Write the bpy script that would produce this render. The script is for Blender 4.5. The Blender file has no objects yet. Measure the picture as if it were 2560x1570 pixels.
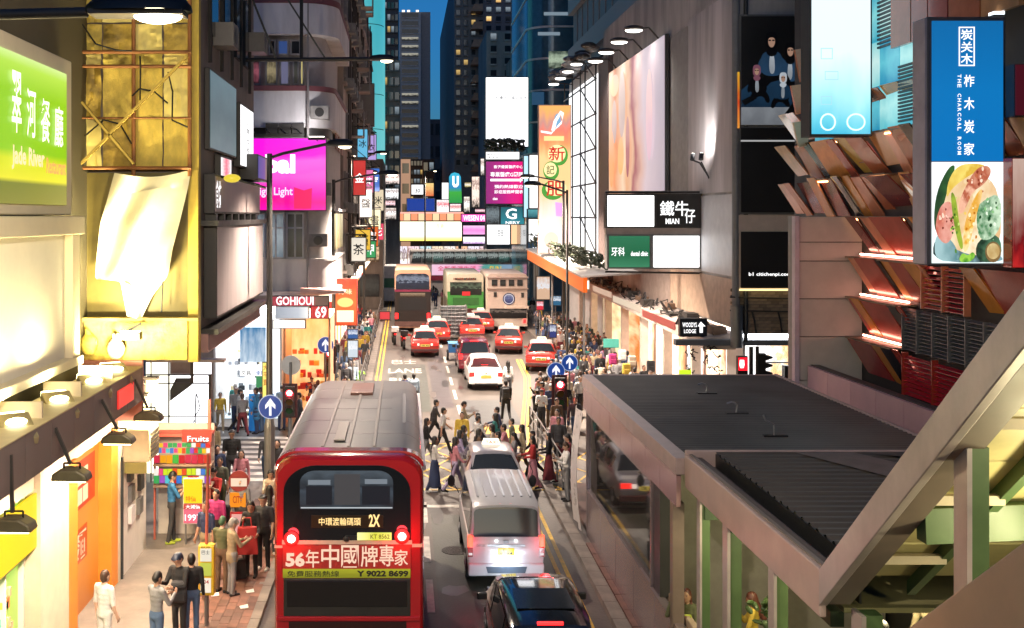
import bpy, bmesh, math, random
import numpy as np
from mathutils import Vector, Matrix

SC = bpy.context.scene
COL = SC.collection
R = math.radians
random.seed(7)
# ------------------------------------------------------------------ camera, sky, exposure
F, U0, V0, EYE = 2740.0, 1010.0, 540.0, 8.4          # focal length in photo pixels, vanishing point, eye height
EXPO = 0.0
LAMP = 3.0
cam_d = bpy.data.cameras.new('camera'); cam = bpy.data.objects.new('camera', cam_d); COL.objects.link(cam)
cam.location = (0, 0, EYE); cam.rotation_euler = (R(90), 0, 0)
cam_d.sensor_fit = 'HORIZONTAL'; cam_d.sensor_width = 36; cam_d.lens = F / 2560 * 36
cam_d.shift_x = (1280 - U0) / 2560; cam_d.shift_y = -(785 - V0) / 2560
cam_d.clip_start = 0.1; cam_d.clip_end = 3000
SC.camera = cam
world = bpy.data.worlds.new("World"); SC.world = world; world.use_nodes = True
nt = world.node_tree; bgn = nt.nodes['Background']
sky = nt.nodes.new('ShaderNodeTexSky'); sky.sky_type = 'NISHITA'; sky.sun_disc = False
sky.sun_elevation = R(4.2); sky.sun_rotation = R(180); sky.altitude = 50; sky.ozone_density = 6.0; sky.dust_density = 1.0
nt.links.new(sky.outputs[0], bgn.inputs[0]); bgn.inputs[1].default_value = 0.15
sun_d = bpy.data.lights.new('sun', 'SUN'); sun_d.energy = 0.03; sun_d.angle = R(20); sun_d.color = (1, .85, .7)
sun_o = bpy.data.objects.new('sun', sun_d); COL.objects.link(sun_o); sun_o.rotation_euler = (R(85.8), 0, 0)
SC.render.engine = 'CYCLES'
vs = SC.view_settings
vs.view_transform = 'Standard'; vs.look = 'None'; vs.exposure = EXPO + .22; vs.gamma = 1; vs.use_curve_mapping = False
SC.display_settings.display_device = 'sRGB'
cy = SC.cycles
cy.use_denoising = True
try: cy.denoiser = 'OPENIMAGEDENOISE'
except Exception: pass
cy.max_bounces = 5; cy.diffuse_bounces = 3; cy.glossy_bounces = 3; cy.transmission_bounces = 4; cy.transparent_max_bounces = 6
cy.caustics_reflective = False; cy.caustics_refractive = False
cy.sample_clamp_indirect = 4; cy.sample_clamp_direct = 0
cy.use_light_tree = True

# ------------------------------------------------------------------ placing helpers
def PX(u, Y): return (u - U0) * Y / F
def PZ(v, Y): return EYE - (v - V0) * Y / F
def YU(u, X): return X * F / (u - U0)                  # depth at which a street-side plane shows at column u

# ------------------------------------------------------------------ materials
MATS = {}
def hexc(h):
    h = h.lstrip('#'); r = [int(h[i:i+2], 16) / 255 for i in (0, 2, 4)]
    return tuple(((c / 12.92) if c <= .04045 else ((c + .055) / 1.055) ** 2.4) for c in r)
def col(c): return hexc(c) if isinstance(c, str) else tuple(c)
def pm(name, c, rough=.6, metal=0., var=.18, scale=2.5, bump=0., streak=0, spec=.5, coat=0., dirt=None):
    if name in MATS: return MATS[name]
    c = col(c); m = bpy.data.materials.new(name); m.use_nodes = True; n = m.node_tree.nodes; l = m.node_tree.links
    b = n['Principled BSDF']; b.inputs['Roughness'].default_value = rough; b.inputs['Metallic'].default_value = metal
    b.inputs['Specular IOR Level'].default_value = spec; b.inputs['Coat Weight'].default_value = coat
    if coat: b.inputs['Coat Roughness'].default_value = .06
    b.inputs['Base Color'].default_value = (*c, 1)
    if var or bump:
        tc = n.new('ShaderNodeTexCoord'); mp = n.new('ShaderNodeMapping'); nz = n.new('ShaderNodeTexNoise')
        l.new(tc.outputs['Object'], mp.inputs[0]); l.new(mp.outputs[0], nz.inputs[0])
        if streak: mp.inputs['Scale'].default_value = (1, 1, streak)
        nz.inputs['Scale'].default_value = scale; nz.inputs['Detail'].default_value = 6; nz.inputs['Roughness'].default_value = .62
        mr = n.new('ShaderNodeMapRange'); mr.inputs[1].default_value = .3; mr.inputs[2].default_value = .7
        l.new(nz.outputs[0], mr.inputs[0])
        mx = n.new('ShaderNodeMix'); mx.data_type = 'RGBA'
        lo = col(dirt) if dirt else tuple(x * (1 - var) for x in c); hi = tuple(min(1, x * (1 + var * .6)) for x in c)
        mx.inputs[6].default_value = (*lo, 1); mx.inputs[7].default_value = (*hi, 1)
        l.new(mr.outputs[0], mx.inputs[0]); l.new(mx.outputs[2], b.inputs['Base Color'])
        if bump:
            bp = n.new('ShaderNodeBump'); bp.inputs['Strength'].default_value = bump; bp.inputs['Distance'].default_value = .02
            nz2 = n.new('ShaderNodeTexNoise'); nz2.inputs['Scale'].default_value = scale * 9; nz2.inputs['Detail'].default_value = 4
            l.new(tc.outputs['Object'], nz2.inputs[0]); l.new(nz2.outputs[0], bp.inputs['Height']); l.new(bp.outputs[0], b.inputs['Normal'])
        if rough > .25:
            rr = n.new('ShaderNodeMapRange'); rr.inputs[3].default_value = max(.05, rough - .15); rr.inputs[4].default_value = min(1, rough + .15)
            l.new(nz.outputs[0], rr.inputs[0]); l.new(rr.outputs[0], b.inputs['Roughness'])
    MATS[name] = m; return m
def em(name, c, k=1., c2=None, axis=2, sample=True, noise=0., nscale=1.5, stops=None):
    """a lit surface; c2 or stops: the print runs from one colour to the other along an axis"""
    if name in MATS: return MATS[name]
    c = col(c); m = bpy.data.materials.new(name); m.use_nodes = True; n = m.node_tree.nodes; l = m.node_tree.links
    b = n['Principled BSDF']; b.inputs['Roughness'].default_value = .35
    b.inputs['Base Color'].default_value = tuple(x * .1 for x in c) + (1,)
    b.inputs['Emission Color'].default_value = (*c, 1); b.inputs['Emission Strength'].default_value = k * 2 ** -EXPO
    if c2 or stops:
        tc = n.new('ShaderNodeTexCoord'); sp = n.new('ShaderNodeSeparateXYZ'); cr = n.new('ShaderNodeValToRGB')
        l.new(tc.outputs['Generated'], sp.inputs[0])
        src = sp.outputs[axis]
        if noise:
            nz = n.new('ShaderNodeTexNoise'); nz.inputs['Scale'].default_value = nscale; nz.inputs['Detail'].default_value = 3
            l.new(tc.outputs['Generated'], nz.inputs[0])
            ad = n.new('ShaderNodeMath'); ad.operation = 'MULTIPLY_ADD'; ad.inputs[1].default_value = noise
            l.new(nz.outputs[0], ad.inputs[0]); l.new(src, ad.inputs[2])
            sb = n.new('ShaderNodeMath'); sb.operation = 'SUBTRACT'; sb.inputs[1].default_value = noise * .5
            l.new(ad.outputs[0], sb.inputs[0]); src = sb.outputs[0]
        l.new(src, cr.inputs[0])
        st = stops or [(0, c), (1, c2)]
        e = cr.color_ramp.elements
        e[0].position = st[0][0]; e[0].color = (*col(st[0][1]), 1); e[1].position = st[-1][0]; e[1].color = (*col(st[-1][1]), 1)
        for p, cc in st[1:-1]:
            k_ = e.new(p); k_.color = (*col(cc), 1)
        l.new(cr.outputs[0], b.inputs['Emission Color'])
    if not sample:
        try: m.cycles.emission_sampling = 'NONE'
        except Exception: pass
    MATS[name] = m; return m
def glass(name, c=(.02, .025, .03), rough=.06):
    if name in MATS: return MATS[name]
    m = pm(name, c, rough=rough, var=0, spec=.8); return m

# ------------------------------------------------------------------ geometry collector
TXT = {}
def text_geo(s, bold=.012):
    if any(ord(ch) > 0x2e80 for ch in s): bold = min(bold, .010)
    if (s, bold) in TXT: return TXT[(s, bold)]
    c = bpy.data.curves.new('t', 'FONT'); c.body = s; c.resolution_u = 2; c.offset = bold
    o = bpy.data.objects.new('t', c); COL.objects.link(o)
    me = bpy.data.meshes.new_from_object(o.evaluated_get(bpy.context.evaluated_depsgraph_get()))
    v = np.array([q.co[:2] for q in me.vertices]); f = [tuple(p.vertices) for p in me.polygons]
    lo, hi = v.min(0), v.max(0); v = (v - lo) / np.maximum(hi - lo, 1e-6)
    TXT[(s, bold)] = (v, f, (hi - lo)[0] / (hi - lo)[1])
    bpy.data.objects.remove(o); bpy.data.curves.remove(c); bpy.data.meshes.remove(me)
    return TXT[(s, bold)]
class G:
    def __init__(s): s.v = []; s.f = []; s.m = []; s.mats = []
    def mi(s, mat):
        if mat not in s.mats: s.mats.append(mat)
        return s.mats.index(mat)
    def add(s, vs, fs, mat):
        b = len(s.v); s.v += [tuple(map(float, p)) for p in vs]; k = s.mi(mat)
        for f in fs: s.f.append(tuple(b + i for i in f)); s.m.append(k)
        return s
    def box(s, x0, x1, y0, y1, z0, z1, mat):
        x0, x1 = sorted((x0, x1)); y0, y1 = sorted((y0, y1)); z0, z1 = sorted((z0, z1))
        vs = [(x0,y0,z0),(x1,y0,z0),(x1,y1,z0),(x0,y1,z0),(x0,y0,z1),(x1,y0,z1),(x1,y1,z1),(x0,y1,z1)]
        return s.add(vs, [(0,3,2,1),(4,5,6,7),(0,1,5,4),(1,2,6,5),(2,3,7,6),(3,0,4,7)], mat)
    def fb(s, u0, v0, u1, v1, Y, d, mat):                # box facing the viewer: its face spans a rectangle of the photo at depth Y
        return s.box(PX(u0, Y), PX(u1, Y), Y, Y + d, PZ(v1, Y), PZ(v0, Y), mat)
    def poly(s, pts, mat): return s.add(pts, [tuple(range(len(pts)))], mat)
    def ext(s, pts, ax, a, b, mat):                      # polygon in a plane, extruded along ax between a and b
        n = len(pts)
        def P(p, c): return {'x': (c, p[0], p[1]), 'y': (p[0], c, p[1]), 'z': (p[0], p[1], c)}[ax]
        vs = [P(p, a) for p in pts] + [P(p, b) for p in pts]
        fs = [tuple(range(n)), tuple(range(2*n-1, n-1, -1))] + [(i, i+n, (i+1) % n + n, (i+1) % n) for i in range(n)]
        return s.add(vs, fs, mat)
    def cyl(s, a, b, r, mat, n=10, r2=None, caps=True):
        a = Vector(a); b = Vector(b); d = (b - a); r2 = r if r2 is None else r2
        if d.length < 1e-6: return s
        d.normalize(); q = d.orthogonal().normalized(); w = d.cross(q)
        vs = [tuple(a + (q * math.cos(t) + w * math.sin(t)) * r) for t in [2*math.pi*i/n for i in range(n)]]
        vs += [tuple(b + (q * math.cos(t) + w * math.sin(t)) * r2) for t in [2*math.pi*i/n for i in range(n)]]
        fs = [(i, (i+1) % n, (i+1) % n + n, i + n) for i in range(n)]
        if caps: fs += [tuple(range(n-1, -1, -1)), tuple(range(n, 2*n))]
        return s.add(vs, fs, mat)
    def tube(s, pts, r, mat, n=6):
        for a, b in zip(pts[:-1], pts[1:]): s.cyl(a, b, r, mat, n)
        return s
    def bar(s, a, b, w, h, mat):                          # rectangular bar from a to b
        a = Vector(a); b = Vector(b); d = (b - a).normalized(); up = Vector((0, 0, 1))
        if abs(d.z) > .98: up = Vector((0, 1, 0))
        x = d.cross(up).normalized(); z = x.cross(d)
        vs = [tuple(p + x * (sx * w/2) + z * (sz * h/2)) for p in (a, b) for sx, sz in ((-1,-1),(1,-1),(1,1),(-1,1))]
        return s.add(vs, [(0,3,2,1),(4,5,6,7),(0,1,5,4),(1,2,6,5),(2,3,7,6),(3,0,4,7)], mat)
    def ell(s, c, r, mat, n=12, k=7, M=None):
        vs = []
        for j in range(1, k):
            t = math.pi * j / k
            for i in range(n):
                p = 2*math.pi*i/n; q = Vector((r[0]*math.sin(t)*math.cos(p), r[1]*math.sin(t)*math.sin(p), r[2]*math.cos(t)))
                if M: q = M @ q
                vs.append((c[0]+q.x, c[1]+q.y, c[2]+q.z))
        top = Vector((0,0,r[2])); bot = -top
        if M: top = M @ top; bot = M @ bot
        vs += [tuple(Vector(c)+top), tuple(Vector(c)+bot)]
        fs = []
        for j in range(k-2):
            for i in range(n): fs.append((j*n+i, (j+1)*n+i, (j+1)*n+(i+1) % n, j*n+(i+1) % n))
        T = (k-1)*n
        for i in range(n): fs.append((T, i, (i+1) % n)); fs.append((T+1, (k-2)*n+(i+1) % n, (k-2)*n+i))
        return s.add(vs, fs, mat)
    def disc(s, c, r, mat, n=24, rx=None, r_=(1,0,0), u_=(0,0,1)):
        rx = rx or r; c = Vector(c); a = Vector(r_); b = Vector(u_)
        return s.poly([tuple(c + a*(rx*math.cos(2*math.pi*i/n)) + b*(r*math.sin(2*math.pi*i/n))) for i in range(n)], mat)
    def text(s, t, o, r, u, w, h, mat, bold=.012):        # lettering filling w x h from lower-left corner o
        v, f, asp = text_geo(t, bold); o = Vector(o); r = Vector(r); u = Vector(u)
        if w is None: w = h * asp
        if h is None: h = w / asp
        return s.add([tuple(o + r*(p[0]*w) + u*(p[1]*h)) for p in v], f, mat)
    def ftext(s, t, u0, v0, u1, v1, Y, mat, bold=.012):
        return s.text(t, (PX(u0, Y), Y, PZ(v1, Y)), (1,0,0), (0,0,1), PX(u1, Y)-PX(u0, Y), PZ(v0, Y)-PZ(v1, Y), mat, bold)
    def fsm(s, pts, Y, mat, k=2):                         # rounded outline
        for _ in range(k):
            q = []
            for i in range(len(pts)):
                a, b = pts[i], pts[(i+1) % len(pts)]; q += [(a[0]*.75+b[0]*.25, a[1]*.75+b[1]*.25), (a[0]*.25+b[0]*.75, a[1]*.25+b[1]*.75)]
            pts = q
        return s.fpoly(pts, Y, mat)
    def fpoly(s, pts, Y, mat): return s.poly([(PX(u, Y), Y, PZ(v, Y)) for u, v in pts], mat)
    def fext(s, pts, Y, d, mat): return s.ext([(PX(u, Y), PZ(v, Y)) for u, v in pts], 'y', Y, Y+d, mat)
    def fell(s, u, v, ru, rv, Y, mat, n=20):
        return s.fpoly([(u+ru*math.cos(2*math.pi*i/n), v+rv*math.sin(2*math.pi*i/n)) for i in range(n)], Y, mat)
    def join(s, o, M):
        b = len(s.v); s.v += [tuple(M @ Vector(p)) for p in o.v]
        mp = [s.mi(m) for m in o.mats]
        for f, k in zip(o.f, o.m): s.f.append(tuple(b+i for i in f)); s.m.append(mp[k])
        return s
BASE = {}
def tag(o, label=None, cat=None, group=None, kind=None):
    if label: o['label'] = label
    if cat: o['category'] = cat
    if group: o['group'] = group
    if kind: o['kind'] = kind
    return o
def obj(g, name, parent=None, base=None, label=None, cat=None, group=None, kind=None, smooth=False, bevel=0, flip=True):
    me = bpy.data.meshes.new(name); v = np.array(g.v, dtype=float).reshape(-1, 3)
    if parent is not None: b = BASE[parent.name]
    elif base is not None: b = np.array(base, float)
    elif len(v): b = np.array([(v[:,0].min()+v[:,0].max())/2, (v[:,1].min()+v[:,1].max())/2, v[:,2].min()])
    else: b = np.zeros(3)
    me.from_pydata([tuple(p) for p in v - b], [], g.f)
    for m in g.mats: me.materials.append(m)
    if g.m: me.polygons.foreach_set('material_index', g.m)
    me.update()
    if smooth:
        me.shade_smooth()
        try: me.set_sharp_from_angle(angle=R(38))
        except Exception: pass
    o = bpy.data.objects.new(name, me); COL.objects.link(o)
    if parent is not None: o.parent = parent
    else: o.location = b
    BASE[o.name] = b
    if bevel:
        md = o.modifiers.new('edge', 'BEVEL'); md.width = bevel; md.segments = 2; md.limit_method = 'ANGLE'; md.harden_normals = False
    return tag(o, label, cat, group, kind)
def thing(name, label, cat, base, group=None, rz=0, local=False):
    o = bpy.data.objects.new(name, None); COL.objects.link(o); o.location = base; o.rotation_euler = (0, 0, rz)
    o.empty_display_size = .2
    BASE[o.name] = np.zeros(3) if local else np.array(base, float)
    return tag(o, label, cat, group)
def piece(mesh, name, parent, loc, rot=(0,0,0), scl=(1,1,1)):    # a part that shares its mesh with its look-alikes; loc in world terms
    o = bpy.data.objects.new(name, mesh); COL.objects.link(o); o.parent = parent
    o.location = np.array(loc, float) - BASE[parent.name]; o.rotation_euler = rot; o.scale = scl
    BASE[o.name] = BASE[parent.name]; return o
def meshof(g, name):
    me = bpy.data.meshes.new(name); me.from_pydata(g.v, [], g.f)
    for m in g.mats: me.materials.append(m)
    if g.m: me.polygons.foreach_set('material_index', g.m)
    me.update(); return me
def copy_tree(o, parent=None):
    c = o.copy(); COL.objects.link(c); c.parent = parent
    BASE[c.name] = BASE[o.name]
    for ch in list(o.children): copy_tree(ch, c)
    return c
def spot(parent, loc, target, power, c, angle=140, blend=.6, radius=.12, name='lamp_light'):
    d = bpy.data.lights.new(name, 'SPOT'); d.energy = power * LAMP * 2 ** -EXPO; d.color = c; d.spot_size = R(angle); d.spot_blend = blend; d.shadow_soft_size = radius
    o = bpy.data.objects.new(name, d); COL.objects.link(o)
    o.parent = parent; o.location = np.array(loc, float) - BASE[parent.name]
    o.rotation_euler = (Vector(target) - Vector(loc)).to_track_quat('-Z', 'Y').to_euler()
    return o
def bulb(parent, loc, power, c, radius=.15, name='lamp_light'):
    d = bpy.data.lights.new(name, 'POINT'); d.energy = power * LAMP * 2 ** -EXPO; d.color = c; d.shadow_soft_size = radius
    o = bpy.data.objects.new(name, d); COL.objects.link(o); o.parent = parent; o.location = np.array(loc, float) - BASE[parent.name]
    return o

# ------------------------------------------------------------------ common materials
ASPH = pm('asphalt', (.105, .088, .078), .55, var=.35, scale=1.2, bump=.5)
PAVE = pm('pavement_concrete', (.20, .17, .15), .7, var=.3, scale=1.5, bump=.3)
BRICKP = pm('red_paver', (.20, .095, .07), .75, var=.35, scale=3, bump=.3)
KERB = pm('kerb_stone', (.20, .17, .15), .7, var=.35, scale=2, bump=.3)
WHITEP = pm('road_paint_white', (.6, .57, .52), .6, var=.35, scale=4)
YELP = pm('road_paint_yellow', (.72, .46, .06), .6, var=.4, scale=4)
BLACKM = pm('black_metal', (.012, .012, .013), .45, var=.1)
DARKM = pm('dark_metal', (.035, .032, .03), .5, var=.25)
GREYM = pm('grey_metal', (.20, .20, .20), .45, metal=.5, var=.2)
STEEL = pm('galvanised_steel', (.35, .35, .36), .4, metal=.8, var=.2)
WHITEM = pm('white_painted', (.7, .68, .66), .5, var=.1)
CONC = pm('stained_concrete', (.30, .28, .26), .8, var=.45, scale=1.0, bump=.3, streak=.15)
TYRE = pm('tyre_rubber', (.015, .015, .016), .8, var=.1)
GLD = glass('dark_glass')
WLIT = em('white_lit', '#ffffff', 2.2)
LETW = em('lettering_white', '#ffffff', 1.3, sample=False)
LETK = pm('lettering_black', (.01, .01, .01), .6, var=0)
TAILR = em('tail_red', '#ff1a1a', 6.0)
TAILC = em('tail_core', '#ffd8c8', 4.0)
# ================================================================== THE GROUND
g = G(); g.box(-400, 400, -40, 900, -1.2, -.02, pm('ground_dark', (.05, .05, .05), .8)); obj(g, 'ground', kind='structure')
g = G()
g.poly([(-60,-20,0),(60,-20,0),(60,420,0),(-60,420,0)], ASPH); obj(g, 'road', kind='structure')
# patched strips of the carriageway, each a thin sheet over the one below
g = G()
for x0, x1, y0, y1 in ((1.35, 2.2, 48, 66), (-.9, 1.2, 47, 62), (.75, 2.9, 20, 30.8), (-1.2, 3.0, 33.2, 34.6), (2.9, 3.5, 24, 44), (2.7, 4.8, 40, 50)):
    g.poly([(x0,y0,.004),(x1,y0,.004),(x1,y1,.004),(x0,y1,.004)], pm('asphalt_patch_%d' % int(y0), (.06+.03*random.random(), .055+.02*random.random(), .05+.02*random.random()), .5, var=.3, scale=2, bump=.4))
obj(g, 'road_patches', kind='structure')
for k,(x,y,r) in enumerate(((1.6,43.5,.34),(3.1,36.2,.34),(1.3,27.5,.36),(-.2,52.5,.34),(2.95,47.2,.3))):
    g = G(); g.cyl((x,y,.0),(x,y,.012),r,pm('manhole_iron',(.04,.036,.034),.45,metal=.5,var=.4,scale=14,bump=1),20); obj(g,'manhole_cover',label=('manhole cover in the road past the crossing','manhole cover on the box junction','manhole cover between the red bus and the white van','manhole cover in the left lane before the lettering','manhole cover near the double yellow line')[k],cat='manhole cover')
g = G()
for k in range(60):
    x,y = random.uniform(-1,3.6),random.uniform(19,66); a,b = random.uniform(.08,.3),random.uniform(.25,1.3); n_ = 9; ph = [random.uniform(.6,1.2) for _ in range(n_)]
    g.poly([(x+a*ph[i]*math.cos(2*math.pi*i/n_),y+b*ph[i]*math.sin(2*math.pi*i/n_),.0062+.00002*k) for i in range(n_)],pm('oil_stain_%d'%(k%3),[(.05,.043,.04),(.07,.06,.053),(.13,.11,.1)][k%3],.35,var=.3,scale=5))
obj(g,'road_stains',kind='structure')
# painted markings
g = G(); zz = .009
def strip(g, pts, w, m, z=zz):
    for (xa, ya), (xb, yb) in zip(pts[:-1], pts[1:]):
        g.poly([(xa-w/2, ya, z), (xa+w/2, ya, z), (xb+w/2, yb, z), (xb-w/2, yb, z)], m)
for dx in (0, .22):
    strip(g, [(3.62+dx, 12), (3.62+dx, 33.5)], .1, YELP)
    strip(g, [(4.35+dx, 40), (4.75+dx, 44), (5.25+dx, 48), (5.75+dx, 52), (6.3+dx, 57), (6.6+dx, 64)], .13, YELP)
    strip(g, [(-1.22-dx, 54), (-1.22-dx, 110)], .1, YELP)
strip(g, [(.62, 31.6), (.62, 31.95)], .01, WHITEP)
g.poly([(.35,31.55,zz),(3.5,31.55,zz),(3.5,31.85,zz),(.35,31.85,zz)], WHITEP)
for y in np.arange(13, 31, 3.4): g.poly([(.5,y,zz),(.66,y,zz),(.66,y+2.1,zz),(.5,y+2.1,zz)], WHITEP)
for y in np.arange(46, 66, 4.2): g.poly([(2.33,y,zz),(2.46,y,zz),(2.46,y+2.6,zz),(2.33,y+2.6,zz)], WHITEP)
for y in np.arange(70, 100, 5): g.poly([(2.33,y,zz),(2.46,y,zz),(2.46,y+2.4,zz),(2.33,y+2.4,zz)], WHITEP)
g.text('BUS', (-.75, 55.2, zz), (1,0,0), (0,1,0), 1.5, 1.6, WHITEP); g.text('LANE', (-.85, 58.6, zz), (1,0,0), (0,1,0), 1.8, 1.7, WHITEP); g.text('巴士', (-.7, 62.2, zz), (1,0,0), (0,1,0), 1.4, 1.7, WHITEP)
for k in range(7):                                             # yellow box junction
    a = -1.6 + k*1.1
    strip(g, [(a, 33.6), (a+3.2, 40.2)], .09, YELP); strip(g, [(a+3.2, 33.6), (a, 40.2)], .09, YELP, z=zz+.004)
for y in (33.5, 40.3): g.poly([(-2.4,y,zz+.008),(4.9,y,zz+.008),(4.9,y+.12,zz+.008),(-2.4,y+.12,zz+.008)], YELP)
for x, y in ((3.15, 42.2), (4.15, 42.4), (3.7, 41.5)): g.poly([(x,y,zz+.004),(x+.5,y,zz+.004),(x+.45,y+1.5,zz+.004),(x+.05,y+1.5,zz+.004)], YELP)
for k in range(9): g.poly([(-8.0,34.7+k*.82,zz),(-3.3,34.7+k*.82,zz),(-3.3,35.12+k*.82,zz),(-8.0,35.12+k*.82,zz)], WHITEP)
obj(g, 'road_markings', kind='structure')
# pavements (real steps) with kerb stones and pavers as pieces
def pavement(pts, name, m, z=.13):
    g = G(); g.ext(pts, 'z', -.01, z, m); return obj(g, name, kind='structure', base=(0,0,0))
pl = pavement([(-12,2),(-3.25,2),(-3.25,32.5),(-4.2,34),(-12,34)], 'pavement_left_near', PAVE)
pf = pavement([(-12,43),(-2.6,43),(-1.9,45),(-1.9,125),(-12,125)], 'pavement_left_far', PAVE)
pr = pavement([(4.55,2),(14,2),(14,34),(4.9,34)], 'pavement_right_near', pm('pavement_rose', (.13,.075,.065), .75, var=.35, scale=2, bump=.3))
pq = pavement([(6.0,43.5),(6.4,52),(8.75,57.5),(9.0,66),(9.0,125),(20,125),(20,39.6),(8,39.6)], 'pavement_right_far', PAVE)
gs = G(); gs.box(-.15,.15,-.49,.49,-.135,.005, KERB); kmesh = meshof(gs, 'kerb_stone')
for k in range(28):
    piece(kmesh, 'kerb_stone', pl, (-3.1, 5.0+k, .135), (0, 0, random.uniform(-.01,.01)))
for k in range(40): piece(kmesh, 'kerb_stone', pf, (-1.75, 46+k*1.0, .135), (0, 0, random.uniform(-.01,.01)))
for k in range(26): piece(kmesh, 'kerb_stone', pr, (4.42, 9+k, .135), (0, 0, random.uniform(-.01,.01)))
gs = G(); gs.box(-.095,.095,-.195,.195,-.05,.0, BRICKP); pm1 = meshof(gs, 'paver')
gs = G(); gs.box(-.095,.095,-.195,.195,-.05,.0, pm('red_paver_worn', (.14,.075,.06), .8, var=.3)); pm2 = meshof(gs, 'paver')
for i in range(7):
    for j in range(32):
        piece(random.choice((pm1,pm1,pm2)), 'paver', pl, (-4.45+i*.2, 19.2+j*.4+(i%2)*.2, .14+random.uniform(0,.006)), (random.uniform(-.012,.012), 0, 0))
gs = G(); gs.box(-.12,.12,-.46,.46,-.05,0, pm('rose_slab', (.18,.09,.075), .75, var=.4, scale=3, bump=.3)); ps = meshof(gs, 'slab')
for k in range(20): piece(ps, 'slab', pr, (4.72, 9.2+k*.95, .14+random.uniform(0,.006)))

# ================================================================== STREET LAMPS
WARM = (1, .82, .66)
def lamp_head(g, lit, x0, x1, y, z, w=.34, h=.17):
    """cobra head: black shell from x0 (arm end) to x1 (tip), lit bowl underneath"""
    n = 10; s = 1 if x1 > x0 else -1; L = abs(x1-x0)
    prof = [(0,.35),(.12,.8),(.4,1),(.75,1),(.93,.7),(1,.25)]
    top = [];
    for t, k in prof:
        top.append([(x0+s*L*t, y+w/2*k*math.cos(a), z + h*k*math.sin(a)) for a in [math.pi*i/n for i in range(n+1)]])
    vs = [p for r_ in top for p in r_]; fs = []
    for j in range(len(prof)-1):
        for i in range(n): fs.append((j*(n+1)+i, j*(n+1)+i+1, (j+1)*(n+1)+i+1, (j+1)*(n+1)+i))
    fs += [tuple(range(n, -1, -1)), tuple(range((len(prof)-1)*(n+1), len(prof)*(n+1)))]
    g.add(vs, fs, BLACKM); g.box(x0+s*L*.04, x0+s*L*.94, y-w*.34, y+w*.34, z-.035, z+.01, BLACKM)
    lit.ell((x0+s*L*.68, y, z-.03), (L*.24, w*.33, .075), em('lamp_bowl', '#fff0c8', 7), n=16, k=8)
def street_lamp(label, base, H, hx, L, power, c=WARM, pole_r=.075, tilt=.25, ref=None, group='street lamps', thick=True):
    t = thing('street_lamp', label, 'street lamp', base, group)
    x, y, z = base; p = G()
    if thick: p.cyl((x,y,z),(x,y,z+2.6),pole_r*2.0,GREYM,14); p.cyl((x,y,z+2.6),(x,y,z+3.0),pole_r*2.0,GREYM,14,r2=pole_r*1.2)
    p.cyl((x,y,z+(3.0 if thick else 0)),(x,y,z+H),pole_r*1.2,DARKM,12,r2=pole_r)
    obj(p,'pole',t,smooth=True)
    s = 1 if hx > x else -1
    a = G(); a.tube([(x,y,z+H-.12),(x+s*.35,y,z+H),(hx-s*L,y,z+H+tilt)],.042,DARKM,8); obj(a,'arm',t,smooth=True)
    h = G(); lit = G(); lamp_head(h, lit, hx-s*L, hx, y, z+H+tilt-.02); obj(h,'lamp_head',t,smooth=True); obj(lit,'lamp_bowl',t,smooth=True)
    b = G(); b.cyl((x,y,z+.0),(x,y,z+.06),pole_r*2.6,GREYM,12); obj(b,'base_plate',t)
    spot(t, (hx-s*L*.35, y, z+H+tilt-.16), (hx, y, 0), power, c)
    return t
street_lamp('nearest tall street lamp, its pole behind the blue arrow sign by the red bus', (-3.62, 29.5, .13), 9.95, -1.35, .75, 1500)
street_lamp('second street lamp on the left kerb, standing past the zebra crossing', (-2.95, 46, .13), 9.8, -.2, .9, 4200, thick=False, group=None)
# the head of a lamp that reaches in at the top left, its pole out of the frame
t = thing('street_lamp', 'big street lamp head reaching in before the yellow sheeted scaffold', 'street lamp', (-4.9, 9.9, .13), 'street lamps')
p = G(); p.cyl((-4.9,9.9,.13),(-4.9,9.9,10.25),.09,DARKM,12); obj(p,'pole',t,smooth=True)
p = G(); p.tube([(-4.9,9.9,10.0),(-4.4,9.9,10.2),(-2.86,9.9,10.24)],.05,DARKM,10); obj(p,'arm',t,smooth=True)
h = G(); lit = G(); lamp_head(h, lit, -2.86, -1.92, 9.9, 10.24, .42, .2); obj(h,'lamp_head',t,smooth=True); obj(lit,'lamp_bowl',t,smooth=True)
spot(t, (-2.25, 9.9, 10.06), (-4.2, 17.5, 2), 1050, (1,.84,.62), angle=168)
street_lamp('distant street lamp on the left, its short arm before a white sign', (-2.7, 74, .13), 12.3, -1.1, .9, 3800, thick=False)
street_lamp('distant street lamp on the right, beside the tall orange banner', (9.6, 66, .13), 10.4, 7.0, .9, 5200, thick=False)
street_lamp('slim silver lamp post far off, before the small blue billboard', (2.15, 112, 0), 13.0, 3.4, .7, 4200, thick=False, tilt=.05)
street_lamp('street lamp at the side street on the right, before the sloping shop canopy', (7.07, 47.5, .13), 9.4, 5.2, .75, 4200, thick=False, pole_r=.05)

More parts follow.
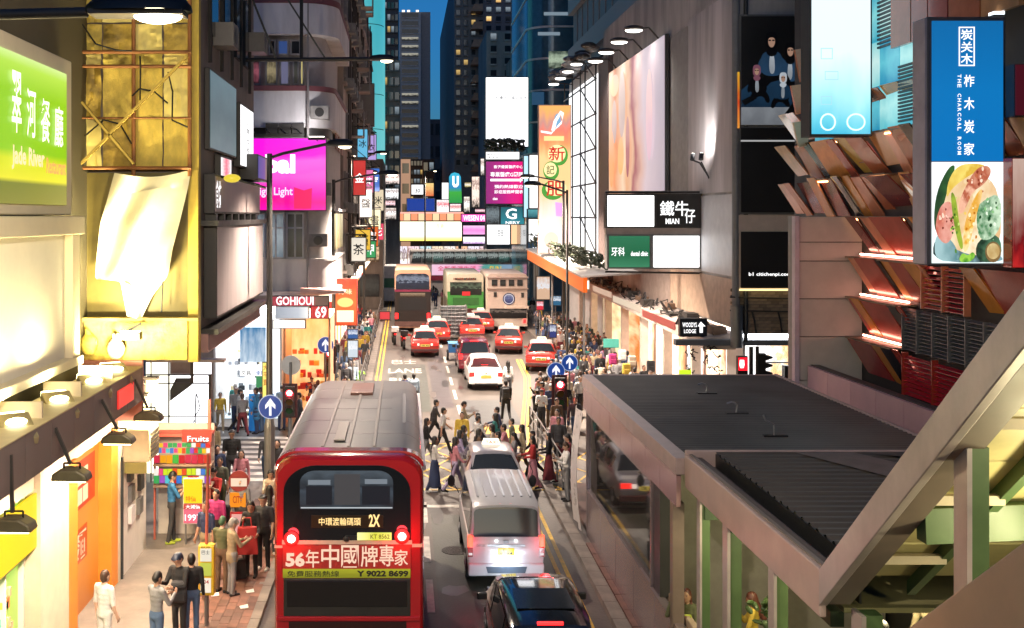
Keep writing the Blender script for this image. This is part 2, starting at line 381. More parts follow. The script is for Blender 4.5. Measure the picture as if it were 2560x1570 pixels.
# ================================================================== LEFT: NEAR SHOP ROW
CREAM = pm('cream_render', (.62,.52,.40), .7, var=.12)
shop = thing('shop_building', 'shop row on the left with cream billboard wall above its grey fascia', 'building', (-7.0, 18, 0))
w = G(); w.box(-12,-6.9,8,24.0,.12,14.5, pm('dark_olive_wall', (.10,.085,.05), .7)); obj(w,'wall',shop)
w = G()                                                              # cream pillars and shopfront pieces on the street side
for y0, y1, m in ((19.45,21.1,CREAM),(24.75,25.0,CREAM),(25.0,27.4,pm('white_shop_wall',(.7,.66,.6),.5,var=.1))):
    w.box(-6.9 if y0<24 else -9,-6.45,y0,y1,.13,4.4,m)
w.box(-6.9,-6.55,8,27.4,3.55,4.75,CREAM); w.box(-9,-6.62,24.0,27.4,3.5,5.2,CREAM)
obj(w,'shopfront_pier',shop)
w = G(); OR = pm('orange_panel',(.75,.25,.03),.45,var=.1)
w.box(-6.9,-6.46,21.1,21.7,.13,3.6,OR); w.box(-6.9,-6.75,21.7,24.2,.13,3.6,em('orange_poster_lit','#f08a2c',.75,stops=[(0,'#c86418'),(.4,'#f39a3e'),(1,'#e88a30')])); w.box(-6.9,-6.46,24.2,24.75,.13,3.6,OR)
obj(w,'orange_doorway',shop)
w = G()
w.box(-6.745,-6.74,22.0,23.9,2.3,3.3,em('poster_red','#d83820',.7)); w.box(-6.745,-6.735,22.0,23.3,1.2,1.9,em('poster_deep','#e2571a',.7))
for k in range(3):
    for j in range(2): w.box(-6.74,-6.73,22.15+k*.42,22.5+k*.42,2.4+j*.4,2.72+j*.4,em('poster_cream','#ffe2b8',.8))
w.text('麵', (-6.728, 22.3, 1.25), (0,1,0), (0,0,1), .9, .6, em('poster_cream','#ffe2b8',.8))
obj(w,'doorway_poster',shop)
w = G()                                                              # shop window at the very left
w.box(-6.9,-6.8,14,19.45,.13,3.5,em('shop_window_mix','#d8f09a',.8,axis=1,stops=[(0,'#3fd0c0'),(.45,'#50c890'),(.62,'#e8e060'),(.8,'#7ad040'),(1,'#b8d848')],noise=.5,nscale=4))
obj(w,'shop_window',shop)
w = G()
w.box(-6.55,-6.5,17.6,19.4,2.55,3.5,em('yellow_panel_lit','#ffd21a',.85)); obj(w,'yellow_panel',shop)
w = G()
for y in (14.2, 16.2, 17.5, 18.4, 19.3): w.box(-6.8,-6.7,y,y+.06,.13,3.5,WHITEM)
w.box(-6.8,-6.7,14,19.45,2.35,2.43,WHITEM); obj(w,'window_frame',shop)
# goods seen in the window
gd = G()
for k in range(26):
    y = random.uniform(17.4,19.2); z = random.uniform(.3,2.1); s = random.uniform(.06,.16)
    gd.box(-6.8,-6.74,y,y+s,z,z+s*1.3,pm('goods_%d'%(k%5),[(.5,.4,.25),(.12,.07,.12),(.1,.45,.4),(.5,.15,.05),(.6,.6,.1)][k%5],.5,var=.1))
obj(gd,'display_goods',shop,kind='stuff')
# grey fascia of the awning with its panels, and the light trough on top
fas = thing('shop_awning', 'long grey fascia awning over the shop doors, floodlights lying on it', 'awning', (-5.9,18,4.4))
FASC = pm('fascia_grey', (.16,.13,.13), .5, var=.15)
y = 9.0
while y < 23.4:
    w = G(); w.box(-5.66,-5.6,y+.012,min(y+1.19,23.5),4.45,5.17,FASC); obj(w,'fascia_panel',fas); y += 1.2
w = G(); w.box(-6.4,-5.66,9,23.5,4.5,4.56,pm('soffit_cream',(.6,.5,.34),.6)); w.box(-6.5,-5.66,9,23.5,4.9,4.93,pm('trough_tin',(.45,.38,.2),.4,var=.4,scale=3)); obj(w,'trough',fas)
w = G(); w.box(-6.9,-5.61,23.5,23.62,4.0,5.3,pm('pink_stop_panel',(.5,.2,.15),.5)); w.box(-5.6,-5.57,21.4,22.6,4.62,4.98,em('red_reflector','#ff3a30',.75)); obj(w,'end_panel',fas)
w = G(); w.box(-6.45,-5.58,9,23.5,5.17,5.19,pm('trough_lip',(.5,.42,.25),.5)); 
for y in np.arange(13.2,23.4,2.1): w.box(-6.42,-5.75,y,y+.06,4.93,5.45,CREAM)
obj(w,'trough_divider',fas)
for k, y in enumerate((14.6,16.8,18.9,21.0,22.6)):
    t = thing('floodlight', ['floodlight lying in the awning trough, nearest one','floodlight in the awning trough, second one from the street lamp','floodlight in the awning trough, middle one of five','floodlight in the awning trough under the cream billboard, fourth one','floodlight at the far end of the awning trough, beside the tarpaulin'][k], 'floodlight', (-6.0,y,4.95), 'floodlights in the awning trough')
    b = G(); b.bar((-5.75,y-.3,5.0),(-6.1,y+.25,5.28),.5,.14,pm('flood_case',(.35,.3,.18),.4,metal=.5)); obj(b,'housing',t,bevel=.02)
    l = G(); l.bar((-6.12,y+.27,5.26),(-6.16,y+.33,5.3),.42,.1,em('flood_lit','#fff2b0',9)); l.ell((-5.95,y+.02,5.24),(.16,.2,.06),em('flood_lit','#fff2b0',9)); obj(l,'lens',t)
    spot(t, (-5.95,y,5.42), ((-6.5,y+.1,8.6) if k < 3 else (-5.6,24,8.5)), 130 if k < 3 else 300, (1,.84,.42), angle=165, blend=.9)
# hanging floodlights before the fascia
HANG = [(180,1195,17.6,'hanging floodlight over the shops, second from the left'),(297,1103,20.3,'hanging floodlight over the orange doorway'),(372,1047,22.8,'hanging floodlight at the far end of the grey fascia'),(35,1320,15.6,'hanging floodlight nearest the camera, at the left edge')]
for u, v, Y, lb in HANG:
    x = PX(u,Y); z = PZ(v,Y); t = thing('hanging_floodlight', lb, 'floodlight', (x,Y,z), 'hanging floodlights before the shops')
    a = G(); a.bar((-5.6,Y,5.0),(x-.02,Y,z+.22),.05,.05,DARKM); a.tube([(x-.13,Y,z+.02),(x-.13,Y,z+.24),(x+.13,Y,z+.24),(x+.13,Y,z+.02)],.016,BLACKM); obj(a,'bracket',t)
    b = G()
    pr = [(-.3,-.02),(-.28,.09),(-.14,.16),(.12,.16),(.26,.08),(.3,-.03)]
    b.ext([(x+p,z+q) for p,q in pr],'y',Y-.17,Y+.17,pm('flood_olive',(.13,.11,.07),.4,metal=.4)); obj(b,'housing',t,bevel=.03)
    l = G(); l.box(x-.25,x+.25,Y-.13,Y+.13,z-.045,z-.03,em('flood_warm','#ffe0a0',10)); obj(l,'lens',t)
    spot(t,(x,Y,z-.08),(-6.6,Y+.4,.8),290,(1,.78,.56),angle=160,blend=.8)
# cream blank billboard and green sign
bb = thing('billboard', 'blank cream billboard lit from the awning below', 'billboard', (-6.6,18,5.9))
g = G(); g.box(-6.85,-6.42,9,21.1,5.5,8.35,pm('cream_board',(.80,.76,.66),.6,var=.05)); obj(g,'board',bb,bevel=.03)
g = G(); CF = pm('cream_frame',(.7,.62,.45),.55,var=.06)
g.box(-6.42,-6.2,9,21.3,8.05,8.4,CF); g.box(-6.42,-6.25,20.7,21.15,5.6,8.05,CF); g.box(-6.5,-6.2,9,21.2,5.55,5.72,CF); obj(g,'frame',bb,bevel=.02)
gsn = thing('green_sign', 'lit lime green sign with white Chinese characters at the left edge', 'sign', (-6.5,18,8.4))
g = G(); g.box(-6.9,-6.35,9,20.95,8.42,11.35,CF); obj(g,'frame',gsn,bevel=.03)
g = G(); g.box(-6.35,-6.31,9.2,20.5,8.6,11.05,em('lime_face','#a6dc10',.8,stops=[(0,'#7a7a1c'),(.14,'#6f7818'),(.17,'#f4ee20'),(.3,'#e0ea18'),(.36,'#8fd400'),(.75,'#92d60a'),(.93,'#bdee50'),(1,'#e0ffa0')])); obj(g,'face',gsn)
g = G()
for ch, y0, y1, z0, z1 in (('翠',17.55,18.0,9.75,10.75),('河',18.25,18.7,9.72,10.55),('餐',18.95,19.45,9.68,10.45),('廳',19.7,20.2,9.65,10.4)):
    g.text(ch,(-6.28,y0,z0),(0,1,0),(0,0,1),y1-y0,z1-z0,em('sign_white','#fff6e8',1.2,sample=False),bold=.03)
obj(g,'lettering',gsn)
g = G(); g.text('Jade River',(-6.28,17.55,9.15),(0,1,0),(0,0,1),1.6,.4,em('sign_pinkwhite','#ffdfb0',1.0,sample=False),bold=.03); g.text('Restaurant',(-6.28,19.25,9.15),(0,1,0),(0,0,1),1.1,.28,em('sign_orange','#f0a860',1.0,sample=False),bold=.03); obj(g,'small_lettering',gsn)
g = G(); g.box(-6.9,-6.6,9,21,11.4,14,pm('dark_olive_wall',(.10,.085,.05),.7)); obj(g,'upper_wall',shop)
# yellow-lit scaffold face of the overhanging building, with its pieces
YT = pm('yellowed_sheeting',(.78,.62,.12),.65,var=.5,scale=1.9,bump=.8,dirt=(.12,.075,.01))
YTS = [YT,pm('yellow_net',(.70,.52,.10),.7,var=.35,scale=3.5,bump=.6,streak=.4),pm('ochre_board',(.52,.36,.06),.6,var=.6,scale=1.4,bump=.6,dirt=(.08,.05,.008)),pm('straw_sheet',(.85,.70,.22),.6,var=.3,scale=1.2,bump=.4,streak=.3)]
blk = thing('overhanging_building', 'building over the pavement whose scaffolded end wall is hung with yellow sheeting', 'building', (-6.3,26,5.3))
w = G(); w.box(-11,-4.5,24.0,32.8,5.4,20,pm('brown_wall',(.17,.135,.12),.7,var=.3,scale=1.5,streak=.3)); obj(w,'wall',blk)
# sheets: separate panels behind the tubes
us = [200,258,338,410,478]; vsn = [-60,60,132,168,295,425]
for i in range(len(us)-1):
    for j in range(len(vsn)-1):
        w = G(); d = .06+.05*random.random(); n = 6
        x0, x1 = PX(us[i]+2,23.9), PX(us[i+1]-2,23.9); z0, z1 = PZ(vsn[j+1]-2,23.9), PZ(vsn[j]+2,23.9)
        pts = [(x0+(x1-x0)*a/n, 23.9-d+.05*random.uniform(-1,1), z0+(z1-z0)*b/n) for b in range(n+1) for a in range(n+1)]
        w.add(pts,[(b*(n+1)+a,b*(n+1)+a+1,(b+1)*(n+1)+a+1,(b+1)*(n+1)+a) for b in range(n) for a in range(n)],random.choice(YTS))
        obj(w,'sheet',blk,smooth=True)
w = G(); w.fb(188,-80,203,900,23.7,.3,CREAM); w.fb(478,-80,497,905,23.75,.24,pm('ochre_post',(.5,.36,.05),.6)); obj(w,'corner_post',blk)
w = G(); TB = pm('rusty_tube',(.28,.11,.03),.6)
for u in (203,334,474): w.cyl((PX(u,23.6),23.6,PZ(440,23.6)),(PX(u,23.6),23.6,PZ(-80,23.6)),.045,TB,8)
for v in (130,166,420): w.cyl((PX(200,23.55),23.55,PZ(v,23.55)),(PX(478,23.55),23.55,PZ(v,23.55)),.04,TB,8)
w.cyl((PX(200,23.5),23.5,PZ(295,23.5)),(PX(478,23.5),23.5,PZ(295,23.5)),.02,TB,8)
obj(w,'scaffold_tube',blk)
w = G()
for a, b in (((205,255),(335,410)),((200,412),(468,140))): w.bar((PX(a[0],23.45),23.45,PZ(a[1],23.45)),(PX(b[0],23.45),23.45,PZ(b[1],23.45)),.1,.05,pm('brace_timber',(.42,.30,.06),.7))
obj(w,'brace',blk)
for k,pts_ in enumerate(([(205,60),(240,110),(290,125),(330,128)],[(330,240),(350,222),(385,228),(420,258)],[(420,180),(432,230),(430,300),(470,318)],[(212,340),(260,300),(300,310),(330,360)],[(350,140),(352,180),(350,250)],[(405,440),(402,520),(410,640),(404,780)])):
    g = G(); g.tube([(PX(u,23.5),23.5-.03*(i%2),PZ(v,23.5)) for i,(u,v) in enumerate(pts_)],.018,BLACKM,5); obj(g,'slack_cable',blk)
# lower panel: olive boards and the torn tarpaulin hanging over them
OL = pm('olive_board',(.16,.125,.03),.55,var=.35,scale=1.2)
w = G(); w.fb(215,432,495,800,23.85,.1,OL); obj(w,'board',blk)
w = G(); w.fb(470,425,495,905,23.7,.12,pm('ochre_post',(.5,.36,.05),.6)); w.fb(203,803,468,900,23.66,.25,YT); w.fb(205,795,495,803,23.5,.3,pm('ledge_ochre',(.55,.42,.1),.6)); obj(w,'sill_beam',blk)
# tarpaulin: draped cloth
tp = G(); n, k = 20, 34
left = [(286,432),(262,520),(250,560),(240,660),(238,698),(300,700),(318,790)]; right = [(478,424),(470,470),(448,560),(432,620),(420,690),(380,740),(352,800)]
def along(P, t):
    t *= len(P)-1; i = min(int(t), len(P)-2); q = t-i; return (P[i][0]*(1-q)+P[i+1][0]*q, P[i][1]*(1-q)+P[i+1][1]*q)
pts = []
for j in range(k+1):
    a = along(left, j/k); b = along(right, j/k)
    for i in range(n+1):
        q = i/n; u = a[0]*(1-q)+b[0]*q; v = a[1]*(1-q)+b[1]*q + (14*math.sin(math.pi*q) if j < 4 else 0)
        Y = 23.5 - .1*math.sin(q*11+j*.22) - .1*math.sin(q*4.3-j*.12) - .12*math.sin(math.pi*q) - .035*math.sin(q*15+j*.1)
        pts.append((PX(u,Y),Y,PZ(v,Y)))
tp.add(pts,[(j*(n+1)+i,j*(n+1)+i+1,(j+1)*(n+1)+i+1,(j+1)*(n+1)+i) for j in range(k) for i in range(n)],pm('cream_tarp',(.84,.78,.55),.7,var=.12,scale=1.2,bump=.25))
obj(tp,'tarpaulin',label='torn cream tarpaulin hanging before the olive boards, brightly lit',cat='tarpaulin',smooth=True)
tl = thing('floodlight','floodlight under the torn tarpaulin, shining up at it','floodlight',(PX(330,23),23,PZ(838,23)))
b = G(); b.fb(290,832,350,850,23.0,.22,DARKM); b.bar((PX(345,23),23.3,PZ(812,23)),(PX(275,23),23.2,PZ(850,23)),.06,.05,DARKM); obj(b,'housing',tl,bevel=.01)
b = G(); b.fb(300,829,345,832,23.02,.18,em('flood_hot','#fffbe0',9)); obj(b,'lens',tl)
spot(tl,(PX(325,22.9),22.75,PZ(822,23)),(PX(340,23.6),23.6,PZ(560,23.6)),330,(1,.86,.5),angle=120,blend=.9)
for u, v, c_, lb in ((290,872,CREAM,'knotted cream cloth bundle on the ledge under the tarpaulin'),(222,860,YT,'crumpled ochre sacking on the corner of the ledge')):
    q = G(); q.ell((PX(u,23.5),23.5,PZ(v,23.5)),(.2,.16,.24),c_,n=10,k=6); q.cyl((PX(u,23.5),23.5,PZ(v-20,23.5)),(PX(u-6,23.5),23.5,PZ(v-38,23.5)),.09,c_,8,r2=.03); obj(q,'cloth_bundle',label=lb,cat='cloth',smooth=True)
# ---- street side of the overhanging building: signs along X = -4.5
def side_sign(name, label, x, y0, y1, z0, z1, th, face, frame, group=None, texts=(), cat='sign', s=1):
    """sign box along the street; s=+1: left side (faces +X), -1: right side"""
    t = thing(name, label, cat, (x, (y0+y1)/2, z0), group)
    a = G(); a.box(x, x+s*th, y0, y1, z0, z1, frame); obj(a,'housing',t,bevel=.015)
    f = G(); m = .05; xx = x+s*(th+.01); f.box(x+s*(th-.02), xx, y0+m, y1-m, z0+m, z1-m, face); obj(f,'face',t)
    if texts:
        l = G()
        for tx, a0, a1, b0, b1, mt in texts:     # fractions from the reader's left and bottom
            L = y1-y0; h = z1-z0
            if s > 0: l.text(tx,(xx+.008,y0+a0*L,z0+b0*h),(0,1,0),(0,0,1),(a1-a0)*L,(b1-b0)*h,mt)
            else: l.text(tx,(xx-.008,y1-a0*L,z0+b0*h),(0,-1,0),(0,0,1),(a1-a0)*L,(b1-b0)*h,mt)
        obj(l,'lettering',t)
    return t
PKG = pm('pinkish_panel',(.46,.38,.37),.5,var=.12,streak=.2)
side_sign('box_sign','unlit pinkish box sign, upper one beside the yellow scaffold',-4.5,24.6,32.3,8.45,9.35,.25,PKG,DARKM,texts=[('食坊',.01,.1,.15,.85,LETW)])
side_sign('box_sign','unlit pale pink box sign, larger lower one beside the yellow scaffold',-4.5,24.6,32.6,6.1,8.2,.3,pm('pink_pale_panel',(.46,.4,.4),.5,var=.2,streak=.2),DARKM)
side_sign('glass_poster','tall teal glass poster beside the yellow scaffold',-4.5,24.7,28.6,9.9,11.75,.12,em('teal_poster','#3c6a74',.55,stops=[(0,'#6a8a90'),(.5,'#2f5e6c'),(1,'#5d8290')],noise=.5,nscale=4),DARKM,cat='poster')
side_sign('lit_sign','narrow white lit sign with a column of small black characters',-4.5,28.9,31.4,9.7,11.4,.18,em('white_soft','#ffffff',1.3),DARKM,texts=[('公',.45,.62,.7,.8,LETK),('寓',.45,.62,.55,.65,LETK),('出',.45,.62,.4,.5,LETK),('租',.45,.62,.25,.35,LETK)])
side_sign('lit_sign','small red and white lit sign between the teal poster and the pink box',-4.5,26.0,27.6,9.3,9.85,.15,em('redwhite','#ff9aa8',.9,axis=1,stops=[(0,'#ffffff'),(.5,'#f06080'),(1,'#ffffff')],noise=.6,nscale=8),DARKM)
side_sign('screen','blue and violet lit panel with its brown side, left of the magenta screen',-4.5,30.0,32.7,9.4,10.1,.5,em('blueviolet','#4030b0',.6,axis=1,stops=[(0,'#2838a0'),(.5,'#7040b0'),(.6,'#9a7a70'),(1,'#a88878')]),DARKM)
w = G()
for z in (5.9,8.3): w.box(-4.5,-4.1,24.2,32.8,z-.12,z,DARKM)
for k in range(7): w.box(-4.5,-4.25,24.8+k*1.1,25.0+k*1.1,8.2,8.5,BLACKM)
w.box(-4.5,-4.3,24.1,32.8,5.4,5.8,pm('pink_soffit',(.34,.2,.19),.6,var=.2)); obj(w,'ledge',blk)
for y in (25.2,27.1,29.0,30.6): w = G(); w.box(-4.5,-4.42,y,y+.9,12.6,14.4,GLD); obj(w,'upper_window',blk)
for k in range(5): 
    q = G(); y = 25+k*1.6; q.cyl((-4.42,y,11.9),(-4.42,y,20),.05,DARKM,6); obj(q,'drain_pipe',blk)
for y, z in ((26.1,12.4),(29.6,14.9),(31.7,13.1)):
    q = thing('air_conditioner',{26.1:'lowest air conditioner box on the dark wall beside the yellow scaffold',29.6:'highest air conditioner box on the dark wall beside the yellow scaffold',31.7:'farthest air conditioner box on the dark wall, left of the round corner building'}[y],'air conditioner',(-4.3,y,z),'air conditioners on the dark wall')
    a = G(); a.box(-4.5,-4.0,y-.4,y+.4,z,z+.55,pm('ac_grey',(.16,.15,.14),.6)); obj(a,'casing',q); a = G(); a.disc((-3.99,y,z+.28),.2,BLACKM,r_=(0,1,0)); obj(a,'fan_grille',q)
# wall-mounted arm lamp that crosses the street high up
t = thing('wall_lamp','dark lamp on a very long arm bracketed off the brown wall','lamp',(-4.5,31,PZ(150,31)))
a = G(); zz2 = PZ(150,31); a.cyl((-4.5,31,zz2),(-1.0,31,zz2+.03),.06,BLACKM,8); a.bar((-3.6,31,zz2),(-4.4,31,zz2+2.0),.06,.06,BLACKM); a.bar((-2.2,31,zz2),(-3.6,31,zz2+2.2),.05,.05,BLACKM); a.cyl((-2.9,31,zz2),(-2.9,31,zz2+3),.05,BLACKM,8); obj(a,'arm',t)
a = G(); l = G(); lamp_head(a,l,-1.0,-.25,31,zz2+.02,.3,.14); obj(a,'lamp_head',t,smooth=True); obj(l,'lamp_bowl',t,smooth=True)
# yellow hanging bowl lamp on a bracket before the pink boxes
t = thing('bowl_lamp','small yellow lamp bowl on a thin bracket before the pink box sign','lamp',(-4.1,25.4,PZ(438,25.4)))
a = G(); zz3 = PZ(448,25.4); a.tube([(-4.5,25.4,zz3+.1),(-3.9,25.4,zz3),(-3.2,25.4,zz3-.2)],.03,BLACKM); obj(a,'bracket',t)
a = G(); a.ell((PX(580,25.4),25.4,zz3+.02),(.2,.2,.1),em('yellow_bowl','#e8d040',.9)); obj(a,'lamp_bowl',t,smooth=True)
# ================================================================== SIGNS FACING THE CAMERA
def fsign(label, u0, v0, u1, v1, Y, d, face, frame=None, texts=(), name='sign', cat='sign', group=None, mg=2, extra=None):
    frame = frame or DARKM
    t = thing(name, label, cat, ((PX(u0,Y)+PX(u1,Y))/2, Y, PZ(v1,Y)), group)
    a = G(); a.fb(u0,v0,u1,v1,Y,d,frame); obj(a,'housing',t)
    f = G(); f.box(PX(u0+mg,Y),PX(u1-mg,Y),Y-.03,Y+.02,PZ(v1-mg,Y),PZ(v0+mg,Y),face); obj(f,'face',t)
    if texts:
        l = G()
        for tx, a0, b0, a1, b1, m in texts: l.ftext(tx,a0,b0,a1,b1,Y-.04,m,.02)
        obj(l,'lettering',t)
    if extra:
        l = G(); extra(l, Y-.045); obj(l,'print',t)
    return t
def hang(t, u, v0, v1, Y, x_wall=None):
    pass
# ================================================================== LEFT: ROUND CORNER BUILDING PAST THE SIDE STREET
YB = 43.0
def outline(off=0., back=52.0, xl=-6.65):
    cx, cyy, r = -4.1, 44.2, 1.2+off
    return [(xl,back),(xl,43.0-off)] + [(cx+r*math.sin(t),cyy-r*math.cos(t)) for t in [R(90)*i/8 for i in range(9)]] + [(-2.9+off,back)]
WB = pm('pale_render',(.6,.58,.59),.65,var=.3,scale=.9,streak=.3,bump=.2)
MAR = pm('maroon_band',(.16,.05,.06),.6)
cb = thing('corner_building','round cornered building carrying the magenta screen','building',(-4.6,47,5.4))
def band(z0,z1,off,m,name):
    g = G(); g.ext(outline(off),'z',z0,z1,m); return obj(g,name,cb,smooth=True)
band(5.46,6.62,0,WB,'wall'); band(6.62,6.72,.08,WB,'sill_course'); band(6.72,11.5,-.12,pm('corner_grey',(.42,.4,.4),.7),'wall'); band(11.5,11.9,-.05,DARKM,'wall')
band(11.86,13.3,.12,WB,'parapet_panel'); band(13.3,13.5,.18,MAR,'rail_band'); band(13.5,15.5,-.25,pm('mullion_brown',(.3,.27,.27),.6),'wall'); band(15.5,16.7,.3,WB,'bay_panel'); band(16.7,16.95,.32,MAR,'rail_band'); band(16.95,24,-.1,pm('corner_upper',(.26,.22,.22),.7),'wall')
band(5.3,5.46,.25,pm('canopy_white',(.6,.5,.48),.5),'canopy')
FRM = pm('window_frame_white',(.5,.5,.52),.5)
def cwindow(u0,v0,u1,v1,Y,nx,parent,pane=None,frame=FRM,transom=.33,name='window'):
    w = G(); x0,x1,z0,z1 = PX(u0,Y),PX(u1,Y),PZ(v1,Y),PZ(v0,Y); b = .055
    w.box(x0,x1,Y-.1,Y,z0,z0+b,frame); w.box(x0,x1,Y-.1,Y,z1-b,z1,frame)
    for i in range(nx+1):
        xx = x0+(x1-x0-b)*i/nx; w.box(xx,xx+b,Y-.101,Y,z0+b,z1-b,frame)
    if transom: zt = z1-(z1-z0)*transom; w.box(x0+b,x1-b,Y-.09,Y,zt-b/2,zt+b/2,frame)
    o = obj(w,name,parent); p = G(); p.box(x0+b,x1-b,Y-.035,Y-.01,z0+b,z1-b,pane or GLD); obj(p,'pane',o); return o
PANL = em('pane_pale','#93a6b2',.55,noise=.8,nscale=5,stops=[(0,'#6d8090'),(.5,'#b8c4cc'),(1,'#58636c')]); PAND = em('pane_dim','#2a2a2c',.5,noise=.9,nscale=6,stops=[(0,'#101010'),(.5,'#4a4a44'),(1,'#15151a')],sample=False)
for u0,u1,p in ((622,664,PANL),(668,712,PANL),(716,760,PAND)): cwindow(u0,532,u1,646,42.85,2,cb,p)
for k,(u0,u1,p) in enumerate(((640,668,PAND),(672,690,GLD),(694,722,em('pane_blue','#33508c',.6)),(726,752,GLD))): cwindow(u0,100,u1,138,43.1,1,cb,p,pm('mullion_grey',(.2,.19,.2),.5),0)
for k,(u0,u1,p) in enumerate(((616,652,em('pane_rose','#5a2a34',.55,noise=1,nscale=4,stops=[(0,'#1a0c10'),(.6,'#b06070'),(1,'#140c0c')])),(664,694,em('pane_straw','#8a7a5c',.5,noise=1,nscale=5,stops=[(0,'#181410'),(.6,'#b8a880'),(1,'#141210')])),(700,724,em('pane_violet','#707090',.6)),(732,748,PAND),(750,760,em('pane_yellow','#e0cf80',.7)))): cwindow(u0,148,u1,213,43.1,1,cb,p,pm('mullion_grey',(.2,.19,.2),.5),0)
w = G()
for k in range(3): w.fb(664+k*33,308,694+k*33,334,42.8,.2,DARKM)
obj(w,'louvre_box',cb)
# side windows of the corner building, street side
for k in range(3):
    w = G(); y = 45.6+k*2; w.box(-2.9,-2.84,y,y+1.3,7,8.5,em('pane_warm','#e8d8a0',.7,noise=.8,nscale=6,stops=[(0,'#706040'),(1,'#fff0c0')])); obj(w,'window',cb)
    w = G(); w.box(-2.9,-2.7,y-.1,y+1.4,8.6,8.7,WB); w.box(-2.88,-2.82,y,y+1.3,11.2,12.8,pm('brick_pink',(.3,.17,.14),.7)); obj(w,'hood',cb)
# the magenta screen
scr = thing('led_screen','large lit magenta screen with white lettering on the round cornered building','screen',(PX(713,42.5),42.5,PZ(525,42.5)))
g = G(); g.fb(611,344,816,527,42.5,.25,DARKM); obj(g,'housing',scr)
g = G(); g.fb(613,346,814,525,42.46,.06,em('magenta','#ff14c4',1.0,axis=2,noise=.25,nscale=1.3,stops=[(0,'#ff10b0'),(.12,'#fb0a8a'),(.25,'#ff18b4'),(.45,'#ff5ad0'),(.68,'#ff62dc'),(.76,'#f416d2'),(1,'#f010d8')])); obj(g,'face',scr)
g = G(); LP = em('screen_white','#fff4ff',1.6,sample=False)
g.ftext('abal',632,386,738,434,42.45,LP,.05); g.ftext('High Light',632,468,732,494,42.45,em('screen_pinkwhite','#ffd0f4',1.2,sample=False),.02); obj(g,'lettering',scr)
g = G(); g.fpoly([(735,522),(735,468),(760,476),(780,470),(778,522)],42.452,em('screen_red','#ff0a58',1.2,sample=False)); obj(g,'print',scr)
# ground floor shops past the side street
def shop_room(label, x0, x1, yf, depth, h, back, ceil, name='shop', side=None, kk=1):
    t = thing(name,label,'shop',((x0+x1)/2,yf+depth/2,.13)); g = G()
    g.box(x0,x1,yf+depth,yf+depth+.1,.13,h,back); obj(g,'back_wall',t)
    g = G(); g.box(x0,x0+.08,yf,yf+depth,.13,h,side or WHITEM); g.box(x1-.08,x1,yf,yf+depth,.13,h,side or WHITEM); obj(g,'side_wall',t)
    g = G(); g.box(x0,x1,yf,yf+depth,h,h+.15,ceil); obj(g,'lit_ceiling',t)
    return t
CEILW = em('shop_ceiling_white','#f4f8ff',14); CEILP = em('shop_ceiling_warm','#ffc890',9)
def goods(t, x0, x1, y, z0, z1, pal, n, s=.16, d=.25):
    g = G(); ms = [pm('good_'+c.strip('#'),c,.5,var=.1) for c in pal]
    for i in range(n):
        x = random.uniform(x0,x1); z = z0+(z1-z0)*random.randrange(6)/6; a = random.uniform(.5,1.4)*s
        g.box(x,x+a,y-random.uniform(0,d),y+.01,z,z+a*random.uniform(.7,1.6),random.choice(ms))
    return obj(g,'goods',t,kind='stuff')
sh1 = shop_room('brilliantly lit white shop beyond the zebra crossing, blue posters inside',-7.4,-4.75,42.6,2.2,4.6,em('shop_white_back','#f2f6fa',1.5,noise=.9,nscale=5,stops=[(0,'#cfe0e8'),(.5,'#ffffff'),(1,'#e8eef2')]),CEILW)
goods(sh1,-7.2,-5.9,44.6,.3,3.4,['#e0e4e8','#8a8f96','#2f3338','#c8b890','#d8d8d8'],60)
g = G(); g.fb(622,985,684,1085,42.8,.1,em('blue_panel','#1c78b8',.75,noise=.8,nscale=6,stops=[(0,'#0e5a9a'),(.5,'#2a8acc'),(1,'#7fc0e0')])); g.fb(640,940,668,975,42.8,.05,em('green_panel','#2a8a50',.8)); g.fb(600,818,664,905,42.2,.1,em('cyan_panel','#2e84b4',.8,noise=.9,nscale=5,stops=[(0,'#1a6aa0'),(.5,'#e8f6ff'),(1,'#2a7ab0')])); obj(g,'poster',sh1)
g = G(); g.fb(600,925,662,940,42.4,.05,LETW); g.ftext('文具',602,926,628,938,42.38,LETK); g.ftext('優惠',640,926,660,938,42.38,em('blue_text','#2060b0',.8,sample=False)); obj(g,'lettering',sh1)
fsign('yellow vertical banner with orange characters beside the tall lamp post',655,905,672,1000,41.6,.08,em('yellow_banner','#ffe870',.95),None,[('大',658,912,669,926,em('orange_t','#d86a10',.7,sample=False)),('平',658,930,669,944,em('orange_t','#d86a10',.7)),('賣',658,948,669,964,em('orange_t','#d86a10',.7))],name='banner',cat='banner')
sh2 = shop_room('warm orange lit shop on the corner under the red signs',-4.75,-2.9,43.2,2.4,4.4,em('shop_warm_back','#ffb060',1.2,noise=.9,nscale=5,stops=[(0,'#d86a28'),(.5,'#ffd090'),(1,'#ff9a50')]),CEILP,side=pm('peach_wall',(.6,.35,.2),.6))
goods(sh2,-4.6,-3.0,45.3,.3,3.2,['#c03020','#f0b040','#f4e0c0','#802018','#e07030'],70)
fsign('red shop sign with outlined white capitals under the round cornered building',672,740,822,766,42.0,.3,em('sign_redpink','#c02040',.8,axis=0,stops=[(0,'#a01c40'),(.7,'#d83050'),(.8,'#6a5048'),(1,'#5a4a44')]),None,[('GOHIOUI',690,741,784,763,em('sign_pinkwhite2','#ffeef0',1.4,sample=False))])
fsign('blank blue grey lit panel below the red lettered sign',688,766,772,797,41.95,.3,em('bluegrey_lit','#b4bece',.85,axis=0,stops=[(0,'#9aa4b4'),(.7,'#c4ccd8'),(1,'#ffffff')]),WHITEM)
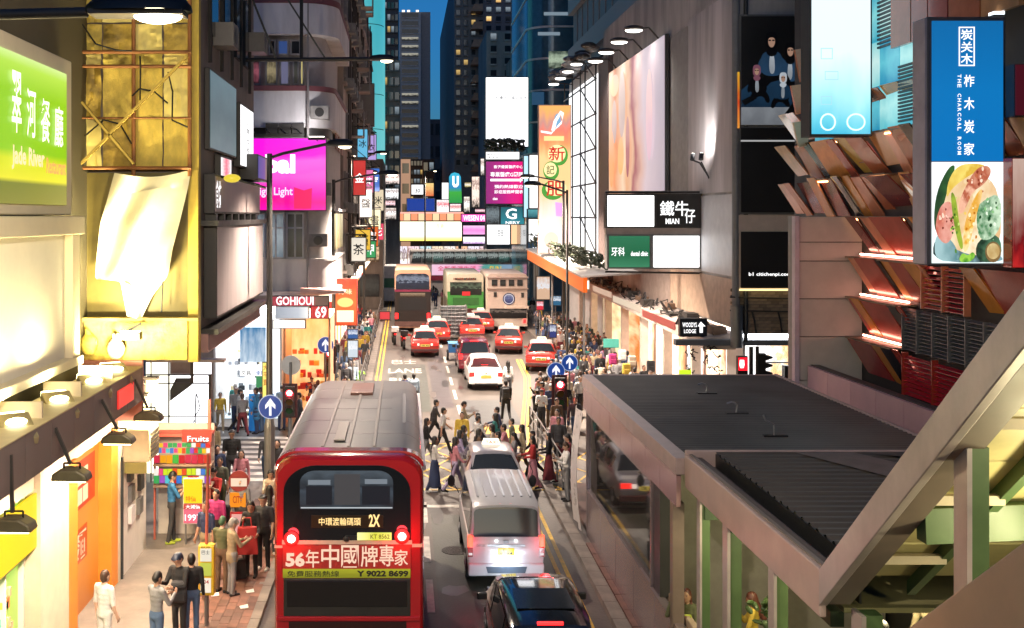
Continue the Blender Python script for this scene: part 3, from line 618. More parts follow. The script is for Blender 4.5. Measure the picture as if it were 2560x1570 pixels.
fsign('deep red sign with a big white figure, right of the blue grey panel',776,764,822,797,42.0,.2,em('deepred_lit','#c82830',.9),None,[('69',788,766,816,795,LETW)])
fsign('white lit fascia strip above the warm shop',682,799,764,822,42.05,.3,em('white_soft2','#fff6ea',1.6),None)
fsign('orange sign board with a yellow oval and a cream panel on the far pavement corner',836,697,893,814,47,.35,em('orange_board','#f06030',.95,noise=.5,nscale=3,stops=[(0,'#e85028'),(.5,'#ff7a3c'),(1,'#e0402c')]),pm('board_red',(.35,.04,.03),.5),[('好味',846,722,880,736,em('cream_t','#ffe6b0',1.2,sample=False))],
      extra=lambda l,Y:(l.fell(863,756,20,12,Y,em('oval_yellow','#ffd080',1.1)),l.fpoly([(842,776),(884,776),(884,805),(842,805)],Y,em('cream_panel','#fff0c8',1.2))))
g = G(); g.ext([(-4.0,5.62),(-2.3,5.5),(-2.3,5.42),(-4.0,5.42)],'y',42.2,43.4,pm('canopy_pinkwhite',(.75,.45,.4),.5)); obj(g,'canopy',label='small pinkish white canopy over the red sign',cat='canopy')
# corner glass shop front nearer, at the left of the zebra crossing
gf = thing('glass_storefront','glowing white glass shopfront with dark frames, left of the zebra crossing','shop',(-7.0,34.4,.13))
g = G(); g.fb(365,905,527,1216,35.8,.1,em('storefront_white','#ffffff',2.3,noise=.4,nscale=2,axis=0,stops=[(0,'#fff8d8'),(.35,'#fbf6e0'),(.45,'#ffffff'),(1,'#f4f4f8')])); obj(g,'light_wall',gf)
g = G(); g.fpoly([(425,975),(425,1003),(480,962),(480,945),(440,945)],35.7,pm('stair_grey',(.12,.115,.11),.6)); g.fpoly([(425,905),(425,935),(480,935),(478,905)],35.7,pm('pink_grey',(.35,.26,.25),.6)); obj(g,'stair_underside',gf)
g = G()
for u0,v0,u1,v1 in ((365,936,527,939),(365,958,527,960),(365,1040,527,1042),(376,905,378,1216),(420,905,423,1216),(476,905,483,960),(521,936,528,1216)): g.fb(u0,v0,u1,v1,34.4,.08,pm('frame_maroon',(.07,.05,.05),.5))
obj(g,'frame',gf)
g = G(); g.fb(365,900,560,906,34.3,.5,pm('soffit_pale',(.5,.4,.38),.5)); obj(g,'canopy_edge',gf)
br = G(); br.tube([(PX(488,35),35,PZ(1080,35)),(PX(488,35),35,PZ(1030,35)),(PX(490,35),35,PZ(985,35))],.022,BLACKM); br.tube([(PX(488,35),35,PZ(1040,35)),(PX(500,35),35,PZ(1020,35)),(PX(492,35),35,PZ(985,35))],.018,BLACKM); br.tube([(PX(462,35),35,PZ(1078,35)),(PX(488,35),35,PZ(1050,35))],.018,BLACKM)
br.box(PX(470,35),PX(510,35),34.9,35.1,.13,.2,BLACKM); br.tube([(PX(488,35),35,.2),(PX(488,35),35,PZ(1080,35))],.022,BLACKM)
obj(br,'display_stand',label='thin black display stand before the glowing white shopfront',cat='stand')
# news kiosk with colour panels
ks = thing('magazine_kiosk','kiosk hung with rows of colourful magazines and panels','kiosk',(PX(455,28),28.3,.13))
g = G(); KY = 28.0
g.fb(382,1085,527,1092,KY,.6,pm('kiosk_red',(.5,.08,.06),.5)); g.fb(455,1075,527,1105,KY-.05,.1,em('kiosk_redsign','#f0503c',.9)); g.ftext('Fruits',468,1090,522,1104,KY-.07,LETW); obj(g,'header',ks)
pal = ['#e84a80','#f4c020','#38a858','#3a78d0','#e05020','#c8e020','#9a50c0','#f8f0e8','#e02828','#50c0d0']
rows = [(1108,1118,12),(1121,1133,14),(1138,1158,9),(1172,1188,12),(1190,1208,10)]
for r_, (v0,v1,n) in enumerate(rows):
    for i in range(n):
        u = 384+(525-384)*i/n; g = G(); c_ = random.choice(pal if r_ != 2 else ['#c81828','#d83020','#e8a010','#40b040','#d02848']); g.fb(u+.6,v0+random.uniform(-1,1),u+(525-384)/n-.6,v1+random.uniform(-1,1),KY-.02-.02*random.random(),.02,em('mag_'+c_.strip('#'),c_,.8)); 
        obj(g,'magazine',ks)
g = G(); g.fb(382,1162,528,1166,KY-.1,.5,pm('kiosk_shelf',(.3,.2,.15),.6)); g.fb(382,1215,528,1219,KY-.1,.5,pm('kiosk_shelf',(.3,.2,.15),.6)); obj(g,'shelf',ks)
g = G(); g.fb(384,1085,388,1460,KY,.1,pm('kiosk_pole',(.5,.12,.08),.5)); g.fb(519,1000,526,1460,KY,.1,pm('kiosk_pole',(.5,.12,.08),.5)); obj(g,'post',ks)
g = G(); g.box(PX(384,KY),PX(526,KY),KY+.55,KY+.62,.13,3.0,pm('kiosk_back',(.55,.5,.45),.6)); obj(g,'back',ks)
yb = thing('poster_board','yellow and pink poster board standing under the kiosk panels','poster board',(PX(482,27.6),27.6,.13))
g = G(); g.fb(458,1196,506,1310,27.6,.08,WHITEM); g.fb(462,1310,466,1385,27.6,.05,GREYM); g.fb(498,1310,502,1385,27.6,.05,GREYM); obj(g,'panel',yb)
g = G(); g.fb(459,1198,505,1258,27.57,.02,em('board_yellow','#ffd21c',.9)); g.fb(459,1260,505,1273,27.57,.02,em('board_red','#e8283c',.9)); g.fb(459,1274,505,1308,27.57,.02,em('board_pink','#f26a80',.85)); obj(g,'print',yb)
g = G(); g.ftext('特價',464,1240,490,1254,27.55,em('board_orange','#e86a10',.8)); g.ftext('1997',462,1286,502,1302,27.55,LETW); g.ftext('大減價',464,1262,500,1272,27.55,LETW); obj(g,'lettering',yb)
# meter boxes and wall things of the white wall near the orange doorway
ab = thing('air_conditioner','beige air conditioner box hung on the white wall beside the orange doorway','air conditioner',(-6.2,25.4,2.9))
g = G(); g.box(-6.45,-5.85,25.15,26.2,2.75,3.5,pm('ac_beige',(.5,.42,.26),.6)); obj(g,'casing',ab,bevel=.02); g = G(); 
for k in range(6): g.box(-5.85,-5.83,25.3,26.1,2.85+k*.1,2.89+k*.1,DARKM)
g.box(-6.4,-5.9,25.1,25.15,2.5,2.75,pm('vent_olive',(.2,.18,.05),.6)); obj(g,'grille',ab)
g = G()
for k,(y,z) in enumerate(((25.5,2.2),(26.4,2.3),(25.6,1.7),(26.5,1.75),(25.6,1.2),(26.4,1.2))): g.box(-6.45,-6.36,y,y+.35,z,z+.38,(DARKM,WHITEM,GREYM)[k%3])
obj(g,'notice_frame',shop)
g = G(); g.box(-6.46,-6.4,24.95,25.02,.13,2.9,pm('teal_black',(.02,.03,.035),.4)); obj(g,'pipe',shop)
for k, (y, z, lb) in enumerate(((26.5,4.15,'round white wall lantern at the end of the grey fascia'),(25.6,3.9,'square cream lit lantern below the far hanging floodlight'))):
    t = thing('wall_lantern',lb,'lamp',(-6.1,y,z)); g = G(); g.box(-6.45,-6.1,y,y+.06,z+.2,z+.26,DARKM); g.box(-6.25,-5.95,y-.12,y+.18,z+.3,z+.36,DARKM); obj(g,'bracket',t); g = G(); g.box(-6.22,-5.98,y-.1,y+.16,z-.25,z+.3,em('lantern_cream','#fff0b8',4)); obj(g,'shade',t,bevel=.03)
    bulb(t,(-5.7,y-.3,z-.1),130,(1,.78,.45))

# ================================================================== TENEMENTS AND TOWERS
PANES = [GLD, PAND, em('pane_amber','#e0a850',.7,noise=.8,nscale=6,stops=[(0,'#503818'),(1,'#f0c878')],sample=False), em('pane_cool','#7a8a98',.55,noise=.8,nscale=6,stops=[(0,'#283038'),(1,'#a8b8c4')],sample=False)]
def win_mesh(w, h, pane, frame, d=.12):
    g = G(); b = .06                                             # stands in the plane y=0, faces -y
    g.box(0,w,-.02,.05,0,h,pane)
    g.box(0,w,-d,0,-b,0,frame); g.box(0,w,-d,0,h,h+b,frame); g.box(-b,0,-d,0,-b,h+b,frame); g.box(w,w+b,-d,0,-b,h+b,frame); g.box(w/2-b/2,w/2+b/2,-.05,-.021,0,h,frame)
    return meshof(g,'window')
acg = G(); acg.box(-.35,.35,-.45,0,0,.5,pm('ac_case',(.2,.19,.18),.6,var=.4)); acg.box(-.28,.28,-.46,-.45,.06,.44,BLACKM); ac_mesh = meshof(acg,'air_conditioner')
ORD = ['first','second','third','fourth','fifth','sixth','seventh','eighth','ninth','tenth','eleventh','twelfth','thirteenth','fourteenth']
def tenement(label, plane, y0, y1, z0, z1, s, wall, fw=1.2, fh=1.4, pitch=2.4, floor=3.1, lit=.2, depth=8, group=None, acs=0, recess=1.4, gz=5.2, name='tenement_building', skip=None, ledge=True):
    """block along the street: its face lies on x = plane and looks towards s"""
    t = thing(name,label,'building',(plane-s*depth/2,(y0+y1)/2,0),group)
    g = G(); g.box(plane-s*depth,plane,y0,y1,gz,z1,wall); g.box(plane-s*depth,plane-s*recess,y0,y1,0,gz,pm('ground_storey',(.3,.25,.22),.7)); obj(g,'wall',t)
    fr = pm('tenement_frame',(.22,.2,.19),.6,var=.3)
    ms = [win_mesh(fw,fh,p,fr) for p in PANES]; rz = R(90) if s > 0 else R(-90)
    z = gz+.9; lg = G()
    while z+fh < z1-.3:
        y = y0+.5
        if ledge: lg.box(plane,plane+s*.18,y0,y1,z-.45,z-.3,wall)
        while y+fw < y1-.2:
            m = ms[2] if random.random() < lit*.5 else ms[3] if random.random() < lit else random.choice(ms[:2])
            if not (skip and skip(y,z)): piece(m,'window',t,(plane,y if s > 0 else y+fw,z),(0,0,rz))
            y += pitch
        z += floor
    if lg.v: obj(lg,'ledge',t)
    ac_used = set()
    for k in range(acs):
        while True:
            wy = random.randrange(max(1,int((y1-y0-.7)/pitch))); wz = random.randrange(max(1,min(9,int((z1-gz-2)/floor))))
            if (wy,wz) not in ac_used: break
        ac_used.add((wy,wz)); y = y0+.5+wy*pitch+fw/2; z = gz+.35+floor*wz
        o = bpy.data.objects.new('air_conditioner',ac_mesh); COL.objects.link(o); o.location = (plane+s*.02,y,z); o.rotation_euler = (0,0,rz)
        tag(o,'dusty air conditioner, %s storey, %s window along, %s'%(ORD[wz],ORD[wy],' '.join(label.split(',')[0].split()[:3])),'air conditioner','air conditioners on the '+label.split(',')[0])
    return t
TW1 = pm('tenement_brown',(.30,.24,.21),.8,var=.55,scale=.7,streak=.25,bump=.4)
TW2 = pm('tenement_dark',(.22,.19,.17),.8,var=.5,scale=.7,streak=.25,bump=.4)
TW3 = pm('tenement_pink',(.38,.29,.26),.8,var=.45,scale=.7,streak=.25,bump=.4)
tenement('brown stained tenement behind the magenta screen, above the red shop signs',-2.9,52.0,62,0,40,1,TW1,acs=24,pitch=2.0,floor=3.0)
tenement('darker stained tenement, second along the left side past the screen',-2.85,62.1,76,0,36,1,TW2,acs=24,pitch=2.2,floor=3.0)
tenement('pinkish stained tenement, third along the left side, near the teal tower',-2.9,76.1,97,0,24,1,TW3,acs=18,pitch=2.6)
# clutter on their faces: pipes, cages, drying racks
pc = G()
for k in range(16):
    y = random.uniform(52,96); x = -2.78; pc.cyl((x,y,5.2),(x,y,24),.06,DARKM,6)
obj(pc,'drain_pipes',label='dark drain pipes running down the left tenement faces',cat='pipes',kind='stuff')
for k in range(14):
    y = 53+k*2.1; wz = random.randrange(8); z = 6.5+3.05*wz; g = G(); d = random.uniform(.5,.95)
    for i in range(5): g.cyl((-2.85+d,y+i*.35,z),(-2.85+d,y+i*.35,z+1.3),.02,GREYM,5)
    g.box(-2.85,-2.85+d,y-.05,y+1.45,z-.06,z,TW1); g.box(-2.85,-2.85+d,y-.05,y+1.45,z+1.3,z+1.36,pm('cage_roof',(.25,.2,.17),.7)); g.cyl((-2.85+d,y,z+.65),(-2.85+d,y+1.4,z+.65),.02,GREYM,5)
    obj(g,'window_cage',label='rusty window cage, %s one along the left tenements, %s storey up'%(ORD[k],ORD[wz]),cat='window cage',group='window cages on the left tenements')
# projecting signs on the left, past the screen
fsign('blank grey billboard jutting out high over the left tenements',858,208,936,316,70,.5,pm('board_grey',(.16,.145,.13),.6,var=.12),DARKM,name='billboard',cat='billboard')
fsign('cream board with red characters above the orange sign board',868,604,903,656,64,.3,em('cream_sign','#e8d8c8',.9),None,[('同仁',872,632,900,650,LETK)])
fsign('small white lit sign above the orange sign board',862,668,890,690,58,.3,em('white_soft','#ffffff',1.3))
fsign('narrow white and violet vertical sign far along the left side',934,430,948,505,92,.3,em('white_violet','#ffffff',1.4,stops=[(0,'#3a78c8'),(.4,'#f4eeff'),(1,'#ffffff')]))
fsign('slim dark blue vertical sign low on the left, before the cream banner',940,512,957,552,100,.3,em('navy_sign','#24508c',.8,noise=.6,nscale=5,stops=[(0,'#183868'),(1,'#8ab0e0')]))
fsign('yellow ochre vertical sign behind the scaffold frame on the left',898,455,918,575,80,.3,em('ochre_sign','#8a7a28',.55,noise=.7,nscale=5,stops=[(0,'#5a4a18'),(1,'#b0a040')]))
fsign('pale sign with a column of black characters behind the scaffold frame',884,455,896,560,78,.3,em('pale_sign','#d8cfc4',.8),None,[('酒',886,465,894,478,LETK),('店',886,482,894,495,LETK),('樓',886,499,894,512,LETK)])
fsign('small white shop sign over the far left pavement',905,612,935,640,86,.3,em('white_warm','#fff0dc',1.2),None,[('藥房',909,616,931,636,LETK)])
fsign('red square sign at the end of the left pavement railing',948,778,976,800,88,.2,em('red_small','#e04048',.8))
sf = thing('scaffold_frame','black steel frame with diagonals jutting from the left tenements','scaffold',(PX(905,66),66,PZ(620,66)))
for k,(a,b) in enumerate((((870,384),(938,384)),((870,453),(932,453)),((870,517),(936,517)),((862,592),(942,592)),((862,602),(942,602)))):
    g = G(); g.bar((PX(a[0],66),66,PZ(a[1],66)),(PX(b[0],66),66,PZ(b[1],66)),.12,.12,BLACKM); obj(g,'beam',sf)
for a,b in (((895,370),(895,606)),((935,440),(935,600)),((872,400),(930,515)),((872,470),(934,580)),((890,520),(900,590)),((872,540),(900,590))):
    g = G(); g.bar((PX(a[0],65.9),65.9,PZ(a[1],65.9)),(PX(b[0],65.9),65.9,PZ(b[1],65.9)),.1,.1,BLACKM); obj(g,'strut',sf)
for k,(u,v,Y) in enumerate(((880,373,60),(915,430,80))):
    t = thing('wall_lamp',['street light on a thin arm off the left tenements, right of the magenta screen','street light on a thin arm further along the left tenements'][k],'lamp',(PX(u,Y),Y,PZ(v,Y)))
    g = G(); l = G(); g.cyl((-2.9,Y,PZ(v+10,Y)),(PX(u,Y),Y,PZ(v,Y)),.05,DARKM,6); obj(g,'arm',t); g = G(); lamp_head(g,l,PX(u-12,Y),PX(u+30,Y),Y,PZ(v,Y),.34,.16); obj(g,'lamp_head',t,smooth=True); obj(l,'lamp_bowl',t,smooth=True)
    spot(t,(PX(u+14,Y),Y,PZ(v+6,Y)),(PX(u+20,Y),Y,0),2600,WARM)
# teal tower: glowing rounded front
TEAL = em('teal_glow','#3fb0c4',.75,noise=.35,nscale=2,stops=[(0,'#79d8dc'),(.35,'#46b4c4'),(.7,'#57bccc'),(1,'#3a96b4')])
tt = thing('teal_tower','rounded tower glowing turquoise behind the left tenements','tower',(-3.2,103,0))
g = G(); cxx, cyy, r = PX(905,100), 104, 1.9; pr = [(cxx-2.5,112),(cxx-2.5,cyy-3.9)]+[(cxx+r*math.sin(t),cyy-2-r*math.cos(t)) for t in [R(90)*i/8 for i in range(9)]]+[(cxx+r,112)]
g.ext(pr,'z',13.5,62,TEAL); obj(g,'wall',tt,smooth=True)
for k in range(16):
    z = 10+k*3.2; g = G(); g.ext([(cxx-2.45,cyy-3.93),(cxx+.1,cyy-3.93),(cxx+.1,cyy-3.88),(cxx-2.45,cyy-3.88)],'z',z+1.1,z+2.4,(PAND if k%3 else em('pane_slate','#4a6a88',.5))); obj(g,'window',tt)
    g = G(); g.ext([(cxx-2.55+p[0]-cxx+2.5+0,p[1]-.03) for p in pr[1:-1]]+[(p[0]+.04,p[1]+.02) for p in pr[1:-1]][::-1],'z',z-.04,z+.02,pm('teal_joint',(.05,.09,.1),.5)); obj(g,'joint',tt)
g = G(); g.box(cxx-2.5,cxx+1.95,98.0,112,0,13.5,TW2); obj(g,'podium',tt)
for k in range(4):
    for j in range(2): g = G(); g.box(cxx-2.2+j*2.1,cxx-.5+j*2.1,97.9,98.0,1.2+k*3.1,3.2+k*3.1,(em('pod_lit','#ffd8a8',.9,noise=1,nscale=7,stops=[(0,'#30241c'),(.45,'#ffd8a8'),(.7,'#503828'),(1,'#fff0d8')]),PAND)[(k+j)%2]); obj(g,'podium_window',tt)
def tower(label, u0, u1, v_top, Y, dep, wall, rows, cols, wm=0, pane=None, lit=.15, v_bot=None, name='tower', fw=.7, fh=.5, side=None, group=None):
    x0, x1 = PX(u0,Y), PX(u1,Y); z1 = PZ(v_top,Y); z0 = 0 if v_bot is None else PZ(v_bot,Y)
    t = thing(name,label,'tower',((x0+x1)/2,Y+dep/2,0),group); g = G(); g.box(x0,x1,Y,Y+dep,0,z1,wall); obj(g,'wall',t)
    W = (x1-x0)*(1-wm*2)/cols; Hh = (z1-max(z0,4))/rows; pn = pane or PANES; ms = []
    for p in pn:
        q = G(); q.box(0,W*fw,-.12,.02,0,Hh*fh,p); q.box(-.05,W*fw+.05,-.25,-.0,-.18,0,wall); ms.append(meshof(q,'window'))
    for i in range(rows):
        for j in range(cols):
            m = ms[0] if random.random() > lit else random.choice(ms[1:] or ms)
            piece(m,'window',t,(x0+(x1-x0)*wm+W*(j+(1-fw)/2),Y-.0,max(z0,4)+Hh*(i+.3)))
    return t
sl = tower('grey slab tower with a stack of long dark window bands',998,1052,30,250,12,pm('slab_grey',(.45,.44,.43),.7,var=.1),19,1,wm=.12,pane=[pm('band_dark',(.012,.012,.016),.2,var=0),em('band_lit','#a8a498',.5,noise=1,nscale=9,stops=[(0,'#0c0c0e'),(.58,'#1a1a1c'),(.72,'#d0ccb8')],sample=False)],lit=.25,v_bot=410,fw=1,fh=.55)
g = G(); g.box(PX(1052,250)+.05,PX(1076,252),252,262,0,PZ(30,252),pm('slab_side',(.25,.24,.24),.7)); obj(g,'side_wall',sl)
g = G(); 
for u in (1005,1018,1040): g.fb(u,25,u+7,30,250,1,em('roof_lamp','#fff0d8',1.5))
obj(g,'roof_lamp',sl)
tower('dark navy tower just left of the grey slab tower',958,996,-60,170,20,pm('navy_wall',(.035,.045,.065),.5),16,4,lit=.45,v_bot=420)
tower('black stained tenement low before the grey slab tower',955,1000,150,130,12,TW2,9,3,lit=.35,v_bot=480,name='tenement_building')
gt_ = tower('slim dark green tower far in the gap of sky',1110,1136,118,340,20,pm('green_tower',(.05,.08,.075),.5),18,3,lit=.5,pane=[pm('green_pane',(.03,.07,.06),.3),em('pane_green','#7fb09a',.5,sample=False)])
g = G(); g.fb(1110,116,1133,121,339,.5,em('crown_light','#bfe8d8',1.4)); obj(g,'roof_light',gt_)
tower('low dark navy block closing the street under the sky gap',1068,1140,298,300,20,pm('block_navy',(.03,.035,.05),.6),5,4,lit=.1)
tower('low brown block behind the small blue billboard',1057,1086,398,200,12,pm('block_brown',(.14,.08,.05),.7),5,2,lit=.2)
tower('dark block with dense lit windows, left of the brown block',1026,1058,398,205,12,pm('block_black',(.05,.05,.05),.7),9,4,lit=.5)
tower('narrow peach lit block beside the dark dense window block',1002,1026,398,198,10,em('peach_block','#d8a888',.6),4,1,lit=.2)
# far street end: banner bridge and signs
fsign('long cream lit banner spanning the street far away',940,552,1156,604,135,.8,em('cream_banner','#fff6d8',1.7,stops=[(0,'#ffd860'),(.14,'#ffe890'),(.3,'#fffbe6'),(1,'#fff8d8')]),None,[('百貨',1090,560,1110,570,em('banner_t','#e8c878',1.0,sample=False))],name='banner',cat='banner')
for k,u in enumerate((945,1150)): g = G(); g.cyl((PX(u,135),135.4,0),(PX(u,135),135.4,6),.2,GREYM,8); obj(g,'steel_post',label=('left','right')[k]+' steel post carrying the long cream banner',cat='post')
rs = thing('row_sign','row of orange lit tiles above the long cream banner','sign',(PX(1060,136),136,PZ(552,136)))
for k in range(9): g = G(); g.fb(992+k*18,534,1008+k*18,551,136,.4,em('orange_tile%d'%(k%2),('#ff9a70','#ffd8a8')[k%2],1.0)); obj(g,'tile',rs)
g = G(); g.fb(985,530,1160,534,136.1,.5,em('tile_rail','#ffb8a8',1.0)); obj(g,'rail',rs)
fsign('small plain blue billboard over the far street end',1016,495,1088,529,150,.5,em('blue_board','#1440a0',.8),WHITEM,name='billboard',cat='billboard')
fsign('white panel with two black figures above the small blue billboard',1027,460,1060,488,160,.4,em('white_soft','#ffffff',1.3),None,[('30',1038,471,1050,482,LETK)])
fsign('amber lit panel above the small blue billboard',1060,456,1086,492,161,.4,em('amber_panel','#f0b050',.9,noise=.8,nscale=5,stops=[(0,'#e06a40'),(1,'#ffe090')]))
fsign('tall white lit wall sign right of the small blue billboard',1103,455,1123,531,158,.4,em('white_soft','#ffffff',1.3))
fsign('white and red flecked sign low on the far street end',1090,498,1124,532,156,.4,em('whitered','#ffd8d8',1.1,noise=1,nscale=12,stops=[(0,'#ffffff'),(.5,'#ffeaea'),(.6,'#e05060'),(1,'#ffffff')]))
bg = thing('vertical_sign','rounded blue and green vertical sign far in the street','sign',(PX(1139,128),128,PZ(507,128)))
g = G(); g.fext([(1123,507),(1123,442),(1128,434),(1136,431),(1147,434),(1152,442),(1155,507)],128,.4,em('bluegreen','#2aa0d0',.9,stops=[(0,'#2a9a48'),(.35,'#3fae3a'),(.5,'#2a8ac0'),(1,'#38c0e0')])); obj(g,'face',bg)
g = G(); g.fext([(1131,440),(1136,440),(1136,458),(1139,462),(1142,458),(1142,440),(1147,440),(1147,462),(1142,468),(1135,468),(1131,462)],127.95,.04,LETW); obj(g,'lettering',bg)
fsign('red flecked patterned panel under the blue and green sign',1123,508,1154,530,129,.4,em('redfleck','#ffd0c8',1.0,noise=1.2,nscale=14,stops=[(0,'#ffffff'),(.45,'#ffe0dc'),(.55,'#d04050'),(1,'#ffffff')]))
fsign('bright pink sign with small figures right of the cream banner',1152,534,1216,556,132,.4,em('hotpink','#ff60c0',1.1),None,[('WESEN 04',1158,538,1212,552,LETW)])
fsign('pale pink two row sign beneath the bright pink sign',1156,562,1214,588,131,.4,em('palepink','#ff9ae0',1.0,noise=.4,nscale=5,stops=[(0,'#ffb0ea'),(.5,'#ff8ad8'),(1,'#ffd0f2')]))
fsign('small violet and white sign under the pale pink sign',1156,590,1214,611,131.2,.4,em('violetwhite','#f8e8ff',1.2,noise=.9,nscale=9,stops=[(0,'#b080c0'),(.5,'#ffffff'),(1,'#fff0ff')]))
fsign('white lit shop front right of the pale pink sign',1216,560,1276,613,106,.4,em('white_soft','#ffffff',1.3),None,[('百佳',1244,574,1258,590,LETK)])
fsign('peach lit panel beside the far white shop front',1276,552,1312,612,105,.4,em('peach_lit','#ffc898',1.1))
fsign('teal sign with a big white letter G over the crossing bus',1250,516,1312,562,92,.5,em('teal_sign','#1a7a8c',.8,stops=[(0,'#2a90a0'),(1,'#14606c')]),None,[('G',1264,521,1292,548,LETW),('NERY',1264,553,1300,560,LETW)])
fsign('dark sign with pale marks under the magenta poster',1214,514,1250,562,92.5,.5,em('darkmix','#405058',.6,noise=1,nscale=9,stops=[(0,'#182028'),(.6,'#90a0a8'),(1,'#203038')]))
fsign('white lit panel beside the tall orange banner, lower one',1320,546,1362,610,91,.5,em('white_soft','#ffffff',1.3))
fsign('navy sign with a small white badge under the white panel',1318,604,1368,630,90,.5,em('navy_badge','#24425a',.7),None,[('M2',1332,618,1348,626,LETW)])
fsign('teal grid sign between the white panels right of the letter G sign',1318,522,1360,546,90.5,.5,em('tealgrid','#2f7f8c',.8,noise=1,nscale=10,stops=[(0,'#1a5a68'),(1,'#60b0b8')]))
fsign('pale blue lit vertical strip left of the tall orange banner',1308,388,1322,545,91.5,.5,em('paleblue','#b8e0f4',1.1))
fsign('white lit vertical panel left of the tall orange banner',1322,386,1352,522,91.8,.5,em('white_soft','#ffffff',1.3))

ls = thing('shopfront_row','row of lit shopfronts under the left tenements, behind the walkers','shop',(-4.3,72,.13))
for k in range(11):
    y0 = 52.3+k*4.1; c_ = ('#ffd0a0','#fff2e0','#ff9a80','#fff8f0','#ffc070')[k%5]
    g = G(); g.box(-4.32,-4.22,y0,y0+3.8,.13,3.6,em('left_shop_%d'%(k%5),c_,1.8,noise=.9,nscale=7,axis=1,stops=[(0,'#a86a48'),(.35,c_),(.7,'#fff4e8'),(1,c_)])); obj(g,'lit_window',ls)
    g = G(); g.box(-4.25,-3.3,y0,y0+3.9,3.75,4.3,em('left_fascia_%d'%(k%4),('#e04a3c','#f4e8d8','#e88a3a','#c8d8e8')[k%4],.9,noise=.8,nscale=9)); obj(g,'fascia_sign',ls)
    g = G(); g.box(-4.3,-3.0,y0,y0+3.9,4.32,4.4,em('left_canopy_light','#ffe0c0',2.5)); obj(g,'lit_soffit',ls)

fe = thing('far_shop_block','low block of bright shopfronts behind the crossing bus','shop',(3,137,0))
for k in range(14):
    x0 = -5.5+k*1.5; c_ = ('#ffe8c8','#fff6f0','#ffc8a0','#f8f0ff','#ffe0e8','#c8e8f0')[k%6]
    g = G(); g.box(x0,x0+1.42,137,137.3,.1,4.6,em('far_shop_%d'%(k%6),c_,1.1,noise=1.0,nscale=8,stops=[(0,'#403028'),(.42,c_),(.6,'#fff8f0'),(.75,'#705048'),(1,c_)])); obj(g,'lit_window',fe)
far = [(958,432,1000,462,'#ffe8e0','pale pink flecked sign before the dark stained far tenement'),(962,470,998,500,'#ffffff','white speckled sign left of the small blue billboard'),(950,500,990,516,'#f8d0d8','thin pink strip sign left of the small blue billboard'),(958,518,992,550,'#e0d4cc','grey white window band above the left end of the cream banner'),(1178,440,1200,520,'#ffe4d4','tall pale peach pillar sign left of the magenta poster'),(1158,490,1176,532,'#f4ece0','cream sign between the green sign and the peach pillar'),(1200,395,1212,440,'#fff4ea','narrow white sign beside the magenta poster edge'),(1160,455,1182,470,'#d8c890','straw coloured bracket sign right of the blue and green sign'),(1060,500,1062,530,'#ffffff','thin white light pole sign'),(1186,521,1214,533,'#e8a8b8','rose coloured fascia under the peach pillar')]
for k,(u0,v0,u1,v1,c_,lb) in enumerate(far):
    if k == 8: continue
    fsign(lb,u0,v0,u1,v1,126+k*.7,.4,em('farc_%d'%k,c_,1.15,noise=1.1,nscale=9,stops=[(0,'#2a2420'),(.38,c_),(.62,'#ffffff' if k%2 else c_),(.74,'#886860'),(1,c_)]))
# clutter hung on the left fronts: signs on brackets, one glyph each
gl = [(52.5,'茶','#e8e0d0','cream',6.2,1.0,1.6),(54.5,'金','#c82828','red',9.4,.9,2.4),(57,'鐘','#f0c040','amber',6.6,1.1,1.5),(59.5,'冰','#60b8e0','sky blue',11.5,.8,2.2),(62.5,'醫','#f4f4f4','white',8.3,1.0,2.2),(65,'押','#38a060','green',5.9,1.2,1.4),(68,'時','#e878b0','pink',9.8,.9,2.0),(71,'車','#e86a28','orange',6.4,1.2,1.8),(75,'衣','#b8a0e0','lilac',12.2,.9,2.4),(78.5,'書','#f8f0c0','pale yellow',7.4,1.2,2.0),(82,'海','#3a70c8','blue',10.2,1.0,2.4),(86,'花','#d83860','crimson',6.5,1.3,1.8),(90,'米','#e8d8b8','buff',8.8,1.2,2.4)]
for k,(y,ch,c_,cn_,z,w_,h_) in enumerate(gl):
    w_ *= .75; h_ *= .75
    x0 = -2.75; t = thing('bracket_sign','%s bracket sign with one character, hung on the left tenements'%cn_,'sign',(x0+.2+w_/2,y,z),'bracket signs on the left tenements')
    g = G(); g.box(x0+.2,x0+.2+w_,y,y+.22,z,z+h_,DARKM); obj(g,'housing',t); g = G(); g.box(x0+.24,x0+.16+w_,y-.02,y+.0,z+.05,z+h_-.05,em('bracket_'+c_.strip('#'),c_,.85,noise=.4,nscale=4,stops=[(0,c_),(1,c_)])); obj(g,'face',t)
    g = G(); m_ = LETK if cn_ in ('cream','white','amber','pale yellow','buff','sky blue','lilac') else LETW; hh = min(w_*.7,h_*.8); g.text(ch,(x0+.2+w_*.15,y-.03,z+h_/2-hh/2),(1,0,0),(0,0,1),w_*.7,hh,m_); obj(g,'lettering',t)
    g = G(); g.cyl((x0-.1,y+.1,z+h_+.1),(x0+.2+w_,y+.1,z+h_+.1),.04,DARKM,6); g.cyl((x0-.1,y+.1,z+h_+.9),(x0+.2+w_,y+.1,z+h_+.1),.02,DARKM,5); obj(g,'bracket',t)
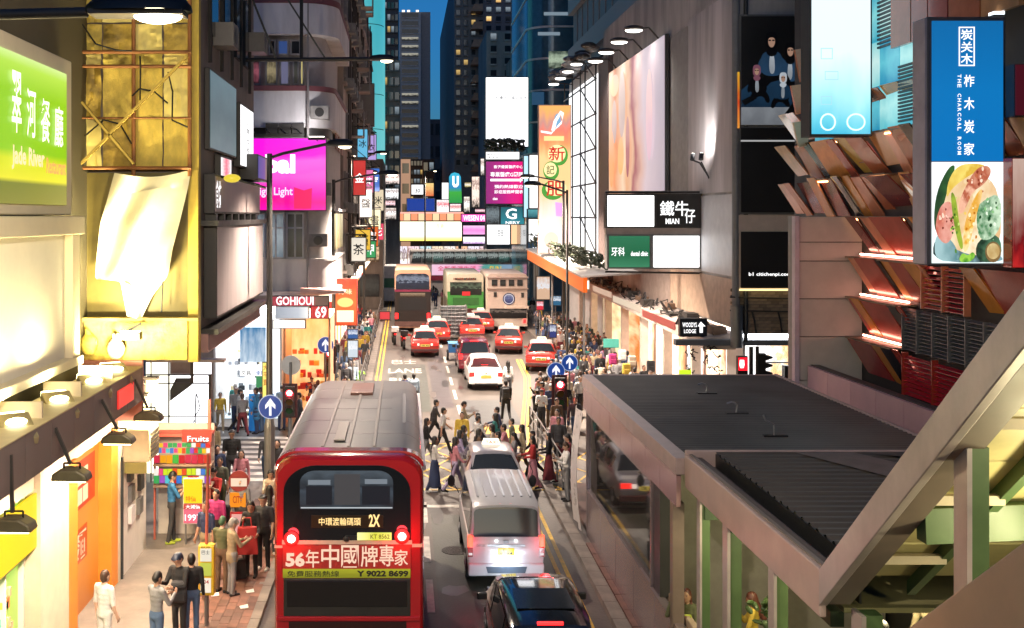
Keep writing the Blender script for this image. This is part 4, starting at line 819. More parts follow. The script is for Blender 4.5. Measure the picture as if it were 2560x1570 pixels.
# fittings on the round cornered building
for k,(x,z) in enumerate(((-3.3,12.2),(-3.2,9.2),(-3.35,7.2))):
    q = thing('air_conditioner',('air conditioner below the maroon band of the corner building','air conditioner at the right edge of the magenta screen','air conditioner beside the white framed windows of the corner building')[k],'air conditioner',(x,42.9,z)); g = G(); g.box(x-.35,x+.35,42.75,43.5,z,z+.5,pm('ac_case',(.2,.19,.18),.6,var=.4)); obj(g,'casing',q); g = G(); g.disc((x,42.74,z+.25),.18,BLACKM); obj(g,'fan_grille',q)
for k in range(3): g = G(); x = -6.5+k*.18 if k < 2 else -3.75; g.cyl((x,42.78,5.6),(x,42.78,22),.05,pm('pipe_grey',(.22,.2,.2),.5),7); obj(g,'drain_pipe',cb)
for k in range(4): g = G(); u = 625+k*38; g.bar((PX(u,42.6),42.75,PZ(322,42.6)),(PX(u,42.6)+.3,41.7,PZ(338,42.6)),.05,.05,BLACKM); obj(g,'bracket',cb)

fl = thing('floodlight','small lit floodlight on the top right corner of the magenta screen','floodlight',(PX(792,42.2),42.0,PZ(350,42.2)))
g = G(); zf = PZ(346,42.2); x = PX(792,42.2); g.box(x-.3,x+.35,41.75,42.0,zf-.08,zf+.02,DARKM); g.bar((x,42.0,zf),(x,42.7,zf-.1),.05,.05,DARKM); obj(g,'housing',fl); g = G(); g.box(x-.26,x+.31,41.77,41.98,zf+.022,zf+.05,em('flood_white','#fff8ec',5)); obj(g,'lens',fl); spot(fl,(x,41.8,zf+.12),(-4.9,43,13.2),48,(1,.95,.95),angle=165,blend=.9)
# ================================================================== RIGHT: PAVILION WITH THE DARK FLAT ROOF
PKM = pm('pavilion_metal',(.42,.34,.35),.25,metal=.6,var=.2,scale=1.2)
pav = thing('street_pavilion','pavilion with a dark ribbed flat roof and a long side window, on the right pavement','pavilion',(7.1,23.6,.13))
RD = pm('roof_dark',(.10,.097,.094),.45,var=.4,scale=.7); RD2 = pm('roof_dark_ribbed',(.085,.074,.066),.42,var=.15,scale=1.5)
def corrug(x0,x1,y0,y1,z,pitch,amp,mat,n=6):
    g = G(); ys = []; y = y0
    k = int((y1-y0)/pitch*n); P = []
    for i in range(k+1):
        yy = y0+(y1-y0)*i/k; zz_ = z+amp*max(-.2,math.cos(2*math.pi*(yy-y0)/pitch)); P.append((yy,zz_))
    vs = [(x0,a,b) for a,b in P]+[(x1,a,b) for a,b in P]; n_ = len(P)
    g.add(vs,[(i,i+1,i+1+n_,i+n_) for i in range(n_-1)],mat); return g
g = corrug(4.9,9.62,18.7,28.5,4.25,.19,.02,RD); g.box(4.9,9.62,18.72,28.48,4.05,4.225,RD); obj(g,'roof',pav,smooth=True)
g = G(); FT = pm('roof_edge_pink',(.45,.35,.34),.4,metal=.3,var=.25,scale=2); g.box(4.63,4.9,18.7,28.55,3.98,4.27,FT); g.box(4.9,9.7,28.5,28.6,3.98,4.27,FT); g.box(9.62,9.7,18.7,28.5,3.9,4.3,FT); obj(g,'roof_edge',pav,bevel=.015)
for y0 in np.arange(18.75,28.4,1.22):
    g = G(); y1 = min(y0+1.2,28.5); g.box(4.66,4.74,y0,y1,3.42,3.96,pm('fascia_pink',(.5,.31,.33),.25,metal=.6,var=.15)); obj(g,'fascia_panel',pav)
for y0 in np.arange(18.75,28.4,1.9):
    g = G(); y1 = min(y0+1.88,28.4); g.box(4.72,4.8,y0,y1,.13,1.3,PKM); obj(g,'wall_panel',pav,bevel=.01)
g = G(); g.box(4.7,4.8,20.9,28.3,1.3,1.38,PKM); g.box(4.7,4.8,20.9,28.3,3.32,3.42,PKM)
for y in (20.85,28.22): g.box(4.7,4.8,y,y+.1,1.38,3.32,PKM)
g.box(4.68,4.84,18.75,20.85,1.3,1.34,PKM); g.box(4.74,5.0,20.3,20.8,1.34,3.42,pm('dark_recess',(.03,.03,.03),.5)); g.box(4.66,4.86,19.0,19.2,.13,3.42,pm('post_ribbed',(.2,.15,.12),.5)); obj(g,'window_frame',pav)
g = G(); g.box(4.755,4.765,20.95,28.22,1.38,3.32,pm('pavilion_glass',(.03,.028,.026),.04,var=0,spec=1.0)); obj(g,'window',pav)
g = G(); g.box(4.9,9.6,28.3,28.4,.13,4.0,DARKM); g.box(9.5,9.6,18.8,28.3,.13,4.0,DARKM); obj(g,'rear_wall',pav)
for k,(u,v,lb) in enumerate(((1765,985,'curved silver hook on the dark flat roof, farthest of the three'),(1840,1035,'curved silver hook in the middle of the dark flat roof'),(1935,1092,'bent silver pipe on the dark flat roof, nearest of the three'))):
    Y = 4.15*F/(v-540); x = PX(u,Y); t = thing('roof_hook',lb,'hook',(x,Y,4.25),'hooks on the dark flat roof')
    g = G(); pts = [(x,Y,4.25),(x+.02,Y,4.42)]+[(x-.1+.12*math.cos(a),Y,4.42+.08*math.sin(a)) for a in [R(10),R(50),R(90),R(140)]]
    if k == 2: pts = [(x,Y,4.25),(x,Y,4.48),(x-.16,Y,4.56),(x-.2,Y,4.66)]
    g.tube(pts,.018,STEEL,8); obj(g,'rod',t,smooth=True); g = G(); g.box(x-.2,x+.25,Y-.05,Y+.06,4.255,4.285,BLACKM); obj(g,'foot',t)
# white plastic sheet at the far end
g = G(); n = 8; k = 10
pts = [(4.62+.35*(1-a/n)**2*0 - .32*(b/k)*(1-b/k)*1.2 - .12*math.sin(a*.9+b*.4)*.3, 28.5+1.15*a/n, .2+3.1*b/k) for b in range(k+1) for a in range(n+1)]
g.add(pts,[(b*(n+1)+a,b*(n+1)+a+1,(b+1)*(n+1)+a+1,(b+1)*(n+1)+a) for b in range(k) for a in range(n)],pm('white_sheet',(.65,.6,.58),.3,var=.15)); obj(g,'plastic_sheet',label='white plastic sheet hanging at the far end of the pavilion',cat='sheet',smooth=True)
# nearer ribbed roof with its gutter
nr = thing('ribbed_roof','nearer ribbed dark roof with a black gutter and salmon edge beam, before the sloping stair roof','roof',(7,15.7,4.2))
g = corrug(5.3,9.7,12.7,18.62,4.36,.27,.036,RD2,10); obj(g,'roof_sheet',nr,smooth=True)
SAL = pm('salmon_beam',(.46,.34,.32),.35,metal=.15,var=.2,scale=1.5)
g = G(); g.box(4.78,4.86,12.6,18.66,3.78,4.34,SAL); g.box(4.78,9.7,18.62,18.68,3.95,4.42,SAL); obj(g,'edge_beam',nr,bevel=.02)
g = G(); g.box(5.285,5.31,12.72,18.6,3.9,4.36,BLACKM); g.box(4.86,5.06,12.65,18.6,4.12,4.30,pm('gutter_side',(.09,.07,.065),.5)); g.box(5.06,5.3,12.65,18.6,4.10,4.14,BLACKM); g.box(4.84,4.9,12.65,18.6,4.30,4.36,pm('gutter_lip',(.25,.21,.19),.4,metal=.4)); obj(g,'gutter',nr)
g = G(); g.add([(6.6,18.5,4.41),(7.6,18.5,4.41),(9.0,15.6,4.41),(8.0,15.6,4.41)],[(0,1,2,3)],pm('flashing_sheet',(.15,.13,.125),.5,var=.5,scale=3,bump=.5)); g.add([(7.7,18.5,4.42),(9.6,18.4,4.42),(9.6,17.2,4.42)],[(0,1,2)],pm('flashing_dark',(.06,.055,.05),.6)); obj(g,'flashing',nr)
# ================================================================== COVERED STAIRS RISING TO THE FOOTBRIDGE
st = thing('covered_stairway','covered stairs rising to the footbridge, green posts under a sloping salmon edged roof','stairway',(6.2,12,.13))
GRN = pm('green_paint',(.075,.13,.05),.45,var=.15); GRN2 = pm('green_dark',(.03,.055,.025),.5,var=.15); PKF = pm('pink_flange',(.44,.38,.38),.35,metal=.2,var=.3,scale=1.4)
def SL(y): return 4.27+(12.7-y)*.742           # top line of the sloping beam
def SX(y): return 4.8-(12.7-y)*.0725
def slope_bar(g, xoff0, xoff1, ya, yb, dz0, dz1, mat):
    vs = []
    for y in (ya,yb):
        for xo,dz in ((xoff0,dz0),(xoff1,dz0),(xoff1,dz1),(xoff0,dz1)): vs.append((SX(y)+xo,y,SL(y)+dz))
    g.add(vs,[(0,3,2,1),(4,5,6,7),(0,1,5,4),(1,2,6,5),(2,3,7,6),(3,0,4,7)],mat)
g = G(); slope_bar(g,-.02,.08,12.62,3.0,-.42,0,PKF); obj(g,'edge_beam',st,bevel=.01)
g = G(); slope_bar(g,.085,.34,12.6,3.0,-.41,-.36,pm('beam_brown',(.17,.13,.11),.5)); obj(g,'beam_flange',st)
g = G(); slope_bar(g,.02,3.6,12.55,3.0,-.03,.03,RD2); obj(g,'roof',st)
YS = pm('soffit_yellow',(.55,.48,.22),.5,var=.15)
for k in range(22):
    g = G(); y = 12.4-k*.42; slope_bar(g,.36,3.5,y,y-.4,-.16-.01*(k%2),-.12,YS); obj(g,'soffit_plank',st)
for xo in (.95,2.0,3.2):
    g = G(); slope_bar(g,xo,xo+.1,12.5,3.2,-.34,-.17,GRN); obj(g,'rafter',st)
for k in range(6):
    y = 11.6-k*1.3; g = G(); g.box(SX(y)+.3,SX(y)+1.0,y-.05,y+.05,SL(y)-.36,SL(y)-.27,pm('cream_tie',(.5,.42,.3),.5)); obj(g,'tie',st)
def post(x,y,z0,z1,w=.16):
    g = G(); g.box(x-w*.35,x+w*.65,y-w/2,y+w/2,z0,z1,GRN); obj(g,'post',st); g = G(); g.box(x-w*.62,x-w*.35,y-w*.7,y+w*.7,z0,z1,PKF); obj(g,'post_flange',st)
post(4.82,9.3,1.5,6.45); post(5.2,12.3,.13,3.95,.2); post(5.0,16.7,.13,4.1,.18); post(5.02,14.7,.13,4.0,.16); post(5.0,18.3,.13,4.1,.14)
g = G(); g.bar((5.0,10.6,5.42),(9.5,10.6,5.62),.2,.34,GRN); obj(g,'cross_beam',st)
g = G(); g.box(5.0,9.5,18.2,18.4,3.35,3.75,GRN2); g.box(4.98,5.14,12.8,18.2,3.6,3.78,GRN2); g.box(5.1,9.5,12.7,18.6,3.80,3.86,pm('ceiling_olive',(.22,.2,.1),.6)); obj(g,'lintel',st)
g = G(); g.box(5.2,9.4,21.4,21.46,.13,3.7,pm('inner_wall',(.35,.33,.28),.35,metal=.3)); g.box(8.6,8.7,9,18.4,.13,3.7,pm('side_wall_green',(.06,.09,.05),.6)); obj(g,'inner_wall',st)
ng = 20
for k in range(ng):
    y = 17.6-k*.42; g = G(); g.box(5.25,8.5,y-.42,y,.13,.13+(k+1)*.25,pm('stair_tread',(.16,.15,.13),.7)); obj(g,'step',st)
g = G()                                                                  # left balustrade, rising towards the footbridge
def BZ(y): return 8.4-1030*9.3/F+(9.3-y)*.72
vs = [(4.27,10.6,BZ(10.6)),(4.27,3,BZ(3)),(4.27,3,BZ(3)-3),(4.27,10.6,BZ(10.6)-3)]; vs += [(x+.14,y,z) for x,y,z in vs]
g.add(vs,[(0,1,2,3),(7,6,5,4),(0,4,5,1),(1,5,6,2),(2,6,7,3),(3,7,4,0)],pm('salmon_wall',(.72,.44,.30),.5,var=.08)); obj(g,'balustrade',st,bevel=.02)
g = G(); g.box(4.9,5.02,18.6,21.0,.13,1.42,pm('cream_parapet',(.5,.38,.28),.5)); obj(g,'parapet',st,bevel=.02)
g = G()
for x,y,z0,z1 in ((5.35,16.2,.13,1.6),(5.35,15.2,.13,2.1)): g.cyl((x,y,z0),(x,y,z1),.03,GREYM,8)
g.tube([(5.35,16.9,1.3),(5.35,13,3.2)],.035,GREYM,8); g.tube([(5.35,16.9,1.3),(5.35,16.9,.13)],.035,GREYM,8); obj(g,'handrail',st)
for k,(x,y,z) in enumerate(((6.25,9.6,5.45),(6.2,7.9,6.75),(6.4,14.2,3.65),(6.3,17.6,3.65))):
    t = thing('tube_lamp',['lit tube lamp under the sloping stair roof, lower one','lit tube lamp under the sloping stair roof, upper one','lit tube lamp under the flat ceiling beside the stair posts','lit tube lamp at the back of the stair lobby'][k],'lamp',(x,y,z),'tube lamps of the covered stairs')
    g = G(); dz = .37 if k < 2 else 0; g.bar((x,y+.5,z+.1-dz),(x,y-.5,z+.1+dz),.16,.08,WHITEM); obj(g,'housing',t); g = G(); g.cyl((x,y+.45,z-dz*.9),(x,y-.45,z+dz*.9),.055,em('tube_lit','#fff2c0',5),10); obj(g,'tube',t)
    bulb(t,(x,y,z-.2),60 if k<2 else 55,(1,.88,.5),.2)
tb = G()
for k in range(60):
    a = random.uniform(0,6.28); r = random.uniform(0,.35); tb.ell((5.9+r*math.cos(a),17.9+r*.5*math.sin(a),.7+random.uniform(0,1.5)),(.09,.03,.05),pm('leaf_dark',(.04,.075,.02),.5),6,4,Matrix.Rotation(random.uniform(0,3),3,(random.random(),random.random(),1)))
plt = thing('potted_plant','potted bush just behind the stair posts','plant',(5.9,17.9,.13)); obj(tb,'foliage',plt,kind='stuff'); g = G(); g.cyl((5.9,17.9,.13),(5.9,17.9,.6),.18,pm('pot',(.2,.1,.06),.6),12,r2=.24); obj(g,'pot',plt)

# ================================================================== RIGHT: GREY PANEL WALL AND THE FOLDED COLOURED FACADE
GP = pm('grey_cladding',(.50,.45,.40),.45,metal=0,var=.1)
gw = thing('colour_panel_building','building with folded red and orange panels and a grey clad end, right','building',(13.5,25,.13))
g = G(); g.box(12.12,20,8,34,.13,22,pm('facade_backing',(.035,.03,.03),.6)); g.box(10.40,12.12,29.05,29.4,.13,4.2,pm('dark_base',(.05,.045,.045),.6)); g.box(10.40,12.12,29.05,29.4,4.2,8.35,pm('facade_backing',(.035,.03,.03),.6)); obj(g,'wall',gw)
for z0,z1 in ((.2,1.55),(1.57,2.9),(2.92,4.05),(4.07,5.2),(5.22,6.2),(6.22,7.2),(7.22,7.7),(7.72,8.38)):
    g = G(); g.box(10.42,12.1,28.95,29.04,z0,z1,GP); obj(g,'cladding_panel',gw,bevel=.008)
g = G(); g.box(10.3,10.42,28.88,29.1,.13,8.4,pm('edge_lilac',(.5,.42,.48),.35)); g.box(10.32,10.40,29.1,29.45,.13,8.4,GREYM); obj(g,'corner_trim',gw)
# pink parapet and its dark top, running towards the camera
g = G()
g.box(10.72,10.95,12,28.9,3.3,4.48,pm('dark_parapet',(.06,.055,.055),.5)); g.box(10.95,12.1,12,28.9,3.3,3.5,pm('ledge_black',(.015,.014,.014),.7)); obj(g,'parapet',gw)
for y0 in np.arange(12.1,28.8,1.4):
    g = G(); g.box(10.62,10.72,y0,min(y0+1.38,28.85),3.55,4.46,pm('parapet_pink',(.52,.32,.36),.4,var=.1)); obj(g,'parapet_panel',gw,bevel=.006)
FC = {k: pm('panel_'+k,c,.22,var=.2,coat=.3) for k,c in dict(red=(.36,.045,.03),brick=(.38,.06,.04),orange=(.62,.24,.04),salmon=(.60,.22,.12),maroon=(.16,.03,.03),tan=(.58,.27,.11),brown=(.40,.11,.045),dark=(.02,.015,.015),cream=(.6,.48,.34),olive=(.55,.36,.09),crimson=(.55,.03,.05)).items()}
XO, XI, RH, Z00 = 11.6, 12.08, 1.05, 4.2
LEDR = em('led_strip_warm','#ffa890',13); FILLU = em('fill_strip_amber','#ffb070',14)
def fold_panel(row, ya, yb, m, shear=.42):
    z0 = Z00+row*RH; z1 = z0+RH; g = G(); up_ = row > 3; q = lambda k: random.uniform(-k,k)
    sh = shear+q(.12); lo = .1+(q(.16) if up_ else q(.03)); xo = XO+(q(.16) if up_ else q(.03)); xi = XI+(q(.1) if up_ else 0); zt = z1-.02+(q(.06) if up_ else 0)
    P = [(xo,ya,zt),(xo+q(.03),yb,zt),(xi,yb-sh,z0+lo),(xi,ya-sh+q(.05),z0+lo+q(.03))]; Q = [(x+.04,y,z) for x,y,z in P]
    g.add(P+Q,[(0,1,2,3),(7,6,5,4),(0,4,5,1),(1,5,6,2),(2,6,7,3),(3,7,4,0)],m); obj(g,'facade_panel',gw)
def ledge(row, ya, yb, lit=True):
    z = Z00+row*RH; g = G(); g.box(XO+.005,XI+.05,ya,yb,z-.05,z-.005,pm('ledge_brown',(.22,.15,.1),.5)); obj(g,'ledge',gw)
    if lit:
        y = ya+.1; hi = row > 3; zs = z-.09 if hi else z+.05; xs = XO+.12 if hi else XI-.1
        while y < yb-.3:
            g = G(); g.cyl((xs,y,zs),(xs,min(y+1.1,yb-.1),zs),.02 if hi else .026,FILLU if hi else LEDR,8); obj(g,'light_strip',gw); y += 1.18
def run(row, y_start, y_end, seq):
    y = y_start; i = 0
    while y > y_end:
        k,w_ = seq[i%len(seq)]; fold_panel(row,max(y-w_,y_end-.2)+.012,y-.012,FC[k]) ; y -= w_; i += 1
run(0,28.85,26.0,(('red',1.5),('orange',.5),('dark',.7)))
run(1,28.85,25.9,(('brick',.35),('orange',.5),('red',1.5),('dark',.5)))
run(2,28.85,24.9,(('salmon',.6),('brick',1.2),('dark',.2),('orange',.5),('brick',.75),('orange',.7)))
run(3,28.85,23.5,(('maroon',.6),('dark',.3),('salmon',.55),('brick',1.8),('dark',.4),('orange',.8)))
run(4,34,21,(('salmon',.7),('brown',.5),('maroon',1.3),('tan',.6),('maroon',.9),('olive',.5),('dark',.35),('orange',.5)))
run(5,34,21,(('tan',.9),('salmon',.5),('brown',.8),('dark',.5),('orange',1.5),('brick',.5),('olive',.7),('brown',.9)))
run(6,34,24.3,(('cream',.8),('salmon',.7),('tan',.9),('brown',.8),('orange',.9)))
for row,ya,yb in ((1,26.2,28.85),(2,25.9,28.85),(3,24.9,28.85)): ledge(row,ya,yb)
for row,ya,yb in ((4,21,28.85),(5,22,24.6),(5,26.5,27.9),(5,30.2,31.6),(6,24.4,26.8),(6,29.2,30.5)): ledge(row,ya,yb)  # amber strips added on the upper rows to brighten their panels
# louvre fields: frames and slats one by one
slm = {}
def louvre(ya, yb, z0, z1, cols, m, fr, pitch=.082):
    key = (m.name,round((yb-ya)/cols,2))
    if key not in slm:
        q = G(); W_ = (yb-ya)/cols-.03; q.add([(-.05,-W_,0),(.05,-W_,.045),(.05,0,.045),(-.05,0,0),(-.05,-W_,.012),(.05,-W_,.057),(.05,0,.057),(-.05,0,.012)],[(0,1,2,3),(7,6,5,4),(0,4,5,1),(1,5,6,2),(2,6,7,3),(3,7,4,0)],m); slm[key] = meshof(q,'slat')
    for c_ in range(cols):
        y = yb-(yb-ya)*c_/cols-.015; z = z0+.03
        while z < z1-.05: piece(slm[key],'slat',gw,(11.78,y,z)); z += pitch
    for c_ in range(cols+1): g = G(); y = yb-(yb-ya)*c_/cols; g.box(11.69,11.84,y-.015,y+.015,z0,z1,fr); obj(g,'louvre_frame',gw)
louvre(21.4,25.75,Z00+RH,Z00+2*RH-.05,6,pm('slat_grey',(.13,.14,.16),.4,metal=.3),GREYM)
louvre(21.4,25.75,Z00,Z00+RH-.05,3,FC['crimson'],FC['red'],.105)
louvre(22.9,24.8,Z00+2*RH,Z00+3*RH-.05,2,FC['crimson'],FC['salmon'],.11)
for ya,yb,m in ((22.3,22.9,'orange'),(20.0,22.28,'brick'),(17.5,19.9,'red')): fold_panel(2,ya,yb,FC[m],.3)
for ya,yb,m in ((19.0,21.2,'red'),(16.5,18.9,'crimson')): fold_panel(3,ya,yb,FC[m],.3)
# turquoise upper field, brown boards above
TQ = [em('turq_%d'%i,c,.8,noise=.5,nscale=3,stops=[(0,c),(.5,d),(1,c)]) for i,(c,d) in enumerate((('#3aa6c0','#8adce0'),('#5cc0cc','#b4ecea'),('#2a92b8','#66c8d8'),('#8ad8dc','#d0f4f0')))]
for i,(ya,yb) in enumerate(((29.6,31.2),(28.2,29.55),(27.0,28.15),(25.9,26.95),(24.6,25.85))):
    for j,(z0,z1) in enumerate(((10.5,11.6),(11.62,12.7),(12.72,13.9),(13.92,15.2))):
        g = G(); g.box(11.7,11.76,ya,yb,z0,z1,TQ[(i*3+j)%4]); obj(g,'turquoise_panel',gw)
slq = G(); slq.box(-.06,.0,-1.02,0,0,.05,pm('slat_navy',(.03,.05,.07),.5)); slq = meshof(slq,'slat')
for i in range(16): piece(slq,'slat',gw,(11.68,26.93,12.5+i*.1)); piece(slq,'slat',gw,(11.68,25.8,10.6+i*.085))
for i,(ya,yb,c_) in enumerate(((24.9,25.9,'brown'),(24.1,24.85,'brick'),(23.2,24.05,'red'),(21.9,23.15,'brown'),(20.5,21.85,'tan'))):
    g = G(); g.box(11.5,11.6,ya,yb,12.35,16,FC[c_]); obj(g,'facade_panel',gw)
# loose salmon boards along the far edge of that facade
for k,(u0,v0,u1,v1,m) in enumerate(((2003,-40,2022,118,'cream'),(1988,118,2026,205,'salmon'),(1978,208,2024,286,'salmon'),(1984,300,2024,368,'cream'))):
    g = G(); Y = 31.5; g.fext([(u0,v0+6),(u1,v0),(u1-4,v1-4),(u0+14,v1)],Y,.12,FC[m]); obj(g,'facade_panel',gw)
# prints on a few of the upper boards (flat posters)
for k in range(12):
    row = random.choice((4,5,5)); y = random.uniform(22.5,32.5); z0 = Z00+row*RH; g = G(); f1,f2 = .25,.8; sh = .42
    def Pp(f,yy): return (XO+(XI-XO)*(1-f)-.012, yy-sh*(1-f), z0+.1+(RH-.12)*f)
    g.poly([Pp(f2,y),Pp(f2,y-.42),Pp(f1,y-.42),Pp(f1,y)],em('print_%d'%(k%4),('#e8c890','#c06a30','#f4e8d8','#a83a48')[k%4],.6,noise=1,nscale=8,stops=[(0,'#5a2418'),(.5,('#e8c890','#d08040','#f4e8d8','#c85a60')[k%4]),(1,'#80402a')])); obj(g,'print',gw)
# ---- the blue restaurant sign with the food picture
rsn = thing('restaurant_sign','tall blue sign with white Chinese characters above a picture of grilled meat','sign',(PX(2418,21),21,PZ(664,21)))
g = G(); g.fb(2318,42,2514,664,21,.55,pm('sign_case',(.10,.095,.11),.4,metal=.3)); obj(g,'housing',rsn,bevel=.015)
g = G(); g.fb(2312,46,2319,660,21.02,.5,pm('case_lilac',(.42,.38,.45),.35)); obj(g,'side_strip',rsn)
g = G(); g.fb(2331,52,2508,403,20.97,.05,em('blue_face','#0a70b4',.95,noise=.2,nscale=1,stops=[(0,'#0870b8'),(.5,'#0b72b6'),(1,'#0e66a4')])); obj(g,'blue_face',rsn)
Yf = 20.96; g = G(); L_ = lambda h: em('food_'+h.strip('#'),h,.95,noise=.5,nscale=6,stops=[(0,h),(1,h)],sample=False)
g.fb(2331,405,2508,658,20.97,.05,em('food_bg','#f4fbff',1.15,stops=[(0,'#dff0f0'),(1,'#ffffff')])); obj(g,'picture_face',rsn)
def foodmat(n,a,b,k=.95,s=7): return em('food_'+n,a,k,noise=1.,nscale=s,axis=0,stops=[(0,a),(.45,b),(.6,a),(1,b)],sample=False)
fd = G(); step = [0]
def lay(): step[0] += 1; return Yf-.003*step[0]
fd.fsm([(2333,598),(2333,656),(2506,656),(2506,640),(2440,600),(2380,575)],lay(),foodmat('plate','#1c2a24','#8ab0b8',.8,4))
fd.fsm([(2345,470),(2400,430),(2480,440),(2504,520),(2500,620),(2440,645),(2360,610)],lay(),foodmat('rice','#f4e6c4','#e0b884',1.0,5))
fd.fsm([(2440,600),(2500,580),(2506,655),(2440,656)],lay(),foodmat('dark_greens','#20382a','#5a8a68',.8,9))
fd.fsm([(2336,600),(2350,580),(2380,600),(2400,640),(2390,655),(2338,650)],lay(),foodmat('pale_plate','#a8ccd0','#5c8a90',.9,4))
fd.fsm([(2333,560),(2340,480),(2372,415),(2392,412),(2370,470),(2352,540),(2345,590)],lay(),foodmat('banana','#25402a','#3a6a38',.9))
fd.fsm([(2395,412),(2440,408),(2470,415),(2420,440),(2380,470),(2365,500),(2370,450)],lay(),foodmat('yellowleaf','#d8b040','#f0d870',1.))
fd.fsm([(2440,420),(2470,412),(2480,430),(2462,460),(2430,480),(2415,520),(2400,540),(2395,510),(2412,470)],lay(),foodmat('rib','#b05a40','#f0b89a',1.))
fd.fsm([(2338,560),(2350,515),(2372,500),(2388,520),(2390,560),(2378,600),(2362,612),(2342,590)],lay(),foodmat('steak','#c86a58','#f0b8a8',1.))
fd.fsm([(2440,520),(2460,500),(2500,480),(2506,560),(2480,600),(2445,600)],lay(),foodmat('herb','#3a7a4a','#cfe8c8',.95,14))
fd.fsm([(2375,475),(2390,490),(2398,560),(2410,620),(2400,625),(2384,560)],lay(),foodmat('stalk','#4a6a20','#a8c040',.9))
fd.fsm([(2410,560),(2432,500),(2452,470),(2458,480),(2440,540),(2420,630),(2406,628)],lay(),foodmat('corn','#e0a030','#f8e0a0',1.))
fd.fsm([(2395,655),(2405,630),(2420,640),(2432,628),(2440,640),(2425,656)],lay(),foodmat('leaf','#3a8a28','#a0d850',.95))
fd.fell(2483,630,20,26,lay(),foodmat('garlic_rim','#6a5030','#a08050',.8)); fd.fell(2483,628,16,20,lay(),foodmat('garlic','#e8d8a0','#b89860',1.))
for k in range(90):                                              # grain of the grill, herbs and dressing
    kind = k%5; u0,v0,ru,rv = ((2362,555,18,42),(2440,450,34,30),(2475,545,26,48),(2385,560,12,50),(2425,560,16,70))[kind]
    u,v = random.gauss(u0,ru*.5),random.gauss(v0,rv*.5)
    if 2336 < u < 2503 and 410 < v < 652:
        c_ = (('#7a2a1c','#ffd8c0','#e09078'),('#8a3a24','#ffe0c8','#c06a48'),('#e8f8e0','#1c4a28','#88c080'),('#2c5a1c','#c8e070','#5a8a30'),('#fff0c0','#c87818','#f0c860'))[kind][k%3]
        r_ = random.uniform(1.5,4.5); fd.fsm([(u+r_*random.uniform(.5,1.2)*math.cos(t),v+r_*1.5*random.uniform(.5,1.2)*math.sin(t)) for t in [R(60)*i for i in range(6)]],lay(),em('fleck_'+c_.strip('#'),c_,.95,sample=False),1)
obj(fd,'picture',rsn)
g = G(); Yt = 20.955; S1 = em('sign_white2','#ffffff',1.25,sample=False)
for ch,v0,v1 in (('柞',187,217),('木',243,275),('炭',300,333),('家',357,388)): g.ftext(ch,2410,v0,2436,v1,Yt,S1,.025)
for u0,v0,u1,v1 in ((2397,67,2437,70),(2397,162,2437,165),(2397,67,2400,165),(2434,67,2437,165)): g.fpoly([(u0,v0),(u1,v0),(u1,v1),(u0,v1)],Yt,S1)
for ch,v0,v1 in (('炭',73,100),('关',104,131),('木',134,160)): g.ftext(ch,2402,v0,2432,v1,Yt,S1,.03)
v = 186
for ch in 'THE CHARCOAL ROOM':
    if ch != ' ': g.text(ch,(PX(2394,Yt),Yt,PZ(v,Yt)),(0,0,-1),(1,0,0),.065,.07,S1)
    v += 12
obj(g,'lettering',rsn)
# white and pale blue sign, its top out of frame
def bubbles(l,Y):
    A = em('bubble_line','#e0fcff',1.2,sample=False)
    for u,v,a,b in ((2070,305,20,22),(2140,305,24,22)):
        for i in range(20):
            t0,t1 = 2*math.pi*i/20,2*math.pi*(i+1)/20
            l.fpoly([(u+a*math.cos(t0),v+b*math.sin(t0)),(u+a*math.cos(t1),v+b*math.sin(t1)),(u+(a-4)*math.cos(t1),v+(b-4)*math.sin(t1)),(u+(a-4)*math.cos(t0),v+(b-4)*math.sin(t0))],Y,A)
    for (u0,v0,u1,v1) in ((2052,120,2082,148),(2062,178,2096,200),(2052,240,2080,262)):
        for q in ((u0,v0,u1,v0+2),(u0,v1-2,u1,v1),(u0,v0,u0+2,v1),(u1-2,v0,u1,v1)): l.fpoly([(q[0],q[1]),(q[2],q[1]),(q[2],q[3]),(q[0],q[3])],Y,em('faint_line','#a8dce8',1.0,sample=False))
fsign('tall white and pale blue lit sign hanging beside the turquoise panels',2024,-160,2180,340,27,.6,em('white_turq','#c8f0ff',1.05,noise=.25,nscale=2,stops=[(0,'#40b4d4'),(.06,'#68cce0'),(.2,'#a8e6f0'),(.4,'#dff6fc'),(1,'#e4eef8')]),DARKM,mg=5,extra=bubbles)
fsign('narrow dark red sign at the right edge, beyond the blue sign',2530,395,2600,670,20.5,.3,em('darkred_sign','#b0202c',.6,noise=.6,nscale=4,stops=[(0,'#e03030'),(.2,'#8a1820'),(.7,'#d8b0a0'),(1,'#e8c8b8')]),FC['red'])
fsign('maroon sign with a pale mark at the top right edge',2536,160,2610,290,20.6,.3,em('maroon_sign','#5a1626',.5),DARKM)
t = thing('floodlight','small floodlight with a lit front on top of the blue sign','floodlight',(PX(2498,21.2),21.2,PZ(44,21.2))); g = G(); g.fb(2485,28,2512,36,21.1,.2,em('flood_cool','#f0faff',2)); obj(g,'lens',t); g = G(); g.fb(2485,36,2512,44,21.1,.22,GREYM); obj(g,'housing',t)

